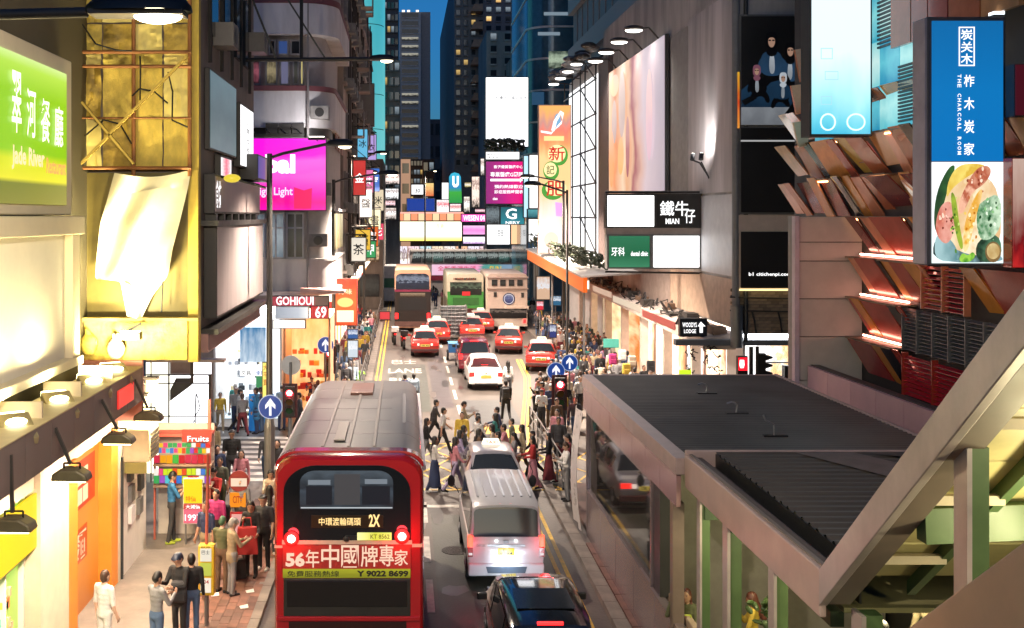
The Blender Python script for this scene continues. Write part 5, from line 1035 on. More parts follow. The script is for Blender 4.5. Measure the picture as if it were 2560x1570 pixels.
# ================================================================== RIGHT: CORNER BUILDING PAST THE SIDE STREET
CB = pm('corner_concrete',(.44,.41,.39),.75,var=.4,scale=.9,streak=.2,bump=.3)
cn = thing('concrete_corner_building','stained concrete building on the far right corner, hung with black screens','building',(14,52,0))
YC = 39.4
g = G(); g.box(12,24,YC,66,4.3,19.5,CB); g.box(13.4,24,YC+2.2,66,0,4.3,pm('arcade_back',(.4,.3,.24),.7)); obj(g,'wall',cn)
g = G(); g.cyl((11.9,YC-.1,3.9),(11.9,YC-.1,22),.14,pm('corner_pipe',(.2,.2,.21),.5),12); g.cyl((12.25,YC-.12,3.9),(12.25,YC-.12,22),.08,DARKM,8); g.cyl((11.9,YC-.2,3.7),(11.9,YC-.2,5.2),.22,GREYM,12); obj(g,'drain_pipe',cn,smooth=True)
BLK = pm('screen_black',(.018,.017,.017),.45,var=.15,scale=.5)
# concrete panels on the street face
for y0,y1,z0,z1,m in ((39.6,46.0,9.3,16.6,pm('panel_stained',(.52,.48,.48),.7,var=.45,scale=.8,streak=.12)),(46.05,49.1,9.3,16.4,pm('panel_grey',(.3,.29,.28),.7,var=.2)),(39.6,49.1,4.4,6.1,pm('panel_peach',(.5,.36,.27),.6,var=.25)),(39.6,44,6.2,9.2,pm('panel_white',(.6,.58,.58),.5,var=.12)),(49.15,57,4.4,6.0,pm('panel_taupe',(.34,.27,.24),.6,var=.3))):
    g = G(); g.box(11.93,12.0,y0,y1,z0,z1,m); obj(g,'wall_panel',cn)
# face towards the camera: cream band, stone band, brick band
g = G(); g.fb(1846,537,2000,582,YC-.22,.2,pm('cream_band2',(.62,.50,.42),.5,var=.12)); obj(g,'band',cn)
bs = G(); bs.box(-.14,.14,-.03,.03,-.05,.05,pm('stone_tan',(.28,.21,.15),.8,var=.4)); bs = meshof(bs,'brick'); bs2 = G(); bs2.box(-.14,.14,-.03,.03,-.05,.05,pm('stone_brown',(.2,.15,.11),.8,var=.4)); bs2 = meshof(bs2,'brick')
g = G(); g.fb(1830,720,2000,835,YC-.05,.05,pm('mortar_dark',(.1,.08,.07),.9)); obj(g,'stone_backing',cn)
for j in range(14):
    z = PZ(833,YC)+.06+j*.115
    if z > PZ(722,YC): break
    for i in range(9): piece(random.choice((bs,bs,bs2)),'brick',cn,(PX(1836,YC)+.12+i*.29-(j%2)*.14,YC-.06-random.uniform(0,.02),z))
g = G()
for v in (742,775): g.cyl((PX(1825,YC-.2),YC-.2,PZ(v,YC)),(PX(2000,YC-.2),YC-.2,PZ(v+4,YC)),.03,DARKM,6)
for u in (1880,1945,1972): g.tube([(PX(u,YC-.15),YC-.15,PZ(778,YC)),(PX(u+6,YC-.15),YC-.15,PZ(800,YC)),(PX(u+10,YC-.15),YC-.15,PZ(832,YC))],.03,BLACKM)
obj(g,'cable',cn)
def skiers(l,Y):
    N = em('poster_navy','#1a3450',.6,noise=.6,nscale=4,stops=[(0,'#0c1a2c'),(1,'#2a5070')],sample=False); K = pm('poster_black',(.006,.006,.008),.5,var=0); Wt = em('poster_pale','#c0c8d0',.8,noise=.8,nscale=6,stops=[(0,'#707880'),(1,'#e0e8f0')],sample=False); P = em('poster_plum','#805060',.6,sample=False); Y0 = Y
    l.fpoly([(1853,268),(1990,268),(1990,312),(1853,312)],Y0,em('poster_snow','#8a8e94',.75,noise=.8,nscale=5,stops=[(0,'#6a6e74'),(1,'#a8aeb4')],sample=False))
    l.fpoly([(1853,225),(1885,200),(1930,205),(1990,190),(1990,268),(1853,268)],Y0-.004,N)
    J = em('poster_jacket','#24405c',.55,noise=.7,nscale=5,stops=[(0,'#101c2c'),(.5,'#2c4c6c'),(1,'#182838')],sample=False); S = em('poster_skin','#a88470',.7,sample=False); Q = em('poster_grey','#8a929c',.7,noise=.8,nscale=6,stops=[(0,'#50565e'),(1,'#b8c0c8')],sample=False)
    def fig(u,v,k,jm,hm,d,sit=0):                            # hooded figure: legs, jacket, arms, scarf, face, hood
        q = lambda pts,m: (step.__setitem__(0,step[0]+1), l.fsm([(u+a_*k*d,v+b_*k) for a_,b_ in pts],Y0-.004-.0006*step[0],m))
        if sit: q([(-14,62),(-4,48),(14,50),(34,66),(40,92),(28,94),(20,74),(2,74),(-12,90),(-24,88)],K)
        else: q([(-13,58),(14,58),(15,110),(3,112),(1,74),(-2,112),(-14,110)],K)
        q([(-9,18),(10,18),(20,26),(24,52),(17,66),(-15,66),(-23,50),(-20,26)],jm); q([(-20,26),(-30,56),(-22,66),(-15,48)],jm); q([(20,26),(32,50),(22,68),(14,46)],jm)
        q([(-4,22),(5,22),(7,62),(-5,62)],Q); q([(-10,14),(10,14),(11,24),(0,30),(-10,24)],hm); q([(-11,-14),(-6,-19),(6,-19),(11,-13),(12,4),(8,15),(-8,15),(-12,4)],hm); q([(-6,-8),(6,-8),(7,3),(3,11),(-3,11),(-7,3)],S); q([(-6,-4),(-1,-4),(-1,-1),(-6,-1)],K); q([(1,-4),(6,-4),(6,-1),(1,-1)],K)
    fig(1976,128,1.15,J,K,-1); fig(1929,104,1.3,J,K,1,1); fig(1892,178,.85,K,P,1,1); fig(1958,196,.8,N,Wt,-1,1)
    l.fpoly([(1853,252),(1885,236),(1892,246),(1862,264)],Y0-.06,K); l.fpoly([(1952,298),(1990,245),(1990,285),(1962,300)],Y0-.06,K)
step[0] = 0
sk = fsign('black framed poster of warmly dressed people on snow, upper right',1848,36,2000,314,YC-.25,.2,BLK,GREYM,name='poster',cat='poster',mg=5,extra=skiers)
fsign('blank black screen under the snow poster',1848,316,2000,535,YC-.25,.2,BLK,GREYM,name='screen',cat='screen',mg=4,extra=lambda l,Y: l.fpoly([(1852,350),(2000,350),(2000,354),(1852,354)],Y,em('line_grey','#b8b8b8',.7)))
fsign('black panel with a small line of white text, lowest on the corner building',1848,575,2000,724,YC-.25,.2,BLK,pm('frame_cream',(.6,.5,.4),.5),[('b1 citichenpi.com',1872,681,1978,692,LETW)],name='screen',cat='screen',mg=4)
g = G(); g.fb(1850,722,2000,727,YC-.3,.1,em('led_yellow','#ffe0a0',1.5)); obj(g,'light_strip',cn)
g = G(); g.fb(1845,180,1849,320,YC-.3,.1,em('led_red_edge','#e0502a',.8,noise=1,nscale=5,stops=[(0,'#f0a040'),(.5,'#c02818'),(1,'#e0b030')])); obj(g,'light_strip',cn)
# pink artwork billboard with floodlights
abm = em('art_board','#f0d8d8',.72,axis=1,noise=.35,nscale=2.2,stops=[(0,'#c8b8c4'),(.28,'#e4cfd8'),(.42,'#e8b8a8'),(.5,'#a84a60'),(.56,'#f4c4a0'),(.64,'#f0b080'),(.72,'#ffe2c4'),(.85,'#f09a68'),(1,'#fcd8b0')])
bt = thing('billboard','large pinkish lit billboard with soft painted streaks, four floodlights above it','billboard',(11.9,56,9.3))
g = G(); g.box(11.75,11.92,49.3,62.7,9.5,16.6,DARKM); obj(g,'housing',bt)
g = G(); g.box(11.7,11.76,49.4,62.6,9.55,16.55,abm); obj(g,'face',bt)
g = G()
for (y,z,a,b,m) in ((52.0,13.2,.7,2.2,'#d8b0c8'),(57.0,12.0,.5,1.6,'#9a3a58'),(58.5,14.4,.9,1.8,'#8a8490'),(60.6,13.6,.7,1.2,'#8a8490'),(58.8,11.6,.8,1.0,'#e8a850'),(60.5,15.6,1.2,.6,'#f8c850'),(61.4,11.6,.8,1.6,'#f49a60')):
    step[0] += 1; g.poly([(11.69-.0015*step[0],y+a*math.cos(t),z+b*math.sin(t)) for t in [2*math.pi*i/18 for i in range(18)]],em('art_'+m.strip('#'),m,.9,noise=.8,nscale=3,stops=[(0,m),(1,'#f0d0c0')],sample=False))
obj(g,'print',bt)
for k,y in enumerate((51.5,55,58.5,61.8)):
    t = thing('floodlight','floodlight on a bracket over the pinkish billboard, %s'%('nearest one','second one','third one','farthest one')[k],'floodlight',(11.2,y,16.9),'floodlights over the pinkish billboard')
    g = G(); g.tube([(12,y,16.7),(11.5,y,17.25),(11.0,y,17.2)],.04,DARKM); obj(g,'bracket',t); g = G(); g.ell((10.8,y,17.22),(.5,.35,.14),DARKM,12,6); obj(g,'housing',t,smooth=True); g = G(); g.ell((10.8,y,17.12),(.42,.28,.1),em('flood_white','#fff8ec',5),12,6); obj(g,'lens',t,smooth=True)
    spot(t,(10.7,y,16.95),(11.9,y,12),330,(1,.93,.85),angle=130,blend=.9)
sl2 = thing('spotlight','pair of small black spotlights on one bracket off the concrete wall','spotlight',(11.3,42.3,PZ(400,42.3)))
g = G(); zq = PZ(400,42.3); g.tube([(12,43.2,zq-.6),(11.5,42.6,zq-.1),(11.1,42.2,zq)],.035,BLACKM); g.tube([(12,43.0,zq-.75),(11.4,42.0,zq-.1)],.03,BLACKM); obj(g,'bracket',sl2)
for k,(x,y) in enumerate(((11.1,42.2),(11.35,41.9))):
    g = G(); g.cyl((x,y,zq),(x+.05,y+.1,zq+.22),.09,BLACKM,10); obj(g,'housing',sl2); g = G(); g.cyl((x+.05,y+.1,zq+.222),(x+.052,y+.105,zq+.23),.075,em('flood_white','#fff8ec',5),10); obj(g,'lens',sl2); spot(sl2,(x-.1,y,zq+.35),(12,44.5+k*2,13.0),62,(1,.95,.92),angle=150,blend=.9)
# projecting sign boxes (facing the camera)
Yp = 44.0
ps_ = thing('projecting_sign','projecting sign block: white panel beside black panel with big white characters','sign',(PX(1630,Yp),Yp,PZ(567,Yp)))
g = G(); g.fb(1515,484,1755,570,Yp,.5,DARKM); obj(g,'housing',ps_)
g = G(); g.fb(1519,489,1635,566,Yp-.03,.04,em('sign_face_white','#ffffff',2.6)); obj(g,'white_face',ps_); g = G(); g.fb(1640,489,1750,566,Yp-.03,.04,pm('face_black',(.02,.02,.02),.4,var=0)); obj(g,'black_face',ps_)
g = G(); g.ftext('鐵牛',1650,502,1722,540,Yp-.04,LETW,.04); g.ftext('MIAN',1664,546,1698,560,Yp-.04,LETW,.02); g.ftext('仔',1712,522,1738,558,Yp-.04,LETW,.03); obj(g,'lettering',ps_)
p2s = thing('projecting_sign','projecting sign block: green panel with white lettering beside a white panel','sign',(PX(1630,Yp),Yp,PZ(672,Yp)))
g = G(); g.fb(1518,586,1755,672,Yp,.5,GREYM); obj(g,'housing',p2s)
g = G(); g.fb(1523,590,1624,668,Yp-.03,.04,em('sign_green','#2a7850',.75,noise=.2,nscale=1,stops=[(0,'#44906a'),(.4,'#24704a'),(1,'#34805c')])); obj(g,'green_face',p2s); g = G(); g.fb(1634,590,1748,668,Yp-.03,.04,em('sign_face_white','#ffffff',2.6)); obj(g,'white_face',p2s)
g = G(); g.ftext('牙科',1528,618,1562,640,Yp-.04,LETW,.04); g.ftext('dental clinic',1577,628,1620,640,Yp-.04,LETW,.03); g.ftext('口腔',1722,616,1738,634,Yp-.04,em('lt_grey','#909090',.8,sample=False)); g.ftext('smile',1654,636,1676,644,Yp-.04,em('lt_grey','#b0a898',.9,sample=False)); g.ftext('中心',1686,616,1716,634,Yp-.04,em('lt_grey','#909090',.8,sample=False)); obj(g,'lettering',p2s)
ss = thing('steel_support','dark steel bars carrying the two projecting sign blocks','support',(PX(1770,Yp),Yp+.25,PZ(760,Yp)))
for p0,p1,r_ in (((PX(1516,Yp),Yp+.25,PZ(480,Yp)),(12.1,Yp+.25,PZ(480,Yp)),.05),((PX(1516,Yp),Yp+.25,PZ(680,Yp)),(12.1,Yp+.25,PZ(684,Yp)),.04),((PX(1770,Yp),Yp,PZ(480,Yp)),(PX(1770,Yp),Yp,PZ(760,Yp)),.05)):
    g = G(); g.cyl(p0,p1,r_,DARKM,8); obj(g,'bar',ss)
g = G(); g.fb(1515,571,1755,586,Yp+.05,.4,pm('between_beam',(.4,.33,.3),.5)); obj(g,'beam',ss)
fsign('narrow white lit panel between the sign blocks and the corner pipe',1768,590,1830,660,45,.3,em('white_warm2','#fff4ea',1.0),WHITEM)
# canopy along the arcade with clutter on top
cp = thing('arcade_canopy','concrete canopy over the right arcade, heaped with dark cables','canopy',(11.5,55,3.6))
g = G(); 
P0 = [(10.9,39.8,3.75),(10.9,66,4.55)]
g.add([(10.9,39.8,3.55),(12.05,39.8,3.55),(12.05,39.8,4.15),(10.9,39.8,3.95),(10.9,80,4.3),(12.05,80,4.3),(12.05,80,5.0),(10.9,80,4.8)],[(0,3,2,1),(4,5,6,7),(0,1,5,4),(1,2,6,5),(2,3,7,6),(3,0,4,7)],pm('canopy_taupe',(.52,.43,.39),.6,var=.3,scale=1.5)); obj(g,'slab',cp)
g = G()
for k in range(70):
    y = 40+38*(k/70)+random.uniform(-.5,.5); x = random.uniform(10.95,11.7); z = 4.0+(y-40)*.021+.05
    a = [(x,y,z),(x+random.uniform(-.3,.3),y+.5,z+random.uniform(.1,.5)),(x+random.uniform(-.3,.3),y+1.1,z+random.uniform(0,.3)),(x,y+1.6,z)]
    g.tube(a,random.uniform(.02,.05),random.choice((BLACKM,DARKM)),5)
    if k%4 == 0: g.box(x,x+.5,y,y+.8,z,z+random.uniform(.1,.35),random.choice((DARKM,pm('tin_rust',(.2,.13,.09),.7))))
obj(g,'cable_clutter',cp,kind='stuff')
for k,(y0,y1,c_) in enumerate(((44,50,'#c8584c'),(50.5,57,'#e8d8c0'),(57.5,63,'#d8b8a0'))):
    g = G(); g.box(10.86,10.9,y0,y1,3.75+(y0-40)*.02,4.05+(y0-40)*.02,em('canopy_sign_'+c_.strip('#'),c_,.7)); obj(g,'fascia_strip',cp)
# arcade columns and shops behind
for k in range(7):
    y = 43+k*4.6; g = G(); g.box(11.3,11.65,y,y+.34,.13,3.7+(y-40)*.02,pm('column_peach',(.68,.56,.48),.6,var=.2)); obj(g,'column',cn)
arc = thing('arcade_shops','row of warm lit shopfronts behind the right arcade columns','shop',(13.2,55,.13))
for k in range(8):
    y0 = 41.8+k*3.2; g = G(); c_ = ('#fff4e8','#ffd8b0','#ffffff','#ffb080')[k%4]
    g.box(13.25,13.35,y0,y0+3.0,.13,3.5,em('arcade_shop_%d'%(k%4),c_,2.2,noise=.9,nscale=6,axis=1,stops=[(0,'#8a5030'),(.4,c_),(.7,'#fff0d8'),(1,c_)])); obj(g,'lit_window',arc)
    g = G(); g.box(13.2,13.25,y0-.1,y0+.0,.13,3.5,pm('arcade_pier',(.3,.2,.16),.6)); obj(g,'pier',arc)
g = G(); g.box(12.1,13.3,41,66,3.95,4.05,em('arcade_ceiling','#ffe0c4',4)); obj(g,'lit_ceiling',arc)
rw = shop_room('bright white shop with sketches on its windows at the right corner',12.25,15.2,39.6,2.0,4.0,em('white_sketch','#ffffff',1.6,noise=1,nscale=9,axis=0,stops=[(0,'#fff6e0'),(.3,'#ffffff'),(.55,'#ffffff'),(.66,'#ffd8b0'),(.8,'#ffc080'),(1,'#fff0e0')]),CEILW)
g = G()
for k in range(26):
    u = random.uniform(1715,1800); v = random.uniform(865,935); Y = 39.62; a = [(PX(u,Y),Y,PZ(v,Y))]
    for _ in range(3): u += random.uniform(-9,9); v += random.uniform(-8,8); a.append((PX(u,Y),Y,PZ(v,Y)))
    g.tube(a,.022,LETK,4)
obj(g,'sketch',rw); g = G(); g.fb(1698,925,1728,936,39.6,.05,em('lime_patch','#d0f030',1.)); obj(g,'lime_panel',rw)
g = G(); g.fb(1690,850,1985,864,39.3,.4,pm('awning_slate',(.14,.15,.17),.5)); g.fb(1905,905,1985,908,39.55,.1,DARKM); obj(g,'awning',rw)
fsign('black sign board with white letters and an arrow at the arcade corner',1700,796,1768,842,40.2,.25,pm('face_navyblack',(.012,.016,.025),.4,var=0),BLACKM,[('WOODYS',1706,806,1742,818,LETW),('LODGE',1710,823,1740,833,LETW)],extra=lambda l,Y:l.fpoly([(1752,804),(1764,816),(1757,816),(1757,832),(1749,832),(1749,816),(1744,816)],Y,LETW))
fsign('white lit lamp box at the end of the orange canopy',1456,700,1474,724,58,.4,em('lampbox','#fff4e0',1.8),WHITEM)
# orange canopy stall
oc = thing('orange_canopy','long orange canopy fascia sloping along the right pavement, far','canopy',(9.2,66,4.8))
g = G(); g.add([(9.0,55,4.55),(9.0,80,5.25),(9.0,80,5.95),(9.0,55,5.3),(9.2,55,4.55),(9.2,80,5.25),(9.2,80,5.95),(9.2,55,5.3)],[(0,3,2,1),(4,5,6,7),(0,1,5,4),(1,2,6,5),(2,3,7,6),(3,0,4,7)],em('orange_fascia','#f07020',.9,noise=.5,nscale=3,axis=1,stops=[(0,'#e86418'),(.5,'#ff9848'),(1,'#f06a20')])); obj(g,'fascia',oc)
g = G(); g.add([(8.9,55,5.3),(8.9,80,5.95),(12,80,6.1),(12,55,5.5),(8.9,55,5.38),(8.9,80,6.03),(12,80,6.18),(12,55,5.58)],[(3,2,1,0),(4,5,6,7),(0,1,5,4),(1,2,6,5),(2,3,7,6),(3,0,4,7)],pm('canopy_white_top',(.6,.55,.52),.5)); g.cyl((9.2,56,0),(9.2,56,4.6),.06,GREYM,8); g.cyl((9.2,68,0),(9.2,68,4.9),.06,GREYM,8); obj(g,'top',oc)
g = G(); g.box(12.2,12.25,55,80,.13,4.6,em('canopy_shops','#ffe0a8',1.3,noise=1,nscale=7,axis=1,stops=[(0,'#c06a28'),(.4,'#ffe8b8'),(.7,'#e08a40'),(1,'#fff0d0')])); obj(g,'lit_shop',oc)
g = G()
for k in range(420):
    y = random.uniform(56,80); z = 5.6+(y-55)*.027; x = random.uniform(9.1,10.6); g.ell((x,y,z+random.uniform(.05,.9)*(1-(x-9.1)*.2)),(.16,.2,.05),pm('leaf_grey_%d'%(k%3),[(.04,.055,.03),(.06,.075,.045),(.025,.035,.02)][k%3],.6),5,3,Matrix.Rotation(random.uniform(0,3),3,(random.random(),random.random(),1)))
obj(g,'planter_shrubs',label='tangle of dark shrubs growing on top of the orange canopy',cat='shrubs',kind='stuff')
# tall orange vertical banner
def circ(l,Y):
    Gn = em('banner_green','#4aa03a',.9,sample=False)
    for k,(u,v,a,b) in enumerate(((1398,388,22,26),(1378,427,20,24),(1382,476,28,24))): l.fell(u,v,a,b,Y-.004*k,Gn)
    Cm = em('banner_cream','#ffe9a8',1.1,sample=False); Rd = em('banner_red','#d8261c',.9,sample=False)
    for k,(u,v,a,b) in enumerate(((1392,384,22,22),(1376,424,16,18),(1390,470,26,20))): l.fell(u,v,a,b,Y-.02-.004*k,Cm)
    for ch,u0,v0,u1,v1,m in (('新',1372,366,1412,402,Rd),('記',1366,413,1386,436,pm('banner_dk',(.12,.2,.03),.5,var=0)),('肥',1366,452,1414,490,Rd)): l.ftext(ch,u0,v0,u1,v1,Y-.04,m,.04)
    Bl = em('banner_blue','#7ab0d8',.9,sample=False); Wh = em('banner_white','#fff4f0',1.2,sample=False)
    for k,pt in enumerate([[(1352,326),(1378,330),(1386,326),(1378,336),(1352,331)],[(1378,326),(1384,302),(1400,278),(1406,280),(1392,304),(1386,328)],[(1386,326),(1404,310),(1410,282),(1400,276),(1406,300),(1392,316)]]): l.fpoly(pt,Y-.03-.002*k,Wh)
    l.fell(1394,302,8,18,Y-.02,Bl); l.fpoly([(1360,340),(1410,340),(1410,352),(1360,352)],Y-.01,em('banner_straw','#f8d890',1.1,sample=False))
    l.fell(1378,600,18,20,Y-.008,em('banner_peach2','#f8c8b8',1.0,sample=False)); l.fpoly([(1388,505),(1408,508),(1406,542),(1390,540)],Y-.01,em('banner_lilac','#e8a8f0',1.0,sample=False))
fsign('tall orange banner sign with red characters in green rings',1346,262,1428,634,70,.4,em('banner_face','#ffb080',1.0,noise=.35,nscale=2.5,stops=[(0,'#fff0ec'),(.15,'#f8e0f4'),(.28,'#ffe8dc'),(.45,'#ffcf90'),(.62,'#ffd090'),(.74,'#f89a60'),(.82,'#f47a68'),(.9,'#c89088'),(1,'#f8b060')]),pm('banner_case',(.5,.35,.28),.5),name='banner_sign',mg=2,extra=circ)
# white lit facade with scaffolding
wl = thing('white_lit_building','white floodlit building wrapped in thin scaffolding beside the pinkish billboard','building',(13,72,4.5))
g = G(); g.box(12,22,66.1,79.5,0,18.0,pm('white_render',(.6,.58,.58),.6,var=.15)); g.box(11.7,12.0,62.9,66,4.3,17.6,pm('maroon_dark',(.12,.085,.08),.6)); obj(g,'wall',wl)
g = G(); g.box(11.93,11.99,66.4,79.2,5.0,17.2,em('floodlit_glow','#ffffff',1.5,axis=1,noise=.6,nscale=4,stops=[(0,'#d8d4d4'),(.35,'#ffffff'),(.6,'#f4f2f4'),(1,'#ffffff')])); obj(g,'glow_panel',wl)  # floodlit brightness put into the panel as its own glow
for k in range(6):
    g = G(); z = 6.2+k*2.1; g.cyl((11.6,66.2,z),(11.6,79.4,z),.06,BLACKM,6); obj(g,'scaffold_rail',wl)
    g = G(); g.cyl((11.6,66.4,z),(11.6,72.0,z+2.1),.05,BLACKM,6); obj(g,'scaffold_brace',wl)
for y in (66.3,70.2,72.1,75.5,79.2): g = G(); g.cyl((11.6,y,4.4),(11.6,y,18),.05,BLACKM,6); obj(g,'scaffold_pole',wl)
g = G()
for k in range(26):
    y = 66+13.5*k/26; g.ell((11.2+random.uniform(-.5,.5),y,18.1+random.uniform(0,.7)),(.5,.5,.22),random.choice((pm('tarp_white',(.6,.6,.62),.5),DARKM,GREYM)),8,5)
obj(g,'roof_clutter',wl,kind='stuff')
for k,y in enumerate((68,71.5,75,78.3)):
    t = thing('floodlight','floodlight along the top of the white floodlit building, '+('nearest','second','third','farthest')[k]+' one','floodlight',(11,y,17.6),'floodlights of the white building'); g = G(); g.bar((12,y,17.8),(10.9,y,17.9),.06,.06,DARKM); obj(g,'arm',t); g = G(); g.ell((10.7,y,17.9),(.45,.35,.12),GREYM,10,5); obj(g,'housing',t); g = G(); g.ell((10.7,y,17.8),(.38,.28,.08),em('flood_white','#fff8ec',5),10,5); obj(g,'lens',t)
# tall buildings behind on the right
DK = pm('tower_charcoal',(.11,.105,.12),.5,var=.12); DK2 = pm('tower_band',(.22,.21,.22),.5,var=.1)
e_ = thing('dark_banded_tower','huge dark tower with sloping looking bands over the right corner building','tower',(18,60,19.5))
g = G(); g.box(13.6,30,44,88,19.5,60,DK); obj(g,'wall',e_)
for k in range(9):
    z = 20.2+k*4.3; g = G(); g.box(13.2,13.6,43.6,88.2,z,z+1.5,DK2); g.box(13.6,30,43.6,44,z,z+1.5,DK2); obj(g,'band',e_)
    for y in np.arange(45,88,2.4): g = G(); g.box(13.52,13.6,y,y+.12,z+1.5,z+4.3,DK2); obj(g,'mullion',e_)
for k in range(18): g = G(); g.cyl((13.1,46+k*.9,19.6),(13.1,46+k*.9,21.4),.05,GREYM,5); obj(g,'railing_post',e_)
d_ = thing('glass_tower','dark blue glass tower with a rounded corner and thin pale bands','tower',(15,100,0))
xl,yl,rr = PX(1322,95),95,2.2
pr = [(24,110),(xl,110)]+[(xl+rr-rr*math.cos(t),yl+rr-rr*math.sin(t)) for t in [R(90)*i/8 for i in range(9)]]+[(24,yl)]
g = G(); g.ext(pr,'z',0,60,pm('glass_navy',(.03,.10,.17),.12,var=.2,spec=.9)); obj(g,'wall',d_,smooth=True)
prb = [(24,110.1),(xl-.08,110.1)]+[(xl+rr-(rr+.1)*math.cos(t),yl+rr-(rr+.1)*math.sin(t)) for t in [R(90)*i/8 for i in range(9)]]+[(24,yl-.1)]
for k in range(14):
    z = 11+k*2.75; g = G(); g.ext(prb,'z',z,z+.16,pm('pale_band',(.5,.55,.6),.4)); obj(g,'band',d_,smooth=True)
for (u0,v0,u1,v1,m) in ((1372,128,1438,170,em('green_lit','#b8d0a8',.6,noise=1,nscale=6,stops=[(0,'#203028'),(.5,'#c8dcc0'),(1,'#405048')])),(1345,80,1400,88,em('pale_lit','#9ab0c0',.5)),(1360,30,1440,38,em('pale_lit','#9ab0c0',.5)),(1330,230,1360,262,em('blue_lit','#2a5a80',.5))):
    g = G(); g.fb(u0,v0,u1,v1,94.85,.1,m); obj(g,'window',d_)
tower('old white block with dark windows standing above the white billboard',1216,1322,78,132,14,pm('old_white',(.30,.30,.31),.8,var=.5,scale=.3,streak=.3),4,3,lit=.2,v_bot=200,fw=.4,fh=.5)
tower('tall dark tower with a few yellow lit windows, behind the old white block',1210,1330,-80,185,18,pm('tower_umber',(.16,.15,.16),.6),12,5,pane=[GLD,em('win_yellow','#f0b850',1.0,noise=.6,nscale=4,stops=[(0,'#c08030'),(1,'#ffe098')],sample=False),PANES[3]],lit=.4,v_bot=200,fw=.5)
bt2 = tower('grey tower with stacked projecting balconies, right edge of the sky gap',1136,1212,-80,150,60,pm('tower_slate',(.15,.145,.16),.6),20,4,lit=.3,v_bot=420,fw=.5)
for k in range(20):
    z = 12+k*2.4; g = G(); x = PX(1190,148); g.ext([(x-.7,z),(x+.9,z),(x+.9,z+1.0),(x-.3,z+.95)],'y',147.5,149.6,pm('balcony_tan',(.34,.2,.14),.7,var=.3)); obj(g,'balcony',bt2)
tenement('stained grey building beneath the balcony tower, right',11.9,96,128,0,26,-1,TW2,acs=4,pitch=3.4)
fsign('big white lit billboard with faint small lines, above the magenta poster',1213,192,1322,368,94,.6,em('board_white','#ffffff',1.9,noise=.1,nscale=2,stops=[(0,'#f0f0f8'),(1,'#ffffff')]),DARKM,[('招租廣告位電話查詢',1228,240,1318,249,LETK),('出',1234,208,1242,222,em('lt_grey','#909090',.8,sample=False))],name='billboard',cat='billboard')
fsign('white lit strip sign between the white billboard and the magenta poster',1213,378,1300,400,93.5,.5,em('white_soft','#ffffff',1.3),None,[('Medical Centre',1218,384,1260,388,em('lt_grey','#909090',.8,sample=False)),('TEL',1218,391,1250,395,em('lt_grey','#909090',.8,sample=False))])
fsign('magenta poster with rows of white characters, far right of the street',1213,402,1312,511,93,.5,em('magenta_poster','#c01080',.9,axis=0,stops=[(0,'#902078'),(.4,'#b81484'),(.7,'#e00c84'),(1,'#f0107c')]),DARKM,[('香港優質醫療中心',1234,413,1308,421,LETW),('專業醫療G團隊',1226,430,1308,442,LETW),('預約熱線歡迎',1236,462,1308,471,LETW),('診症服務時間表',1236,475,1308,484,LETW),('ciao',1232,493,1244,500,LETW)],extra=lambda l,Y:l.fpoly([(1226,447),(1300,447),(1300,443),(1304,448),(1310,448),(1310,452),(1304,452),(1300,457),(1300,453),(1226,453)],Y,LETW),name='poster',cat='poster')
g = G()
for k in range(160):
    u = random.uniform(1214,1310); Y = 93.3; g.ell((PX(u,Y),Y+random.uniform(-.4,.3),PZ(random.uniform(348,376),Y)),(.27,.23,.08),pm('leaf_dusk_%d'%(k%3),[(.03,.05,.03),(.07,.08,.07),(.02,.03,.025)][k%3],.7),5,3,Matrix.Rotation(random.uniform(0,3),3,(random.random(),random.random(),1)))
obj(g,'ledge_shrubs',label='row of dark shrubs at the foot of the white billboard',cat='shrubs',kind='stuff')
# ================================================================== VEHICLES
REDP = pm('bus_red',(.34,.010,.014),.22,var=0,coat=.6); BGL = glass('bus_glass',(.008,.009,.01),.05)
ROOFG = pm('bus_roof_grey',(.22,.20,.195),.35,var=.22,scale=.9,streak=1)
def arch(x0,x1,z0,z1,r,rz=None,n=7):
    rz = rz or r
    p = [(x0,z0),(x1,z0)]
    p += [(x1-r+r*math.cos(a),z1-rz+rz*math.sin(a)) for a in [R(90)*i/n for i in range(n+1)]]
    p += [(x0+r-r*math.sin(a),z1-rz+rz*math.cos(a)) for a in [R(90)*i/n for i in range(n+1)]]
    return p
def wheel(parent,x,y,r,w,name='wheel'):
    s = 1 if x > 0 else -1
    g = G(); g.cyl((x-s*w,y,r),(x,y,r),r,TYRE,18); o = obj(g,name,parent,smooth=True); h = G(); h.cyl((x-s*.02,y,r),(x+s*.012,y,r),r*.6,STEEL,14); h.cyl((x,y,r),(x+s*.03,y,r),r*.18,GREYM,8); obj(h,'rim',o); return o
# ---------------- the big red double-decker, seen from behind
YR = 18.4
bus = thing('double_decker_bus','red double decker bus seen from behind, route 2X and a Chinese advert on its back','bus',(-.93,YR,0))
bx = lambda u: PX(u,YR); bz = lambda v: PZ(v,YR)
g = G()
prof = arch(-2.19,.33,.35,4.36,.42,.34); inner = arch(-2.17,.31,.35,4.33,.42,.34)
n = len(prof); rings = []
for y,k,dz in ((YR,.955,.06),(YR+.06,.985,.02),(YR+.18,1,0),(YR+8.3,1,0),(YR+8.75,.97,.06),(YR+8.95,.90,.2)):
    rings.append([(-.93+(x+.93)*k,y,z-(dz if z > 3.5 else 0)) for x,z in prof])
vs = [p for r_ in rings for p in r_]; fs = []
for j in range(len(rings)-1):
    for i in range(n): fs.append((j*n+i,j*n+(i+1)%n,(j+1)*n+(i+1)%n,(j+1)*n+i))
fs += [tuple(range(n-1,-1,-1)),tuple(range((len(rings)-1)*n,len(rings)*n))]
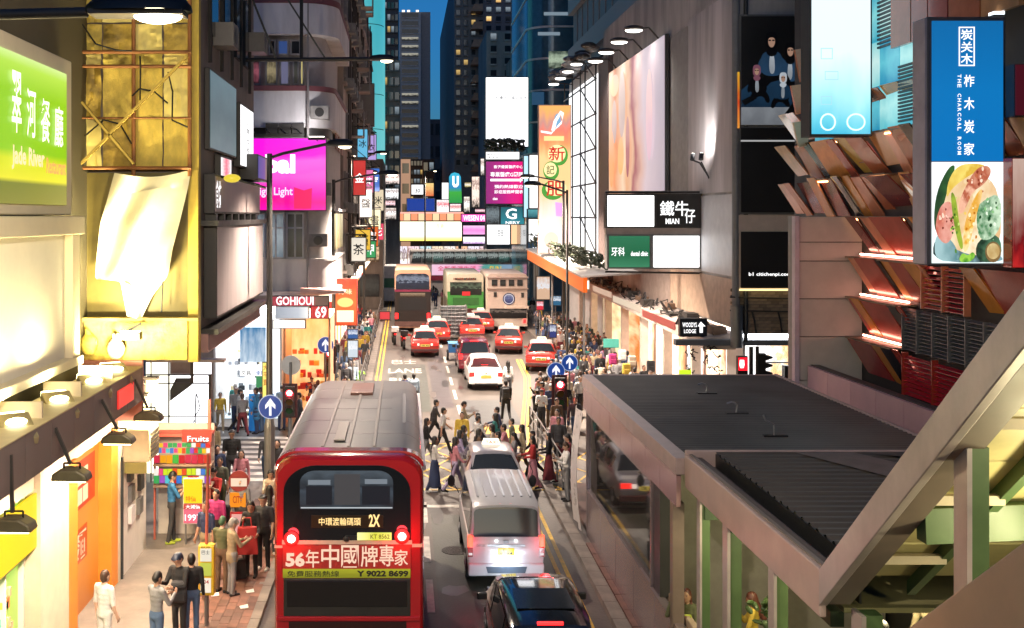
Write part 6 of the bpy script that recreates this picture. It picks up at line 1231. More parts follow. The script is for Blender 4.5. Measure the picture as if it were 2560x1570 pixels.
g.add(vs,fs,REDP); obj(g,'body',bus,smooth=True)
# roof skin in panels following the curved top
for k in range(6):
    g = G(); ya = YR+.62+k*1.3; yb = ya+1.285; top = [p for p in arch(-2.195,.335,.35,4.375,.42,.34) if p[1] > 4.12]; top.sort()
    if k == 5: yb = YR+8.4
    m_ = len(top); g.add([(x,ya,z) for x,z in top]+[(x,yb,z) for x,z in top],[(i,i+1,i+1+m_,i+m_) for i in range(m_-1)],ROOFG); obj(g,'roof_panel',bus,smooth=True)
g = G()
for x in (-1.45,-1.0,-.55): g.box(x,x+.06,YR+.7,YR+8.2,4.37,4.395,pm('roof_rib',(.26,.22,.2),.4))
g.box(-1.25,-1.05,YR+1.1,YR+2.8,4.395,4.42,pm('roof_hatch',(.3,.25,.22),.4)); g.box(-1.2,-.7,YR+6.2,YR+7.6,4.375,4.44,pm('roof_hatch_dark',(.22,.1,.08),.4)); g.box(-.25,.05,YR+3,YR+6.5,4.355,4.37,pm('roof_patch',(.27,.25,.25),.35)); obj(g,'roof_fitting',bus,bevel=.01)
g = G(); g.ext([(x,z) for x,z in arch(-2.2,.34,4.12,4.385,.42,.26)],'y',YR+.35,YR+.62,REDP); obj(g,'roof_rim',bus,smooth=True)
g = G(); g.ext(arch(bx(709),bx(1026),bz(1351),bz(1163),.55,.45,9),'y',YR-.02,YR+.05,BGL); obj(g,'rear_panel',bus)
g = G(); wp = arch(bx(750),bx(983),bz(1272),bz(1176),.26,.2,6); g.ext(wp,'y',YR-.03,YR-.01,em('bus_window_in','#3c4a58',.5,noise=1.,nscale=4,stops=[(0,'#1c2630'),(.45,'#4a5866'),(.6,'#222c38'),(1,'#5a6874')],sample=False)); uw = obj(g,'upper_window',bus)
g = G()
for u0,v0,u1,v1,c_ in ((765,1215,830,1262,'#161d29'),(905,1215,975,1262,'#161d29'),(836,1185,900,1262,'#4c4c50'),(770,1200,826,1212,'#8894a0'),(912,1198,968,1210,'#8894a0'),(752,1268,981,1271,'#d0dce4')):
    g.fb(u0,v0,u1,v1,YR-.036,.005,em('seat_'+c_.strip('#'),c_,.6,sample=False))
obj(g,'seat_view',bus)
g = G(); g.fb(778,1288,958,1320,YR-.028,.02,pm('led_board',(.02,.012,.004),.3,var=0)); obj(g,'destination_display',bus)
g = G(); A = em('led_amber','#ffd890',1.2,sample=False); g.ftext('中環渡輪碼頭',797,1294,902,1314,YR-.035,A,.03); g.ftext('2X',922,1286,950,1317,YR-.035,A,.03); obj(g,'destination_text',bus)
g = G(); g.fb(705,1351,1030,1361,YR-.03,.04,pm('stripe_cream',(.55,.42,.33),.4)); g.box(-2.195,-2.17,YR+.02,YR+8.3,bz(1361),bz(1351),pm('stripe_cream',(.55,.42,.33),.4)); g.fb(686,1364,706,1370,YR-.01,.1,pm('stripe_cream',(.55,.42,.33),.4)); g.fb(1030,1360,1056,1368,YR-.01,.1,pm('stripe_cream',(.55,.42,.33),.4)); obj(g,'stripe',bus)
g = G(); g.fb(893,1333,979,1351,YR-.06,.05,em('plate_lit','#e8e060',1.0,axis=0,stops=[(0,'#fff8a8'),(.5,'#c8cc40'),(1,'#e8e870')])); pl_ = obj(g,'number_plate',bus,bevel=.005); g = G(); g.ftext('KT 8562',926,1336,974,1347,YR-.064,em('plate_char','#807020',.6,sample=False)); obj(g,'plate_text',pl_)
g = G(); g.fb(862,1340,895,1348,YR-.05,.04,BLACKM); g.ell((bx(866),YR-.05,bz(1345)),(.06,.04,.05),BLACKM,8,5); obj(g,'handle',bus)
for u,v in ((729,1345),(1005,1339)):
    g = G(); g.disc((bx(u),YR-.05,bz(v)),.10,em('brake_halo','#ff2018',3.0)); g.disc((bx(u),YR-.056,bz(v)),.066,em('brake_core','#fff0e4',8)); g.cyl((bx(u),YR-.04,bz(v)),(bx(u),YR-.049,bz(v)),.13,pm('lamp_ring',(.3,.01,.01),.3),16); o_ = obj(g,'brake_light',bus); bulb(o_,(bx(u),YR-.3,bz(v)),4.5,(1,.04,.05),.1,'brake_glow')
g = G(); g.fb(707,1363,1027,1422,YR-.025,.02,pm('advert_red',(.34,.03,.025),.4,var=.1)); adv = obj(g,'advert_panel',bus)
g = G(); CR = pm('advert_cream',(.80,.58,.46),.5,var=.05); CR2 = em('advert_letter','#ffd8bc',.8,sample=False)
for ch,u0,v0,u1,v1 in (('56',714,1381,762,1417),('年',764,1374,798,1419),('中',803,1362,848,1420),('國',853,1363,897,1419),('牌',902,1365,945,1417),('專',948,1362,985,1416),('家',986,1374,1020,1414)): g.ftext(ch,u0,v0,u1,v1,YR-.03,CR2,.05)
obj(g,'advert_text',adv)
g = G(); g.fb(707,1423,1026,1445,YR-.027,.02,em('strip_lime','#a8a828',.6,noise=.6,nscale=4,stops=[(0,'#8a8c20'),(1,'#c0c030')])); st2 = obj(g,'advert_strip',bus); g = G(); g.ftext('免費服務熱線',718,1427,848,1442,YR-.03,LETK,.04); g.ftext('Y 9022 8699',892,1426,1021,1442,YR-.03,LETK,.05); obj(g,'advert_text',st2)
g = G(); g.fb(709,1447,1026,1541,YR-.02,.03,pm('engine_panel',(.02,.019,.018),.4)); g.fb(716,1452,1018,1518,YR-.03,.02,pm('engine_glass',(.012,.011,.011),.12,var=0)); obj(g,'engine_cover',bus,bevel=.01)
g = G(); g.fb(690,1542,1050,1553,YR-.04,.08,REDP); obj(g,'rear_beam',bus,bevel=.01)
g = G(); g.fb(722,1555,1016,1640,YR-.02,.03,pm('lower_glass',(.03,.01,.01),.2,var=0)); g.box(-2.1,.24,YR-.08,YR+.1,.35,.7,BLACKM); obj(g,'lower_window',bus)
for x0,x1 in ((.322,.345),(-2.205,-2.182)):
    for k in range(6):
        for z0,z1 in ((2.75,3.75),(1.2,2.1)):
            g = G(); g.box(x0,x1,YR+.7+k*1.3,YR+1.92+k*1.3,z0,z1,BGL); obj(g,'side_window',bus)
g = G(); g.box(-2.24,-2.18,YR+.5,YR+8.2,4.02,4.08,pm('gutter_white',(.75,.7,.72),.4)); g.box(.32,.38,YR+.5,YR+8.2,4.02,4.1,pm('gutter_white',(.75,.7,.72),.4)); obj(g,'roof_gutter',bus)
for x in (-2.2,.34):
    for y in (YR+2.2,YR+7):
        s = 1 if x > -.9 else -1; g = G(); g.cyl((x-s*.3,y,.5),(x+s*.01,y,.5),.5,TYRE,20); obj(g,'wheel',bus,smooth=True)

# ---------------- generic car body from cross-sections
def car_body(secs, mat, glass_mat, t, winset=.06, roof_mat=None):
    """secs: y, bottom, belt, top, half width, half roof width"""
    rings = []
    for y,zb,zl,zt,w,wt in secs:
        h = [(w*.80,zb),(w*.97,zb+.10),(w,zb+(zl-zb)*.55),(w*.985,zl-.03),(w*.95,zl),(wt,zt-.07),(wt*.86,zt-.012),(wt*.45,zt+.012),(0,zt+.018)]
        if zt-zl < .1: h[5:] = [(w*.93,zl+(zt-zl)*.4),(w*.82,zl+(zt-zl)*.8),(w*.4,zt),(0,zt+.01)]
        r_ = [(x,y,z) for x,z in h]+[(-x,y,z) for x,z in h[-2::-1]]
        rings.append(r_)
    n = len(rings[0]); vs = [p for r_ in rings for p in r_]; g = G()
    fb_ = []; fr_ = []
    for j in range(len(rings)-1):
        for i in range(n-1):
            (fr_ if roof_mat and 5 <= i < n-6 and secs[j][3]-secs[j][2] > .3 and secs[j+1][3]-secs[j+1][2] > .3 else fb_).append((j*n+i,(j+1)*n+i,(j+1)*n+i+1,j*n+i+1))
        fb_.append((j*n+n-1,(j+1)*n+n-1,(j+1)*n,j*n))
    fb_ += [tuple(range(n)),tuple(range(len(rings)*n-1,(len(rings)-1)*n-1,-1))]
    g.add(vs,fb_,mat)
    if fr_: g.add(vs,fr_,roof_mat)
    body = obj(g,'body',t,smooth=True)
    def pane(name,a,b,c,d,m=.06):
        A,B,C_,D = map(Vector,(a,b,c,d)); ctr = (A+B+C_+D)/4; nrm = (B-A).cross(D-A).normalized(); mid = Vector((0,secs[len(secs)//2][0],.9))
        if nrm.dot(ctr-mid) < 0: nrm = -nrm
        P = [p+(ctr-p).normalized()*min(m*1.6,(ctr-p).length*.25)+nrm*.012 for p in (A,B,C_,D)]
        q = G(); q.poly(P,glass_mat); return obj(q,name,t)
    def strip_pane(name,ra,rb,lo=.08,hi=.93,kx=.93):
        idx = list(range(5,n-5)); q = G(); P = []
        for tt in (lo,hi):
            row = []
            for i in idx:
                A,B = Vector(ra[i]),Vector(rb[i]); p = A.lerp(B,tt); p.x *= kx; row.append(p)
            P.append(row)
        nr = (Vector(ra[n//2])-Vector(rb[n//2])); nr = Vector((0,-nr.z,nr.y)); nr = nr if nr.z > 0 else -nr; nr.normalize(); nr *= .014
        vs_ = [tuple(p+nr) for r_ in P for p in r_]; m_ = len(idx)
        q.add(vs_,[(i,i+1,i+1+m_,i+m_) for i in range(m_-1)],glass_mat); return obj(q,name,t)
    for j in range(len(secs)-1):
        a,b = secs[j],secs[j+1]; da,db = a[3]-a[2],b[3]-b[2]
        if da > .3 and db > .3:
            for s in (0,1):
                i0,i1 = (4,5) if s == 0 else (n-5,n-6)
                pane('side_window',rings[j][i0],rings[j+1][i0],rings[j+1][i1],rings[j][i1],.05)
        elif da < .1 and db > .3: strip_pane('rear_window',rings[j],rings[j+1])
        elif da > .3 and db < .1: strip_pane('windscreen',rings[j],rings[j+1])
    return rings
def lamp_box(t,name,x0,x1,y0,y1,z0,z1,m,both=True):
    for s in ((1,-1) if both else (1,)): g = G(); g.box(s*x0,s*x1,y0,y1,z0,z1,m); obj(g,name,t,bevel=0)
SEDAN = [(-.03,.40,.66,.68,.70,.60),(.0,.32,.80,.84,.80,.7),(.12,.28,.92,.95,.84,.72),(.75,.26,.97,1.0,.85,.74),(1.25,.25,.96,1.44,.855,.62),(1.5,.25,.95,1.50,.86,.64),(2.5,.25,.94,1.51,.86,.65),(2.95,.25,.94,1.44,.86,.62),(3.6,.25,.92,.96,.85,.74),(4.5,.28,.84,.86,.82,.7),(4.68,.36,.66,.68,.72,.6)]
TAXR = pm('taxi_red',(.46,.035,.025),.25,var=0,coat=.5); TAXS = pm('taxi_silver_roof',(.42,.41,.40),.3,metal=.4,var=0)
def sedan(label, X, Y, rz=0, mat=None, roof=None, taxi=True, name='taxi', cat='taxi', group=None, brake=1.0, front=False):
    t = thing(name,label,cat,(X,Y,0),group,rz,local=True)
    car_body(SEDAN,mat or TAXR,GLD,t,roof_mat=roof)
    hot = em('tail_on_%d'%int(brake*10),'#ff2a20',2.5*brake)
    lamp_box(t,'tail_light',.48,.78,-.045,.02,.72,.86,hot); lamp_box(t,'reverse_light',.34,.46,-.04,.02,.72,.84,em('reverse_white','#ffe8d8',1.6)); lamp_box(t,'headlight',.45,.76,4.6,4.70,.6,.74,em('headlamp','#fff0d8',3))
    g = G(); g.box(-.27,.27,-.05,-.02,.66,.79,em('plate_yellow','#f0d060',.8)); p = obj(g,'number_plate',t); g = G(); g.text('YR 42',(-.23,-.053,.68),(1,0,0),(0,0,1),.46,.09,LETK); obj(g,'plate_text',p)
    g = G(); g.box(-.82,.82,-.08,.06,.36,.52,pm('bumper_dark',(.1,.03,.03),.4)); g.box(-.8,.8,4.62,4.74,.34,.5,pm('bumper_dark',(.1,.03,.03),.4)); obj(g,'bumper',t,bevel=.02)
    for x in (.84,-.84):
        for y in (.95,3.75): wheel(t,x,y,.31,.2)
        g = G(); g.box(x-.02 if x>0 else x-.16,x+.16 if x>0 else x+.02,3.0,3.1,.95,1.07,mat or TAXR); obj(g,'wing_mirror',t,bevel=.02)
    if taxi:
        g = G(); g.ext([(-.28,1.55),(.28,1.55),(.22,1.7),(-.22,1.7)],'y',1.95,2.15,em('taxi_sign','#fff6d8',1.6)); s = obj(g,'roof_sign',t); g = G(); g.text('TAXI',(-.18,1.945,1.58),(1,0,0),(0,0,1),.36,.09,pm('taxi_letter',(.4,.02,.02),.5,var=0)); obj(g,'roof_sign_text',s)
        g = G(); g.box(-.2,.2,.5,.52,1.02,1.08,pm('sticker',(.5,.45,.4),.5)); obj(g,'rear_sticker',t)
    return t
sedan('red taxi with a silver roof, alone in the left lane behind the dark backed bus',1.25,65.0,roof=TAXS,brake=.5)
sedan('red taxi just beyond the leftmost taxi, to its right',2.2,71.5,roof=TAXS,brake=.7)
sedan('red taxi on the right, partly behind the maroon minivan',6.35,66.5,R(-6),roof=TAXS)
sedan('red taxi farthest to the right, beside the crowded pavement',7.35,58.8,R(-8),roof=TAXS)
sedan('red taxi in the middle lane ahead of the maroon minivan',4.6,73.5,roof=TAXS,brake=1.2)
sedan('red taxi between the cream lorry and the green bus',5.6,78,roof=TAXS)
# silver car ahead of the van with a white roof sign
sedan('silver saloon with a white sign on its roof, ahead of the white van',2.62,30.9,mat=pm('silver_paint',(.40,.38,.40),.28,metal=.6,var=0,coat=.4),roof=None,name='silver_taxi',cat='taxi')
# white car in the middle distance
wc = thing('white_car','white saloon car with a red lit rear window, in mid street','car',(3.94,52.6,0),local=True)
car_body(SEDAN,pm('white_paint',(.75,.73,.72),.25,var=0,coat=.4),em('red_rear_glass','#6a1020',.32,noise=.8,nscale=4,stops=[(0,'#2a060c'),(1,'#b01c34')],sample=False),wc)
lamp_box(wc,'tail_light',.56,.80,-.045,.02,.7,.9,pm('tail_dim',(.35,.03,.03),.25,var=0)); g = G(); g.box(-.25,.25,-.05,-.02,.62,.76,em('plate_yellow','#f0d060',.8)); obj(g,'number_plate',wc); g = G(); g.box(-.16,.16,.88,.93,1.10,1.15,TAILR); obj(g,'third_brake_light',wc); g = G(); g.box(-.83,.83,-.07,.06,.34,.5,pm('bumper_white',(.6,.58,.57),.4)); obj(g,'bumper',wc,bevel=.03); g = G(); g.box(-.55,.55,-.075,.0,.30,.38,BLACKM); g.text('♣',(-.07,-.05,.80),(1,0,0),(0,0,1),.14,.14,pm('emblem_gold',(.4,.35,.2),.3,metal=.7)); obj(g,'emblem',wc)
for x in (.84,-.84):
    for y in (.95,3.75): wheel(wc,x,y,.31,.2)
# maroon minivan
MPV = [(-.04,.42,.8,.82,.74,.6),(.0,.32,1.0,1.03,.84,.7),(.05,.28,1.05,1.08,.87,.74),(.42,.26,1.05,1.72,.88,.70),(.8,.26,1.04,1.80,.885,.72),(2.6,.25,1.02,1.80,.885,.72),(3.2,.25,1.0,1.68,.88,.7),(3.9,.26,.98,1.02,.86,.74),(4.5,.3,.84,.86,.82,.7),(4.66,.36,.66,.68,.74,.6)]
def minivan(label,X,Y,mat,rz=0,name='minivan'):
    t = thing(name,label,'car',(X,Y,0),None,rz,local=True); car_body(MPV,mat,GLD,t)
    lamp_box(t,'tail_light',.66,.86,-.03,.12,.85,1.1,TAILR); g = G(); g.box(-.26,.26,-.06,-.02,.72,.85,em('plate_yellow','#f0d060',.8)); obj(g,'number_plate',t); g = G(); g.box(-.22,.22,.40,.46,1.73,1.78,TAILR); obj(g,'third_brake_light',t)
    g = G(); g.box(-.85,.85,-.09,.06,.34,.56,mat); obj(g,'bumper',t,bevel=.03)
    for x in (.87,-.87):
        for y in (.95,3.7): wheel(t,x,y,.33,.22)
        g = G(); g.box(x if x>0 else x-.2,x+.2 if x>0 else x,3.15,3.25,1.08,1.25,BLACKM); obj(g,'wing_mirror',t,bevel=.03)
    return t
minivan('maroon minivan in the traffic just beyond the white saloon',3.75,57.9,pm('maroon_paint',(.13,.012,.022),.2,var=0,coat=.5))
bk = minivan('glossy black people carrier at the bottom edge, white lettering on its rear',2.5,18.3,pm('black_paint',(.008,.008,.009),.12,var=0,coat=1.0),name='people_carrier')
bk.scale = (1,1,.82)
g = G(); g.poly([(-.52,.95,1.838),(.52,.95,1.838),(.5,2.0,1.842),(-.5,2.0,1.842)],glass('sunroof',(.02,.022,.028),.08)); obj(g,'sunroof',bk)
g = G(); W9 = em('sticker_white','#e8e4e0',.8,sample=False); o3 = (-.26,.295,1.45); up3 = Vector((0,.37,.64)).normalized(); g.text('Supreme',o3,(1,0,0),up3,.55,.14,W9,.02); g.box(.40,.52,.26,.27,1.44,1.56,W9); obj(g,'window_sticker',bk)
for s in (1,-1):
    g = G(); g.ell((s*.62,4.60,.66),(.16,.08,.08),em('headlamp_cool','#e8f2ff',8),10,6); obj(g,'headlight',bk); spot(bk,(s*.62,4.74,.56),(s*.62,9,.35),13,(.82,.9,1.0),angle=100,blend=.8)
# white van seen from behind
VAN = [(-.03,.42,1.0,1.04,.80,.7),(.0,.36,1.12,1.16,.845,.76),(.03,.34,1.16,1.2,.85,.76),(.13,.32,1.16,1.86,.855,.74),(.30,.32,1.16,1.96,.86,.75),(3.2,.32,1.14,1.97,.86,.75),(3.6,.32,1.12,1.88,.86,.74),(4.25,.34,1.08,1.12,.84,.74),(4.5,.38,.8,.82,.8,.7)]
vn = thing('white_van','white van with a large dark rear window, stopped beside the red bus','van',(2.29,24.6,0),local=True); VW = pm('van_white',(.5,.5,.52),.28,var=0,coat=.4)
car_body(VAN,VW,GLD,vn)
g = G(); g.ext(arch(-.70,.70,1.20,1.80,.1,.1,4),'y',-.03,-.015,GLD); g2 = G()
vs = [(x,.0+(z-1.2)*.17+.0,z) for x,z in arch(-.72,.72,1.2,1.79,.09,.09,4)]; g2.poly(vs,GLD); obj(g2,'rear_window',vn)
for k in range(7):
    x = -.6+k*.2; g = G(); g.box(x-.025,x+.025,.5,3.1,1.965,1.995,VW); obj(g,'roof_rib',vn)
g = G(); g.box(-.14,.14,.17,.24,1.84,1.90,em('third_lit','#ff3030',5)); obj(g,'third_brake_light',vn)
for s in (1,-1):
    g = G(); g.box(s*.745,s*.86,-.045,.1,.98,1.22,em('van_tail','#ff3a22',5)); o_ = obj(g,'tail_light',vn,bevel=.01); bulb(o_,(s*.86,-.32,1.1),2.5,(1,.05,.07),.1,'tail_glow'); g = G(); g.box(s*.745,s*.86,-.045,.1,.76,.965,pm('lens_dark_red',(.2,.02,.02),.2)); g.box(s*.76,s*.84,-.05,.0,.80,.85,em('lens_white','#e8e0e0',.7)); obj(g,'lamp_cluster',vn)
    g = G(); g.box(s*.20,s*.24,-.06,-.02,1.10,1.14,em('plate_lamp','#ffffff',6)); obj(g,'plate_lamp',vn)
g = G(); g.box(-.18,.18,-.05,-.02,.80,.95,em('plate_yellow2','#f4d830',.95)); p_ = obj(g,'number_plate',vn,bevel=.005); g = G(); g.text('PU',(-.07,-.056,.885),(1,0,0),(0,0,1),.14,.055,LETK); g.text('6284',(-.14,-.056,.81),(1,0,0),(0,0,1),.28,.065,LETK); obj(g,'plate_text',p_)
g = G(); g.box(-.42,.42,-.045,-.01,.99,1.04,STEEL); g.box(-.06,.06,-.05,-.02,1.07,1.13,STEEL); g.text('DIESEL',(-.66,-.046,.99),(1,0,0),(0,0,1),.2,.05,GREYM); obj(g,'door_handle',vn)
g = G(); g.box(-.85,.85,-.1,.06,.34,.62,VW); bp_ = obj(g,'bumper',vn,bevel=.04); g = G(); g.ext([(-.42,.42),(.42,.42),(.46,.56),(-.46,.56)],'y',-.115,-.09,pm('bumper_slot',(.05,.07,.10),.5)); obj(g,'bumper_slot',bp_); g = G(); g.box(-.88,.88,-.01,0,.655,.665,DARKM); obj(g,'panel_gap',vn)
for x in (.86,-.86):
    for y in (.95,3.6): wheel(vn,x,y,.33,.22)
    s = 1 if x > 0 else -1; g = G(); g.tube([(x,3.9,1.2),(x+s*.14,3.95,1.45),(x+s*.2,3.95,1.75),(x+s*.12,3.95,1.95)],.012,BLACKM); g.ell((x+s*.2,3.95,1.5),(.1,.03,.16),BLACKM,10,6); obj(g,'wing_mirror',vn)
spot(vn,(0,-.35,.75),(0,-.02,.62),10,(.75,.88,1.0),angle=150,blend=1.)    # its number plate lamp
# ---------------- distant buses and lorry
def deck(label,X,Y,w,h,L,body,roof,name='double_decker_bus',upper=None,lower=None,cat='bus',base_m=None,split=.55):
    t = thing(name,label,cat,(X,Y,0),None,0,local=True); hw = w/2
    g = G(); g.ext(arch(-hw,hw,.35,h,.28,.22,5),'y',0,L,body); obj(g,'body',t,smooth=True)
    g = G(); g.ext(arch(-hw+.03,hw-.03,h-.1,h+.025,.25,.12,5),'y',.15,L-.1,roof); obj(g,'roof',t,smooth=True)
    for x in (hw,-hw):
        for y in (2.2,L-2.5):
            s = 1 if x > 0 else -1; g = G(); g.cyl((x-s*.3,y,.48),(x+s*.01,y,.48),.48,TYRE,16); obj(g,'wheel',t,smooth=True)
    return t
def rect(t,name,x0,x1,z0,z1,m,y=-.03,d=.04): g = G(); g.box(x0,x1,y,y+d,z0,z1,m); return obj(g,name,t)
b2 = deck('double decker with a peach roof and black back, left lane in the distance',.62,79,2.6,4.5,10,pm('bus_peach',(.62,.34,.22),.4,var=.1),pm('bus_peach_roof',(.66,.40,.28),.4))
g = G(); g.ext(arch(-1.2,1.2,3.1,4.25,.4,.3,6),'y',-.04,.0,em('deck_window','#3c4c6c',.5,noise=1,nscale=6,stops=[(0,'#141c2c'),(.5,'#28344c'),(.62,'#a8b4c8'),(1,'#1c2434')],sample=False)); obj(g,'upper_window',b2)
rect(b2,'stripe',-1.3,1.3,2.95,3.1,pm('stripe_plum',(.2,.02,.06),.4)); rect(b2,'lower_panel',-1.3,1.3,.5,2.94,pm('bus_black',(.02,.014,.012),.35)); rect(b2,'engine_grille',-1.0,1.0,1.6,2.5,BLACKM,-.05); rect(b2,'destination_display',-.9,.9,2.6,2.85,em('dest_dim','#a08468',.5,noise=1,nscale=9,stops=[(0,'#201810'),(1,'#d0b090')],sample=False),-.05)
for s in (1,-1): rect(b2,'tail_light',s*1.05,s*1.25,1.0,1.4,TAILR,-.06)
rect(b2,'bumper',-1.28,1.28,.45,.8,pm('bumper_brown',(.12,.06,.05),.4),-.08,.1)
b3 = deck('green and cream bus seen from behind, next to the cream lorry',4.6,82,2.7,4.05,9,pm('bus_cream_g',(.55,.52,.40),.4,var=.1),pm('bus_cream_roof',(.62,.58,.48),.4))
GRB = pm('bus_green',(.05,.26,.05),.35,var=.1); rect(b3,'back_panel',-1.36,1.36,1.5,2.75,GRB); rect(b3,'engine_grille',-.95,1.0,1.75,2.3,pm('green_grille',(.03,.14,.03),.4),-.045); rect(b3,'rear_window',-1.15,1.2,2.5,3.45,em('deck_window2','#303830',.4,noise=1,nscale=7,stops=[(0,'#101410'),(.55,'#283028'),(.64,'#8aa080'),(1,'#141814')],sample=False),-.05); rect(b3,'red_sign',-.25,.35,2.45,2.75,em('red_sign2','#e82c30',1.),-.07)
rect(b3,'lower_panel',-1.36,1.36,.5,1.48,pm('bus_dkred',(.07,.02,.018),.4)); rect(b3,'roof_vent',-.8,.8,3.62,3.75,DARKM)
for s in (1,-1): rect(b3,'tail_light',s*1.1,s*1.3,.9,1.2,TAILR,-.06)
g = G(); g.text('KMB 23.0',(-.9,-.05,3.62),(1,0,0),(0,0,1),1.6,.16,pm('letter_rust',(.3,.1,.06),.5,var=0)); obj(g,'lettering',b3)
lr = deck('cream lorry with a row of small high windows and a round blue emblem',7.55,80,2.9,4.15,8,pm('lorry_cream',(.62,.50,.42),.45,var=.12),pm('lorry_roof',(.66,.52,.45),.4),name='box_lorry',cat='lorry')
for k in range(4): rect(lr,'window',-1.15+k*.62,-.75+k*.62,3.3,3.75,PAND,-.05)
rect(lr,'cornice',-1.5,1.5,3.05,3.14,pm('lorry_trim',(.4,.3,.25),.5),-.12,.14); rect(lr,'cornice',-1.5,1.5,3.88,3.98,pm('lorry_trim2',(.5,.4,.36),.5),-.12,.14)
g = G(); g.disc((.1,-.05,2.35),.44,pm('emblem_navy',(.03,.035,.1),.4,var=0)); g.disc((.1,-.056,2.35),.37,em('emblem_white','#e0dce4',.8,sample=False)); g.disc((.1,-.062,2.35),.32,em('emblem_blue','#50587c',.6,noise=1,nscale=5,stops=[(0,'#30386a'),(.6,'#6a70a0'),(1,'#c0c4d8')],sample=False)); obj(g,'emblem',lr)
rect(lr,'hatch',-1.0,-.78,2.5,2.85,DARKM,-.05); rect(lr,'hatch',1.0,1.2,2.45,2.8,DARKM,-.05); rect(lr,'rear_window',-1.3,1.4,.95,1.65,em('deck_window3','#302824',.4,noise=1,nscale=6,stops=[(0,'#0c0a08'),(.6,'#2a2420'),(.7,'#b09888'),(1,'#181412')],sample=False),-.05); rect(lr,'awning',-.2,1.5,1.68,1.85,pm('lorry_awning',(.7,.55,.45),.4),-.5,.5)
for s in (1,-1): rect(lr,'tail_light',s*1.15,s*1.35,.6,.85,TAILR,-.06)
# the bus crossing at the far end, side on
xb = thing('double_decker_bus','long double decker crossing the far end of the street, side advert in pink and teal','bus',(7.1,114,0),local=True)
g = G(); g.box(-6.5,6.4,0,2.5,.4,4.9,pm('bus_grey',(.30,.28,.28),.4,var=.1)); g.ext([(6.4,.4),(6.75,.4),(6.7,2.6),(6.3,4.9),(6.4,4.9)],'y',0,2.5,pm('bus_grey',(.30,.28,.28),.4)); obj(g,'body',xb)
for k in range(11):
    x = -6.35+k*1.14; g = G(); g.ext([(x,3.55),(x+1.08,3.55),(x+1.08,4.68),(x+.0,4.68)] if k else [(x,3.55),(x+1.08,3.55),(x+1.08,4.68),(x+.25,4.68)],'y',-.05,0,em('xbus_win%d'%(k%3),('#283438','#40504c','#506c68')[k%3],.5,noise=1.2,nscale=6,stops=[(0,'#101416'),(.5,('#283438','#3a4a48','#4a7a74')[k%3]),(.62,'#c8d4d0'),(1,'#20282a')],sample=False)); obj(g,'window',xb)
g = G(); g.box(-6.4,6.4,-.08,-.0,4.72,4.82,pm('rail_pale',(.5,.48,.48),.4)); obj(g,'roof_rail',xb)
g = G(); g.box(-4.2,4.6,-.06,0,2.25,3.35,em('xbus_ad','#e8a8c8',.85,axis=0,noise=.2,nscale=5,stops=[(0,'#f0c8e0'),(.55,'#f4a0c8'),(.6,'#3a9a90'),(.75,'#48a090'),(.85,'#7098b0'),(1,'#80a0b8')])); a_ = obj(g,'advert',xb); g = G(); g.text('全新香港生活',(-3.6,-.07,2.7),(1,0,0),(0,0,1),4.0,.5,em('ad_red','#d83860',.8,sample=False)); g.text('SUN',(1.8,-.07,2.5),(1,0,0),(0,0,1),1.2,.7,em('ad_yellow','#f0c020',.9,sample=False)); obj(g,'advert_text',a_)
g = G(); g.box(-4.3,3.8,-.05,0,1.7,2.2,pm('xbus_maroon',(.2,.015,.04),.4)); m_ = obj(g,'stripe',xb); g = G(); g.text('HAPPY EVERY DAY',(-.6,-.06,1.83),(1,0,0),(0,0,1),3,.22,LETW); obj(g,'stripe_text',m_)
for x in (-4,4): g = G(); g.cyl((x,-.02,.5),(x,.3,.5),.5,TYRE,16); obj(g,'wheel',xb)
# white box truck top far left of the crossing bus, and a few more
wt_ = deck('white and green van parked before the long cream banner, left',-1.0,104,2.3,3.6,5,pm('truck_white',(.7,.7,.72),.4),pm('truck_white_roof',(.7,.7,.72),.4),name='box_van',cat='van'); rect(wt_,'green_panel',-1.1,1.1,1.6,2.5,pm('truck_green',(.03,.2,.12),.4))
# blue motor tricycle and grey cage trolley
tr = thing('delivery_tricycle','small blue delivery tricycle between the taxi and the minivan','tricycle',(3.05,63.5,0),local=True); BLU = pm('blue_paint',(.03,.16,.42),.35,var=.1)
g = G(); g.box(-.45,.5,.2,1.3,.45,.95,BLU); g.box(-.48,.53,.17,1.33,.95,1.0,pm('blue_lid',(.1,.3,.55),.4)); obj(g,'cargo_box',tr,bevel=.03); g = G(); g.tube([(0,1.3,.5),(0,1.9,.55),(0,2.1,1.0)],.03,DARKM); g.tube([(-.3,2.05,1.0),(.3,2.05,1.0)],.02,DARKM); obj(g,'handlebar',tr)
for x,y in ((-.5,.5),(.55,.5),(.05,2.15)): g = G(); g.cyl((x-.06,y,.3),(x+.06,y,.3),.3,TYRE,16); g.cyl((x-.07,y,.3),(x+.07,y,.3),.14,STEEL,10); obj(g,'wheel',tr)
ct = thing('cage_trolley','tall grey wire cage trolley in the traffic behind the blue tricycle','trolley',(3.35,74.5,0),local=True)
g = G()
for x in (-.9,.9):
    for y in (0,1.2): g.cyl((x,y,.15),(x,y,2.3),.05,GREYM,6)
for k in range(9): g.cyl((-.9,0,.3+k*.25),(.9,0,.3+k*.25),.025,GREYM,5)
for k in range(8): g.cyl((-.9+k*.257,0,.3),(-.9+k*.257,0,2.3),.02,GREYM,5)
obj(g,'cage',ct); g = G(); g.box(-.85,.85,.1,1.15,.3,2.2,pm('cage_load',(.12,.13,.14),.7,var=.6,scale=5)); obj(g,'load',ct)
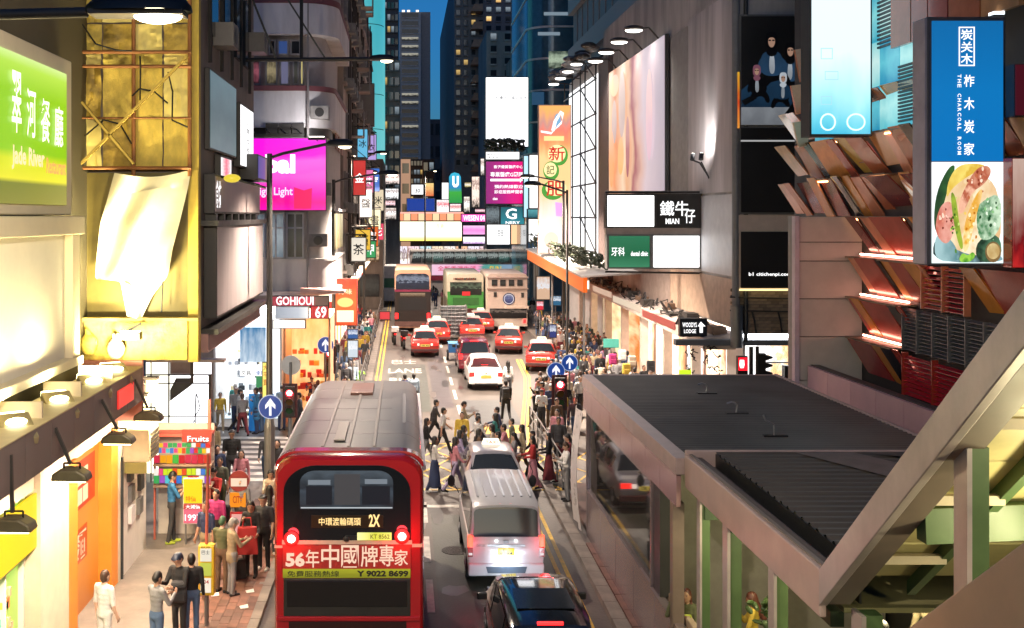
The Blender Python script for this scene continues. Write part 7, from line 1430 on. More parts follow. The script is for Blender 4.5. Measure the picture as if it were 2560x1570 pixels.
# motorcycles left of the traffic
for k,(x,y,lb) in enumerate(((-.6,71.5,'motorcycle with a white rear box beside the black backed bus'),(.0,69.2,'motorcycle with a dark rear box left of the leftmost taxi'))):
    mc = thing('motorcycle',lb,'motorcycle',(x,y,0),'motorcycles by the left kerb',R(6),local=True)
    for yy in (.0,1.3): g = G(); g.cyl((-.06,yy,.32),(.06,yy,.32),.32,TYRE,16); obj(g,'wheel',mc)
    g = G(); g.box(-.12,.12,.2,1.0,.45,.75,(DARKM,REDP)[k]); g.ell((0,.85,.85),(.14,.28,.14),(DARKM,REDP)[k],10,6); obj(g,'body',mc,bevel=.04); g = G(); g.box(-.12,.12,.0,.55,.78,.86,BLACKM); obj(g,'seat',mc,bevel=.03); g = G(); g.tube([(-.36,1.0,1.05),(0,1.1,1.0),(.36,1.0,1.05)],.02,BLACKM); g.tube([(0,1.3,.32),(0,1.08,1.0)],.03,STEEL); obj(g,'handlebar',mc); g = G(); g.box(-.24,.24,-.35,.05,.85,1.2,(WHITEM,BLACKM)[k]); obj(g,'rear_box',mc,bevel=.04); g = G(); g.box(-.07,.07,-.4,-.36,.7,.76,TAILR); obj(g,'tail_light',mc)
# ================================================================== STREET FURNITURE
BLUS = em('sign_blue','#1a4aa0',.62,sample=False)
def arrow_sign(t,x,y,z,r,ang=0):
    g = G(); g.cyl((x,y,z),(x,y-.015,z),r,em('sign_rim','#c8d4f0',.6,sample=False),28); g.disc((x,y-.02,z),r*.93,BLUS); 
    o = obj(g,'arrow_plate',t); a = G(); P = [(-.1,-.72),(.1,-.72),(.1,.1),(.42,-.18),(.42,.16),(0,.72),(-.42,.16),(-.42,-.18),(-.1,.1)]
    a.poly([(x+p*r,y-.026,z+q*r) for p,q in P],em('arrow_white','#f4f6ff',.95,sample=False)); obj(a,'arrow',o)
def sign_post(label,u,v,Y,r,h0=.13,u_pole=None):
    x = PX(u,Y); z = PZ(v,Y); t = thing('arrow_sign',label,'road sign',(x,Y,h0),'blue round ahead only arrow signs'); g = G(); g.cyl((x,Y+.04,h0),(x,Y+.04,z+r*.9),.04,GREYM,10); obj(g,'pole',t,smooth=True); arrow_sign(t,x,Y,z,r); return t
sign_post('blue round arrow sign on the nearest lamp post, left of the bus roof',676,1017,29.3,.325)
sign_post('blue round arrow sign beside the farther left traffic light',814,862,44,.33)
sign_post('blue round arrow sign on the right, the lower nearer one of two',1390,928,41.5,.34)
sign_post('blue round arrow sign on the right, the upper farther one of two',1424,907,43.5,.33)
gd = thing('round_sign','grey back of a round road sign before the warm lit shop','road sign',(PX(727,40),40,.13)); g = G(); g.cyl((PX(727,40),40,PZ(913,40)),(PX(727,40),40.03,PZ(913,40)),.36,pm('sign_back',(.5,.52,.53),.4),24); obj(g,'plate',gd); g = G(); g.cyl((PX(727,40),39.95,.13),(PX(727,40),39.95,PZ(905,40)),.05,GREYM,8); obj(g,'pole',gd)
RLIT = em('signal_red','#ff2030',7); RHOT = em('signal_core','#fff0e8',12)
def traffic_light(label,u,v,Y,h0=.13,s=1.0,lit=0):
    x = PX(u,Y); z = PZ(v,Y); t = thing('traffic_light',label,'traffic light',(x,Y,h0),'traffic lights showing red'); g = G(); g.cyl((x,Y+.2,h0),(x,Y+.2,z+.3*s),.055,BLACKM,10); g.cyl((x,Y+.2,h0),(x,Y+.2,h0+1.2),.075,GREYM,10); obj(g,'pole',t,smooth=True)
    g = G(); g.box(x-.17*s,x+.17*s,Y-.05,Y+.16,z-.82*s,z+.22*s,BLACKM); g.box(x-.26*s,x+.26*s,Y+.165,Y+.18,z-.9*s,z+.3*s,pm('backboard',(.06,.01,.015),.5)); obj(g,'housing',t,bevel=.01)
    for k in range(3):
        zz_ = z-k*.3*s; g = G(); g.cyl((x,Y-.055,zz_),(x,Y-.06,zz_),.125*s,RLIT if k == lit else pm('lens_off_%d'%k,[(.05,.01,.01),(.06,.04,.01),(.01,.05,.02)][k],.2),18)
        if k == lit: g.disc((x,Y-.065,zz_),.085*s,RHOT)
        o = obj(g,'lens',t); g = G()
        for i in range(8): a,b = R(i*22.5),R((i+1)*22.5); g.add([(x+.14*s*math.cos(a),Y-.05,zz_+.14*s*math.sin(a)),(x+.14*s*math.cos(b),Y-.05,zz_+.14*s*math.sin(b)),(x+.14*s*math.cos(b),Y-.22*s,zz_+.13*s*math.sin(b)),(x+.14*s*math.cos(a),Y-.22*s,zz_+.13*s*math.sin(a))],[(0,1,2,3)],BLACKM)
        obj(g,'hood',t)
    bulb(t,(x,Y-.3,z),9,(1,.05,.06),.1,'signal_light'); return t
traffic_light('red traffic light on the left, beside the nearest arrow sign',724,982,38.2)
traffic_light('red traffic light on the left past the zebra crossing',824,884,45,s=.95)
traffic_light('red traffic light on the right pavement by the two arrow signs',1400,961,40.5,s=1.1)
pt = thing('pedestrian_signal','red pedestrian signal on a post before the bright right corner shop','traffic light',(PX(1855,37),37,.13)); x=PX(1855,37); g = G(); g.cyl((PX(1880,37),37.1,.13),(PX(1880,37),37.1,PZ(868,37)),.07,BLACKM,10); obj(g,'pole',pt); g = G(); g.box(x-.17,x+.17,36.9,37.1,PZ(943,37),PZ(890,37),BLACKM); obj(g,'housing',pt); g = G(); g.box(x-.15,x+.15,36.86,36.9,PZ(925,37),PZ(893,37),em('ped_red','#e81828',1.8)); g.fext([(1850,900),(1860,900),(1861,912),(1859,920),(1851,920),(1849,912)],36.84,.01,em('ped_white','#fff0e8',2.5)); obj(g,'red_figure',pt)
tl = thing('traffic_signal','black traffic signal seen from the side, right corner','traffic light',(PX(1893,37.2),37.2,.13)); g = G(); x = PX(1893,37.2); g.cyl((x,37.2,.13),(x,37.2,PZ(868,37)),.06,BLACKM,10); obj(g,'pole',tl)
g = G(); g.box(x,x+.26,37.1,37.35,PZ(945,37),PZ(885,37),BLACKM)
for k in range(3): g.ext([(x+.26,PZ(888+k*20,37)),(x+.5,PZ(893+k*20,37)),(x+.5,PZ(897+k*20,37)),(x+.26,PZ(903+k*20,37))],'y',37.12,37.33,BLACKM)
obj(g,'housing',tl)
g = G(); g.box(PX(1962,38),PX(1978,38),38,38.3,.13,PZ(915,38),DARKM); obj(g,'cabinet',label='dark control cabinet beside the grey clad wall corner',cat='cabinet')
# bus stop flag: yellow timetable post
yp = thing('bus_stop_post','yellow bus stop timetable box on a post, among the people waiting at the kerb','bus stop',(PX(514,22),22,.13))
g = G(); g.box(PX(495,22),PX(535,22),22,22.22,PZ(1490,22),PZ(1364,22),pm('yellow_post',(.75,.48,.03),.35,var=.06)); obj(g,'timetable_box',yp,bevel=.025)
g = G()
for u0,v0,u1,v1,m in ((500,1372,528,1404,'#f0ead8'),(500,1408,528,1440,'#c8d058'),(501,1446,527,1482,'#fff4e0')): g.fb(u0,v0,u1,v1,21.975,.02,em('paper_'+m.strip('#'),m,.75))
g.ftext('BUS',503,1366,525,1371,21.97,LETK); g.ftext('巴士',504,1376,524,1386,21.97,LETK); g.ftext('104',504,1450,522,1460,21.97,em('stop_red','#c03020',.7,sample=False)); obj(g,'timetable',yp)
g = G(); g.cyl((PX(516,22.1),22.11,.13),(PX(516,22.1),22.11,PZ(1490,22)),.045,GREYM,10); g.cyl((PX(516,22.1),22.11,PZ(1366,22)),(PX(520,22.1),22.11,3.6),.03,pm('kiosk_pole',(.5,.12,.08),.5),10); obj(g,'pole',yp)
bs_ = thing('bus_stop_sign','red framed route board standing among the waiting people','bus stop',(PX(592,25.5),25.5,.13))
g = G(); g.fb(575,1281,609,1386,25.5,.06,REDP); obj(g,'frame',bs_); g = G(); g.fb(579,1286,605,1340,25.48,.02,em('route_pink','#f0b0a8',.7)); g.fb(579,1342,605,1382,25.48,.02,em('route_khaki','#b09060',.6)); obj(g,'paper',bs_); g = G(); g.fb(590,1386,594,1500,25.52,.05,GREYM); obj(g,'pole',bs_)
g = thing('round_board','round brown stop sign and orange board above the waiting people','bus stop',(PX(597,27.5),27.5,.13)); q = G(); q.cyl((PX(597,27.5),27.5,PZ(1203,27.5)),(PX(597,27.5),27.55,PZ(1203,27.5)),.26,pm('round_maroon',(.2,.03,.03),.4),24); q.fb(577,1196,617,1216,27.49,.02,em('cream_stop','#f0d8c0',.8)); obj(q,'round_plate',g); q = G(); q.fb(574,1232,614,1268,27.5,.05,em('stop_orange','#f09020',.8)); q.ftext('CITY',582,1240,606,1258,27.48,em('stop_red','#c03020',.7)); obj(q,'orange_board',g); q = G(); q.cyl((PX(596,27.5),27.56,.13),(PX(596,27.5),27.56,PZ(1200,27.5)),.035,GREYM,8); obj(q,'pole',g)
# left railing far along the kerb and low hedge box
rl = thing('railing','grey pavement railing along the left far kerb','railing',(-1.95,80,.13))
for k in range(22): g = G(); y = 50+k*2.2; g.cyl((-1.98,y,.13),(-1.98,y,1.15),.03,GREYM,6); obj(g,'post',rl)
g = G()
for z in (.5,.85,1.15): g.cyl((-1.98,50,z),(-1.98,96.5,z),.025,GREYM,6)
obj(g,'rail',rl)
rl2 = thing('railing','grey railing along the right pavement by the stop line','railing',(4.75,36,.13))
for k in range(10): g = G(); y = 30.6+k*1.25; g.cyl((4.8,y,.13),(4.8,y,1.15),.03,GREYM,6); obj(g,'post',rl2)
g = G()
for z in (.45,.8,1.15): g.cyl((4.8,30.6,z),(4.8,41.9,z),.025,GREYM,6)
obj(g,'rail',rl2)
for k,(x,y,h,lb) in enumerate(((-3.2,43.8,1.0,'small lime green shrub by the left corner beyond the bus'),(-2.25,52,.8,'second lime green shrub by the left railing'))):
    t = thing('shrub',lb,'plant',(x,y,.13)); g = G()
    for _ in range(70): g.ell((x+random.gauss(0,.18),y+random.gauss(0,.15),.2+random.random()*h),(.11,.03,.05),pm('leaf_lime_%d'%(_%2),[(.12,.3,.03),(.2,.42,.05)][_%2],.5),5,3,Matrix.Rotation(random.uniform(0,3),3,(random.random(),random.random(),1)))
    obj(g,'foliage',t,kind='stuff'); g = G(); g.cyl((x,y,.13),(x,y,.5),.03,pm('stem',(.1,.07,.04),.7),6); obj(g,'stem',t)
for k,(u0,v0,u1,v1,Y,c_,lb) in enumerate(((868,822,896,848,50,'#2a5a9a','small blue and white advertising panel below the orange sign board'),(868,850,896,895,49,'#c8d8e4','pale blue vertical panel under the blue and white panel'),(1375,738,1404,765,72,'#2a6a90','blue kiosk roof board under the orange canopy'),(1340,752,1360,776,74,'#d82840','small red square sign among the far crowd'),(1372,810,1392,845,60,'#2a3a80','blue pictogram panel at the right kerb'),(1340,690,1376,750,84,'#e8c0a0','peach poster panel under the orange canopy'))):
    t = fsign(lb,u0,v0,u1,v1,Y,.1,em('panel_c%d'%k,c_,.75,noise=1,nscale=5,stops=[(0,c_),(.5,c_),(.58,'#f4f8ff'),(1,c_)]))
    g = G(); x = PX((u0+u1)/2,Y); g.cyl((x,Y+.12,0),(x,Y+.12,PZ(v1,Y)),.04,GREYM,6); obj(g,'post',t)
g = thing('waste_bin','orange litter bin at the left kerb by the crossing','bin',(-3.7,33.2,.13)); q = G(); q.cyl((-3.7,33.2,.13),(-3.7,33.2,.95),.24,pm('bin_orange',(.55,.2,.03),.5),14); obj(q,'drum',g); q = G(); q.cyl((-3.7,33.2,.95),(-3.7,33.2,1.05),.27,DARKM,14); obj(q,'lid',g)

# ================================================================== PEOPLE
def cap(a,b,r1,r2,tagk): return ('c',Vector(a),Vector(b),r1,r2,tagk)
SKIN,TOP,BOT,SHOE,HAIR = range(5)
def make_person(name, hipL=0,hipR=0,kneeL=4,kneeR=4, shL=0,shR=0,abL=7,abR=7,elL=12,elR=12, inL=0,inR=0, lean=0, head=0, hyaw=0, sleeve='long', bottom='trousers', hair='short', build=1.0, coat=0., hat=False, vox=.02):
    prims = []; s_,c_ = math.sin,math.cos
    fz = []
    legs = []
    for sx,h,k in ((-1,hipL,kneeL),(1,hipR,kneeR)):
        hp = Vector((sx*.09,0,.93)); kn = hp+Vector((sx*.012,s_(R(h)),-c_(R(h))))*.44; an = kn+Vector((0,s_(R(h-k)),-c_(R(h-k))))*.41
        legs.append((sx,hp,kn,an,h-k)); fz.append(an.z-.075)
    dz = -min(fz)
    up = Vector((0,0,dz))
    for sx,hp,kn,an,a in legs:
        hp,kn,an = hp+up,kn+up,an+up
        lt = BOT if bottom in ('trousers','skirt_long') else (SKIN if bottom in ('skirt','shorts') else BOT)
        prims.append(cap(hp,kn,.088*build,.06,BOT if bottom != 'skirt' else SKIN)); prims.append(cap(kn,an,.058 if lt == SKIN else .064,.04 if lt == SKIN else .05,lt))
        f = Vector((0,c_(R(a*.5)),-abs(s_(R(a*.5)))*.6)); prims.append(cap(an+Vector((0,-.03,-.03)),an+f*.15+Vector((0,0,-.04)),.045,.036,SHOE))
    L = R(lean); piv = Vector((0,0,.93))+up
    def tl(p): p = Vector(p)-Vector((0,0,.93)); return piv+Vector((p.x,p.y*c_(L)+p.z*s_(L),p.z*c_(L)-p.y*s_(L)))
    # torso: overlapping flattened spheres along the spine
    for z,rx,ry,tg in ((.90,.150,.112,BOT),(.97,.148,.108,BOT if coat < .05 else TOP),(1.05,.142,.104,TOP),(1.14,.146,.106,TOP),(1.23,.160,.112,TOP),(1.31,.172,.112,TOP),(1.38,.165,.098,TOP)):
        prims.append(('e',tl((0,0,z)),(rx*build,ry*build,.09),tg))
    if coat > .05:
        for k in range(3): prims.append(('e',tl((0,0,.92-coat*k/2.2)),(.175*build,.135*build,.1),TOP))
    if bottom in ('skirt','skirt_long'):
        bot_z = .5 if bottom == 'skirt' else .22; k = 16
        for i in range(k+1):
            z = .9+(bot_z-.9)*i/k; w = .15+.09*i/k; prims.append(('e',Vector((0,0,z))+up,(w,w*.85,.075),BOT))
    prims.append(cap(tl((-.15,0,1.405)),tl((.15,0,1.405)),.062,.062,TOP))
    for sx,sh,ab,el,inn in ((-1,shL,abL,elL,inL),(1,shR,abR,elR,inR)):
        S = tl((sx*.182*build,0,1.395)); d1 = Vector((sx*s_(R(ab)),s_(R(sh))*c_(R(ab)),-c_(R(sh))*c_(R(ab)))); E_ = S+d1*.285
        a2 = sh+el; d2 = Vector((sx*s_(R(ab*.6-inn)),s_(R(a2))*c_(R(inn)),-c_(R(a2)))).normalized(); W_ = E_+d2*.245
        prims.append(cap(S,E_,.057*build,.047,TOP)) if sleeve != 'none' else prims.append(cap(S,E_,.05,.042,SKIN))
        prims.append(cap(E_,W_,.044,.031 if sleeve != 'long' else .036,TOP if sleeve == 'long' else SKIN)); prims.append(cap(W_+d2*.02,W_+d2*.08,.034,.030,SKIN)); fz.append((W_,d2,sx))
    nk = tl((0,.0,1.44)); HC = tl((0,.025,1.60)); hd = R(head)
    prims.append(cap(nk,HC,.05,.05,SKIN))
    Mh = Matrix.Rotation(R(hyaw),3,'Z') @ Matrix.Rotation(-hd,3,'X')
    def hp_(p): return HC+Mh@Vector(p)
    prims.append(('e',hp_((0,.005,0)),(.074,.092,.112),SKIN)); prims.append(cap(hp_((0,.085,-.005)),hp_((0,.102,-.025)),.012,.016,SKIN)); prims.append(('e',hp_((0,.05,-.085)),(.045,.045,.035),SKIN))
    for sx in (-1,1): prims.append(('e',hp_((sx*.078,-.005,-.005)),(.012,.022,.034),SKIN))
    hp = hair
    prims.append(('e',hp_((0,-.018,.032)),(.083,.098,.098),HAIR)); prims.append(('e',hp_((0,-.045,-.02)),(.074,.07,.08),HAIR))
    if hp == 'long':
        for k in range(5): prims.append(('e',hp_((0,-.055-.012*k,-.06-.07*k)),(.085-.006*k,.055,.06),HAIR))
        for sx in (-1,1): prims.append(cap(hp_((sx*.075,-.01,.02)),hp_((sx*.085,-.02,-.16)),.024,.02,HAIR))
    if hp == 'bun': prims.append(('e',hp_((0,-.12,.03)),(.045,.045,.045),HAIR))
    if hat:
        prims.append(('e',hp_((0,-.01,.06)),(.092,.108,.07),HAIR)); prims.append(cap(hp_((-.04,.08,.05)),hp_((.04,.08,.05)),.05,.05,HAIR)) if hat == 'cap' else prims.append(('e',hp_((0,0,.05)),(.19,.19,.018),HAIR))
    g = G(); dm = pm('body_tmp',(.5,.5,.5),.6,var=0)
    for p in prims:
        if p[0] == 'e': g.ell(p[1],p[2],dm,12,8)
        else:
            _,a,b,r1,r2,_t = p; g.cyl(a,b,r1,dm,10,r2); g.ell(a,(r1,)*3,dm,10,6); g.ell(b,(r2,)*3,dm,10,6)
    o = obj(g,'tmp_body',base=(0,0,0)); md = o.modifiers.new('r','REMESH'); md.mode = 'VOXEL'; md.voxel_size = vox; m2 = o.modifiers.new('s','SMOOTH'); m2.factor = .5; m2.iterations = 2
    me = bpy.data.meshes.new_from_object(o.evaluated_get(bpy.context.evaluated_depsgraph_get())); bpy.data.objects.remove(o)
    V = np.array([v.co for v in me.vertices]); Fc = [tuple(p.vertices) for p in me.polygons]; C = np.array([V[list(f)].mean(0) for f in Fc])
    best = np.full(len(C),1e9); tg = np.zeros(len(C),int)
    for p in prims:
        if p[0] == 'e': q = (C-np.array(p[1]))/np.array(p[2]); d = (np.linalg.norm(q,axis=1)-1)*min(p[2]); t_ = p[3]
        else:
            a,b = np.array(p[1]),np.array(p[2]); ab_ = b-a; t = np.clip(((C-a)@ab_)/max(ab_@ab_,1e-9),0,1); d = np.linalg.norm(C-a-t[:,None]*ab_,axis=1)-(p[3]+(p[4]-p[3])*t); t_ = p[5]
        k = d < best; best[k] = d[k]; tg[k] = t_
    # hairline: the front of the face stays skin
    fd = np.array(Mh@Vector((0,1,0))); ud = np.array(Mh@Vector((0,0,1))); q = C-np.array(HC); fr = q@fd; ur = q@ud
    tg[(tg == HAIR)&(fr > .055)&(ur < .055)&(np.linalg.norm(q,axis=1) < .16)] = SKIN
    bpy.data.meshes.remove(me)
    G2 = G(); sl = [pm('slot_%d'%i,(.5,.5,.5),.6,var=0) for i in range(5)]
    for k in range(5): G2.mi(sl[k])
    G2.v = [tuple(v) for v in V]; G2.f = Fc; G2.m = [int(x) for x in tg]
    for W_,d2,sx in fz[2:]:                                       # five unequal fingers on each hand
        lat = Vector((1,0,0)).cross(d2); lat = lat.normalized() if lat.length > .1 else Vector((0,1,0)); fw = d2.cross(lat).normalized()
        for k,(o_,l_) in enumerate(((-.022,.066),(-.008,.078),(.007,.073),(.021,.056))):
            b0 = W_+d2*.095+lat*o_; b1 = b0+(d2*.85+fw*(-sx)*.35)*l_*.55; b2 = b1+(d2*.45+fw*(-sx)*.8)*l_*.5; G2.cyl(b0-d2*.03,b1,.0095,sl[0],6,.0085); G2.cyl(b1,b2,.0085,sl[0],6,.006)
        t0 = W_+d2*.045+lat*.026; t1 = t0+(lat*.7+d2*.6)*.035; t2 = t1+(d2*.9+lat*.1)*.03; G2.cyl(t0,t1,.012,sl[0],6,.01); G2.cyl(t1,t2,.01,sl[0],6,.007)
    for sx in (-1,1): G2.ell(hp_((sx*.03,.083,.012)),(.013,.008,.007),sl[4],8,5); G2.ell(hp_((sx*.03,.086,.034)),(.02,.006,.004),sl[4],8,4)
    G2.ell(hp_((0,.088,-.055)),(.024,.008,.006),pm('lip',(.35,.12,.1),.5,var=0),8,5)
    me = meshof(G2,name); me.shade_smooth(); return me
PV = {}
def V_(key,**k): PV[key] = make_person('person',**k)
V_('stand',elL=15,elR=18); V_('stand_short',sleeve='short',elL=10,elR=20,hipL=4,hipR=-3)
V_('phone',shL=20,shR=25,elL=85,elR=95,inL=25,inR=25,head=28,sleeve='long'); V_('phone_short',shL=25,shR=30,elL=95,elR=100,inL=28,inR=25,head=30,sleeve='short',hipL=6,hipR=-4,kneeR=6)
V_('walk',hipL=26,hipR=-20,kneeL=6,kneeR=28,shL=-20,shR=24,elL=15,elR=28,lean=3); V_('walk2',hipL=-16,hipR=22,kneeL=22,kneeR=4,shL=20,shR=-18,elL=30,elR=12,lean=3,sleeve='short')
V_('stride',hipL=34,hipR=-28,kneeL=4,kneeR=22,shL=-25,shR=28,elL=18,elR=45,lean=5)
V_('fem_stand',hair='long',build=.88,sleeve='long',elL=25,elR=15); V_('fem_phone',hair='long',build=.88,shL=15,shR=30,elL=60,elR=110,inR=20,head=18); V_('fem_walk',hair='long',build=.88,hipL=22,hipR=-16,kneeL=5,kneeR=24,shL=-15,shR=18,elL=20,elR=25,bottom='trousers')
V_('fem_skirt',hair='long',build=.88,bottom='skirt_long',hipL=14,hipR=-10,kneeR=14,shL=8,shR=20,elL=70,elR=60,inL=15); V_('fem_short',hair='long',build=.88,bottom='skirt',sleeve='short',hipL=10,hipR=-8,kneeR=10)
V_('coat',coat=.35,build=1.08,elL=20,elR=25,hair='short'); V_('cap_stand',hat='cap',sleeve='short',elL=25,elR=25,build=1.08); V_('cap_phone',hat='cap',coat=.12,shL=20,shR=25,elL=80,elR=85,inL=20,inR=20,head=22)
V_('hat_stride',hat='brim',hipL=32,hipR=-26,kneeL=4,kneeR=20,shL=-22,shR=24,elL=15,elR=30); V_('fem_call',hair='long',build=.9,shR=60,elR=125,inR=30,abR=25,shL=20,elL=70,inL=20)
SK = [pm('skin_%d'%i,c,.5,var=.05) for i,c in enumerate(((.50,.30,.21),(.44,.25,.17),(.55,.35,.26),(.36,.2,.13)))]
CL = {k: pm('cloth_'+k,c,.8,var=.22,scale=5,bump=.5) for k,c in dict(black=(.012,.012,.014),charcoal=(.04,.04,.045),grey=(.22,.22,.23),white=(.66,.65,.63),cream=(.6,.5,.38),navy=(.025,.04,.1),blue=(.03,.16,.36),denim=(.07,.12,.22),red=(.42,.03,.03),pink=(.6,.25,.3),magenta=(.42,.03,.16),maroon=(.16,.025,.035),khaki=(.3,.24,.15),olive=(.1,.11,.05),teal=(.04,.26,.24),brown=(.12,.07,.04),yellow=(.6,.42,.06),lilac=(.4,.33,.5),paleblue=(.35,.45,.55),orange=(.55,.2,.04),camo=(.12,.13,.09),lime=(.45,.55,.06)).items()}
HR = {k: pm('hair_'+k,c,.5,var=.1) for k,c in dict(black=(.01,.009,.009),brown=(.05,.025,.015),grey=(.25,.24,.23),auburn=(.1,.03,.02),navy=(.02,.03,.06),green=(.04,.1,.05)).items()}
nP = [0]
def person(v, X, Y, rz, top, bot, label, shoes='black', hair='black', z=.13, s=None, group=None, cat='person'):
    o = bpy.data.objects.new('person',PV[v]); COL.objects.link(o); o.location = (X,Y,z); o.rotation_euler = (0,0,R(rz)); s = s or 1.0; o.scale = (s,s,s)
    nP[0] += 1
    for i,m in enumerate((SK[nP[0]%4],CL[top],CL[bot],CL[shoes],HR[hair])): o.material_slots[i].link = 'OBJECT'; o.material_slots[i].material = m
    BASE[o.name] = np.zeros(3); return tag(o,label,cat,group)
def backpack(x,y,z,rz,m,label,s=1.0,name='backpack',cat='backpack',group=None):
    t = thing(name,label,cat,(x,y,z),group,R(rz),local=True); g = G(); g.box(-.15*s,.15*s,-.09*s,.09*s,0,.42*s,CL[m]); obj(g,'bag',t,bevel=.05*s); g = G(); g.box(-.11*s,.11*s,-.13*s,-.09*s,.05*s,.22*s,CL[m]); obj(g,'pocket',t,bevel=.02*s); g = G(); g.tube([(-.08*s,.09*s,.4*s),(-.09*s,.16*s,.3*s),(-.08*s,.09*s,.08*s)],.012,CL['black']); g.tube([(.08*s,.09*s,.4*s),(.09*s,.16*s,.3*s),(.08*s,.09*s,.08*s)],.012,CL['black']); obj(g,'strap',t); return t
def tote(x,y,z,rz,m,label,w=.4,h=.5,cat='bag'):
    t = thing('tote_bag',label,cat,(x,y,z),None,R(rz),local=True); g = G(); g.ext([(-w/2,0),(w/2,0),(w/2*.85,h),(-w/2*.85,h)],'y',-.07,.07,CL[m]); obj(g,'bag',t,bevel=.02); g = G(); g.tube([(-.1,0,h),(-.08,0,h+.2),(.08,0,h+.2),(.1,0,h)],.014,CL[m]); obj(g,'handle',t); return t
# rz: 0 looks away from the camera, 180 towards it, 90 to the left, -90 to the right
person('phone_short',-5.87,27.7,-70,'blue','charcoal','man in a bright blue T-shirt reading his phone by the poster board, lime shoes',shoes='lime',s=1.06)
person('stand_short',-5.55,20.3,-30,'white','white','bald man in white at the bottom left corner, seen from above',hair='brown',shoes='black')
person('phone',-4.56,20.2,-40,'grey','denim','young man in a pale grey hoodie looking down, bottom left',hair='black')
person('cap_phone',-4.35,21.2,150,'black','charcoal','man in a cap and black jacket facing the young man in the grey hoodie',hair='navy',s=1.03)
person('stand',-4.15,21.4,10,'black','denim','person in a black puffy jacket and jeans beside the yellow timetable box',s=.98)
backpack(-4.32,21.05,.98,10,'charcoal','dark backpack on the person in the black puffy jacket')
person('cap_phone',-3.75,23.9,-60,'khaki','grey','woman in a cream cap and khaki jacket reading at the kerb',hair='grey',s=.98)
person('fem_phone',-3.5,25.1,175,'black','black','woman in black with a big red tote, at the kerb beside the bus',s=1.03)
tote(-3.55,24.8,.75,5,'red','big red tote bag held by the woman in black at the kerb',.5,.62)
tote(-3.75,24.9,.16,20,'black','black shiny bag standing on the pavers by the kerb',.32,.45)
person('cap_stand',-3.28,25.6,165,'charcoal','black','man in a dark cap standing close behind the woman with the red tote',hair='black',shoes='white',s=1.03)
person('stand',-4.5,26.3,160,'magenta','black','person in a magenta top with a dark backpack near the orange board')
backpack(-4.35,26.5,1.0,-20,'black','black backpack on the person in the magenta top')
person('phone',-4.0,24.1,-20,'olive','brown','person with green dyed hair bent over a phone, left of the khaki jacket',hair='green',s=.97)
person('cap_stand',-5.2,33.1,180,'black','charcoal','stocky man in a black T-shirt and cap walking out of the zebra crossing',hair='black',s=1.06)
person('fem_walk',-4.6,31.0,180,'pink','black','woman with long hair in a pale pink top before the round stop sign',s=1.0)
person('stand_short',-5.0,29.8,170,'camo','olive','person in a camouflage shirt left of the woman in pale pink')
person('fem_stand',-3.72,32.2,175,'charcoal','black','woman in a dark jacket right of the nearest lamp post')
person('fem_stand',-6.0,34.8,150,'khaki','brown','woman in a patterned tan dress beside the red kiosk pole')
person('stand',-5.35,31.4,200,'navy','black','person in navy just left of the stocky man in black')
person('walk',-3.9,41.2,95,'charcoal','black','person with dark trousers striding across the zebra behind the arrow sign')
person('stride',-3.3,42.0,-85,'grey','black','person in grey stepping past the red traffic light on the left')
person('coat',-5.6,41.6,80,'blue','navy','person in a long blue coat in front of the blue posters of the white shop',s=1.03)
person('walk2',-6.3,41.9,-80,'white','black','person in white with a dark cap inside the white shop doorway')
tote(-3.3,27.2,.3,0,'navy','navy bag on the ground behind the man in the dark cap',.4,.4)
for v,x,y,rz,tp,bt_,lb in (('phone_short',-4.95,28.6,160,'red','black','man in a red T-shirt reading a phone beside the kiosk post'),('stand',-4.1,27.6,170,'grey','charcoal','person in grey standing behind the orange stop board'),('fem_phone',-3.45,28.4,190,'cream','denim','woman in cream and jeans beside the nearest lamp post'),('walk',-4.2,33.6,185,'charcoal','denim','man in charcoal walking off the zebra crossing towards the lamp post'),('coat',-5.9,30.3,150,'brown','black','person in a brown coat left of the camouflage shirt'),('fem_walk',-3.3,26.9,10,'white','black','woman in white walking away along the kerb beside the bus'),('stand_short',-4.55,25.2,150,'navy','khaki','man in navy and khaki standing behind the person with green hair')):
    person(v,x,y,rz,tp,bt_,lb,shoes='white')
# at the crossing
person('stride',1.12,40.6,-88,'charcoal','black','man in a dark waistcoat over a white shirt striding right across the road',s=1.02,z=0)
person('fem_skirt',.93,33.4,-85,'white','navy','woman in a white top and blue skirt walking right behind the bus',shoes='white',z=0,s=1.0)
person('walk',.05,46.8,20,'navy','black','person in a navy shirt walking away just past the front of the bus',z=0)
person('stand',.42,46.6,5,'paleblue','charcoal','person in pale blue with a backpack beside the one in navy',z=0)
backpack(.42,46.42,1.0,5,'paleblue','pale blue backpack on the person past the front of the bus')
person('walk',4.15,44.6,5,'black','black','tall person in black with white shoes walking away along the double yellow line',shoes='white',z=0,s=1.05)
backpack(4.12,44.35,1.02,5,'charcoal','dark backpack on the tall person at the double yellow line')
person('fem_stand',4.75,50,5,'white','charcoal','long haired person in a loose white shirt ahead of the one in black',z=0,s=1.05)
person('hat_stride',5.25,43.2,25,'black','black','person all in black with a brimmed hat stepping onto the right pavement',z=0)
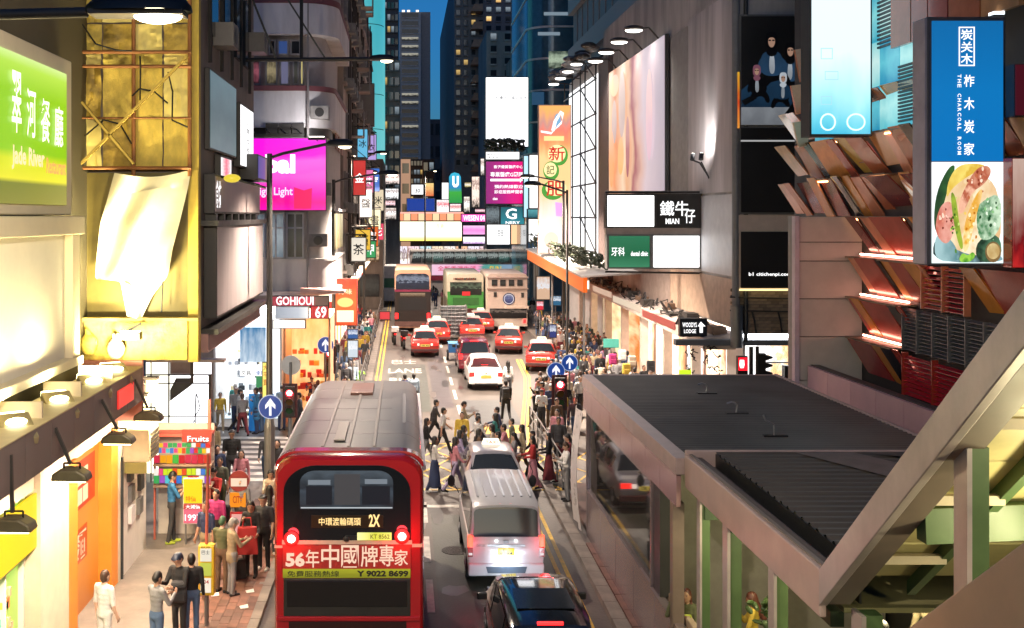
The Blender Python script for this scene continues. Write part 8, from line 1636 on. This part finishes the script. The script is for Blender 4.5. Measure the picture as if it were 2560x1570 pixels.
grp = [('fem_walk',1.93,35.6,-80,'charcoal','denim','woman with long dark hair and a dark jacket, left end of the crossing group'),('stand',1.98,37.4,170,'yellow','grey','child sized person in yellow behind the left end of the crossing group'),('phone_short',2.48,36.9,-60,'white','charcoal','young man in a white shirt in the crossing group, looking sideways'),('fem_stand',2.35,34.6,-75,'brown','grey','woman with very long brown hair in the middle of the crossing group'),('fem_stand',2.85,35.3,80,'cream','maroon','woman with a wine red scarf and cream top in the crossing group'),('walk',2.98,34.2,75,'olive','black','man in a dark olive jacket in the crossing group'),('walk2',3.27,35.4,80,'pink','charcoal','man in a hot pink T-shirt in the crossing group'),('fem_phone',3.45,34.2,90,'grey','charcoal','woman in grey right of the hot pink T-shirt'),('fem_walk',3.8,35.2,85,'khaki','brown','woman in a khaki patterned blouse in the crossing group'),('fem_skirt',3.95,33.6,90,'red','pink','woman in a long pink skirt at the right of the crossing group'),('walk',4.15,35.0,95,'black','black','tall man in black at the right of the crossing group'),('fem_skirt',4.55,34.4,80,'black','maroon','woman with a dark headscarf and a maroon skirt, right end of the crossing group'),('fem_walk',1.75,34.4,-85,'lilac','grey','woman in lilac at the lower left of the crossing group'),('stand_short',3.6,36.5,90,'camo','olive','man in a camouflage top at the back of the crossing group'),('fem_short',3.1,37.0,60,'teal','denim','girl in a teal top at the back of the crossing group'),('walk',2.6,38.0,70,'grey','navy','man in grey farther back behind the crossing group'),('fem_walk',1.55,33.3,-80,'pink','lilac','girl in a patterned pink skirt beside the silver saloon')]
for v,x,y,rz,tp,bt_,lb in grp: person(v,x,y,rz,tp,bt_,lb,z=0,s=random.uniform(.94,1.03),shoes=random.choice(('black','white')))
for v,x,y,rz,tp,bt_,lb in (('walk2',1.35,38.6,-80,'white','black','man in a white T-shirt walking right behind the man in the waistcoat'),('fem_walk',.75,36.6,-90,'black','grey','woman in black walking right, nearest the bus on the yellow hatching'),('stride',3.4,39.2,85,'navy','denim','person in navy hurrying left at the far edge of the crossing'),('phone',2.15,39.6,-85,'khaki','black','man in khaki with a phone at the far edge of the crossing')): person(v,x,y,rz,tp,bt_,lb,z=0)
backpack(2.6,33.9,1.05,-60,'cream','cream backpack in the middle of the crossing group')
person('phone',4.72,31.8,95,'white','grey','man in a white shirt leaning by the white plastic sheet',hair='brown')
person('fem_phone',4.95,33.0,100,'maroon','charcoal','woman in dark red behind the man by the white plastic sheet')
person('stand',5.2,37.2,150,'pink','black','person in a pink top behind the red traffic light on the right')
person('coat',5.05,35.8,170,'charcoal','black','person in a dark coat below the red traffic light on the right')
person('stand',5.5,39.5,200,'brown','black','person in brown under the two arrow signs')
# by the stairs
person('fem_call',4.98,19.3,150,'olive','khaki','woman in an olive jacket holding a phone to her ear by the stairs',hair='auburn'); person('stand',5.25,21.6,10,'charcoal','black','dark haired person behind the cream parapet')
person('fem_phone',6.05,19.0,70,'yellow','brown','long haired woman in a yellow top standing behind the green posts',hair='auburn',s=1.02)
person('coat',7.25,15.0,0,'khaki','brown','man in a khaki jacket climbing the covered stairs',z=1.75,hair='auburn',s=1.05); person('stand',6.2,14.2,0,'orange','black','person with cropped black hair on the covered stairs, only the head showing',z=1.45); person('stand',5.45,14.6,20,'black','black','person in black partly hidden by the corner post of the stairs',z=1.0)
tote(4.9,19.05,1.0,0,'lime','pale yellow bag on the arm of the woman in the olive jacket',.28,.26)
# ---- crowds: every walker is an individual
TOPS = ['black','charcoal','white','grey','navy','pink','cream','red','paleblue','khaki','brown','lilac','denim','teal','magenta','yellow','olive','maroon']; BOTS = ['black','charcoal','denim','grey','khaki','navy','brown','maroon']
used = set(); pos = []
VN = list(PV)
def kind_words(v): return 'long haired person' if v.startswith('fem') else 'person in a cap' if v.startswith('cap') else 'person in a brimmed hat' if v.startswith('hat') else 'person'
def crowd(n, place, xr, yr, facing, group, z=.13, wts=None, mind=.48, brights=.0):
    c = 0; tries = 0
    while c < n and tries < n*60:
        tries += 1; y = random.uniform(*yr); x0,x1 = xr(y); x = random.uniform(x0,x1)
        if any((x-a)**2+(y-b)**2 < mind**2 for a,b in pos): continue
        v = random.choice(VN); tp = random.choice(TOPS if random.random() > .45 else ['black','charcoal','white','grey','navy']); bt_ = random.choice(BOTS); key = (place,kind_words(v),tp,bt_)
        if key in used: continue
        used.add(key); pos.append((x,y)); c += 1
        person(v,x,y,random.choice(facing)+random.uniform(-25,25),tp,bt_,'%s, %s top, %s %s, %s'%(kind_words(v),tp,bt_,'skirt' if v in ('fem_skirt','fem_short') else 'trousers',place),z=z,s=random.uniform(.92,1.04),shoes=random.choice(('black','white','brown')),hair=random.choice(('black','black','black','brown','auburn','grey')),group=group)
crowd(66,'front of the right pavement crowd',lambda y:(max(6.5,6.5+(y-50)*.25),11.0),(44.5,56),(0,0,180,20),'crowd on the right pavement')
crowd(70,'deep in the right pavement crowd',lambda y:(9.0,11.3),(56,76),(0,180),'crowd on the right pavement')
crowd(44,'on the narrow far left pavement',lambda y:(-3.9,-2.1),(48,84),(0,180),'walkers on the left far pavement')
crowd(12,'outside the warm lit shop',lambda y:(-4.8,-2.2),(42.2,46.5),(0,180,90),'people outside the warm shop')
crowd(18,'far away by the cream banner',lambda y:(-1.5,9),(100,112),(0,180),'people at the far end of the street',z=0)
crowd(10,'beside the orange canopy',lambda y:(9.1,10.5),(76,92),(0,180),'people under the orange canopy')
crowd(12,'near the two arrow signs',lambda y:(5.2,6.4),(40,47),(0,180,90),'people waiting at the right kerb')
crowd(6,'before the white shop',lambda y:(-7.2,-4.9),(41.2,43.8),(180,0,90),'people outside the white shop')
um = thing('placard','teal board held up over the crowd on the right pavement','placard',(PX(1527,52),52,1.5)); g = G(); g.fb(1508,847,1548,870,52,.06,pm('teal_board',(.06,.32,.27),.5)); obj(g,'board',um,bevel=.05); g = G(); g.cyl((PX(1527,52),52.05,1.2),(PX(1527,52),52.05,PZ(868,52)),.02,GREYM,6); obj(g,'stick',um)
for k,(u,v,Y,m,lb) in enumerate(((1556,890,50,'white','white backpack on someone in the right crowd'),(1532,900,49,'magenta','magenta backpack beside the white backpack in the right crowd'),(1580,905,48.5,'cream','cream backpack low in the right crowd'),(1627,918,47.5,'charcoal','dark backpack near the corner shop in the right crowd'),(1566,925,47,'yellow','yellow bag at the edge of the dark flat roof'))): backpack(PX(u,Y),Y,PZ(v,Y)-.2,0,m,lb,1.15)
for k in range(3):
    g = G(); x,y = random.uniform(-4.2,-3.3),random.uniform(22.5,25.2); g.add([(x,y,.15),(x+.16,y+.05,.155),(x+.12,y+.22,.17),(x-.05,y+.16,.15)],[(0,1,2,3)],WHITEM); obj(g,'paper_scrap',label=('scrap of white paper on the red pavers, first by the kerb','second scrap of white paper on the red pavers','third scrap of white paper on the red pavers')[k],cat='litter',group='paper scraps on the red pavers')
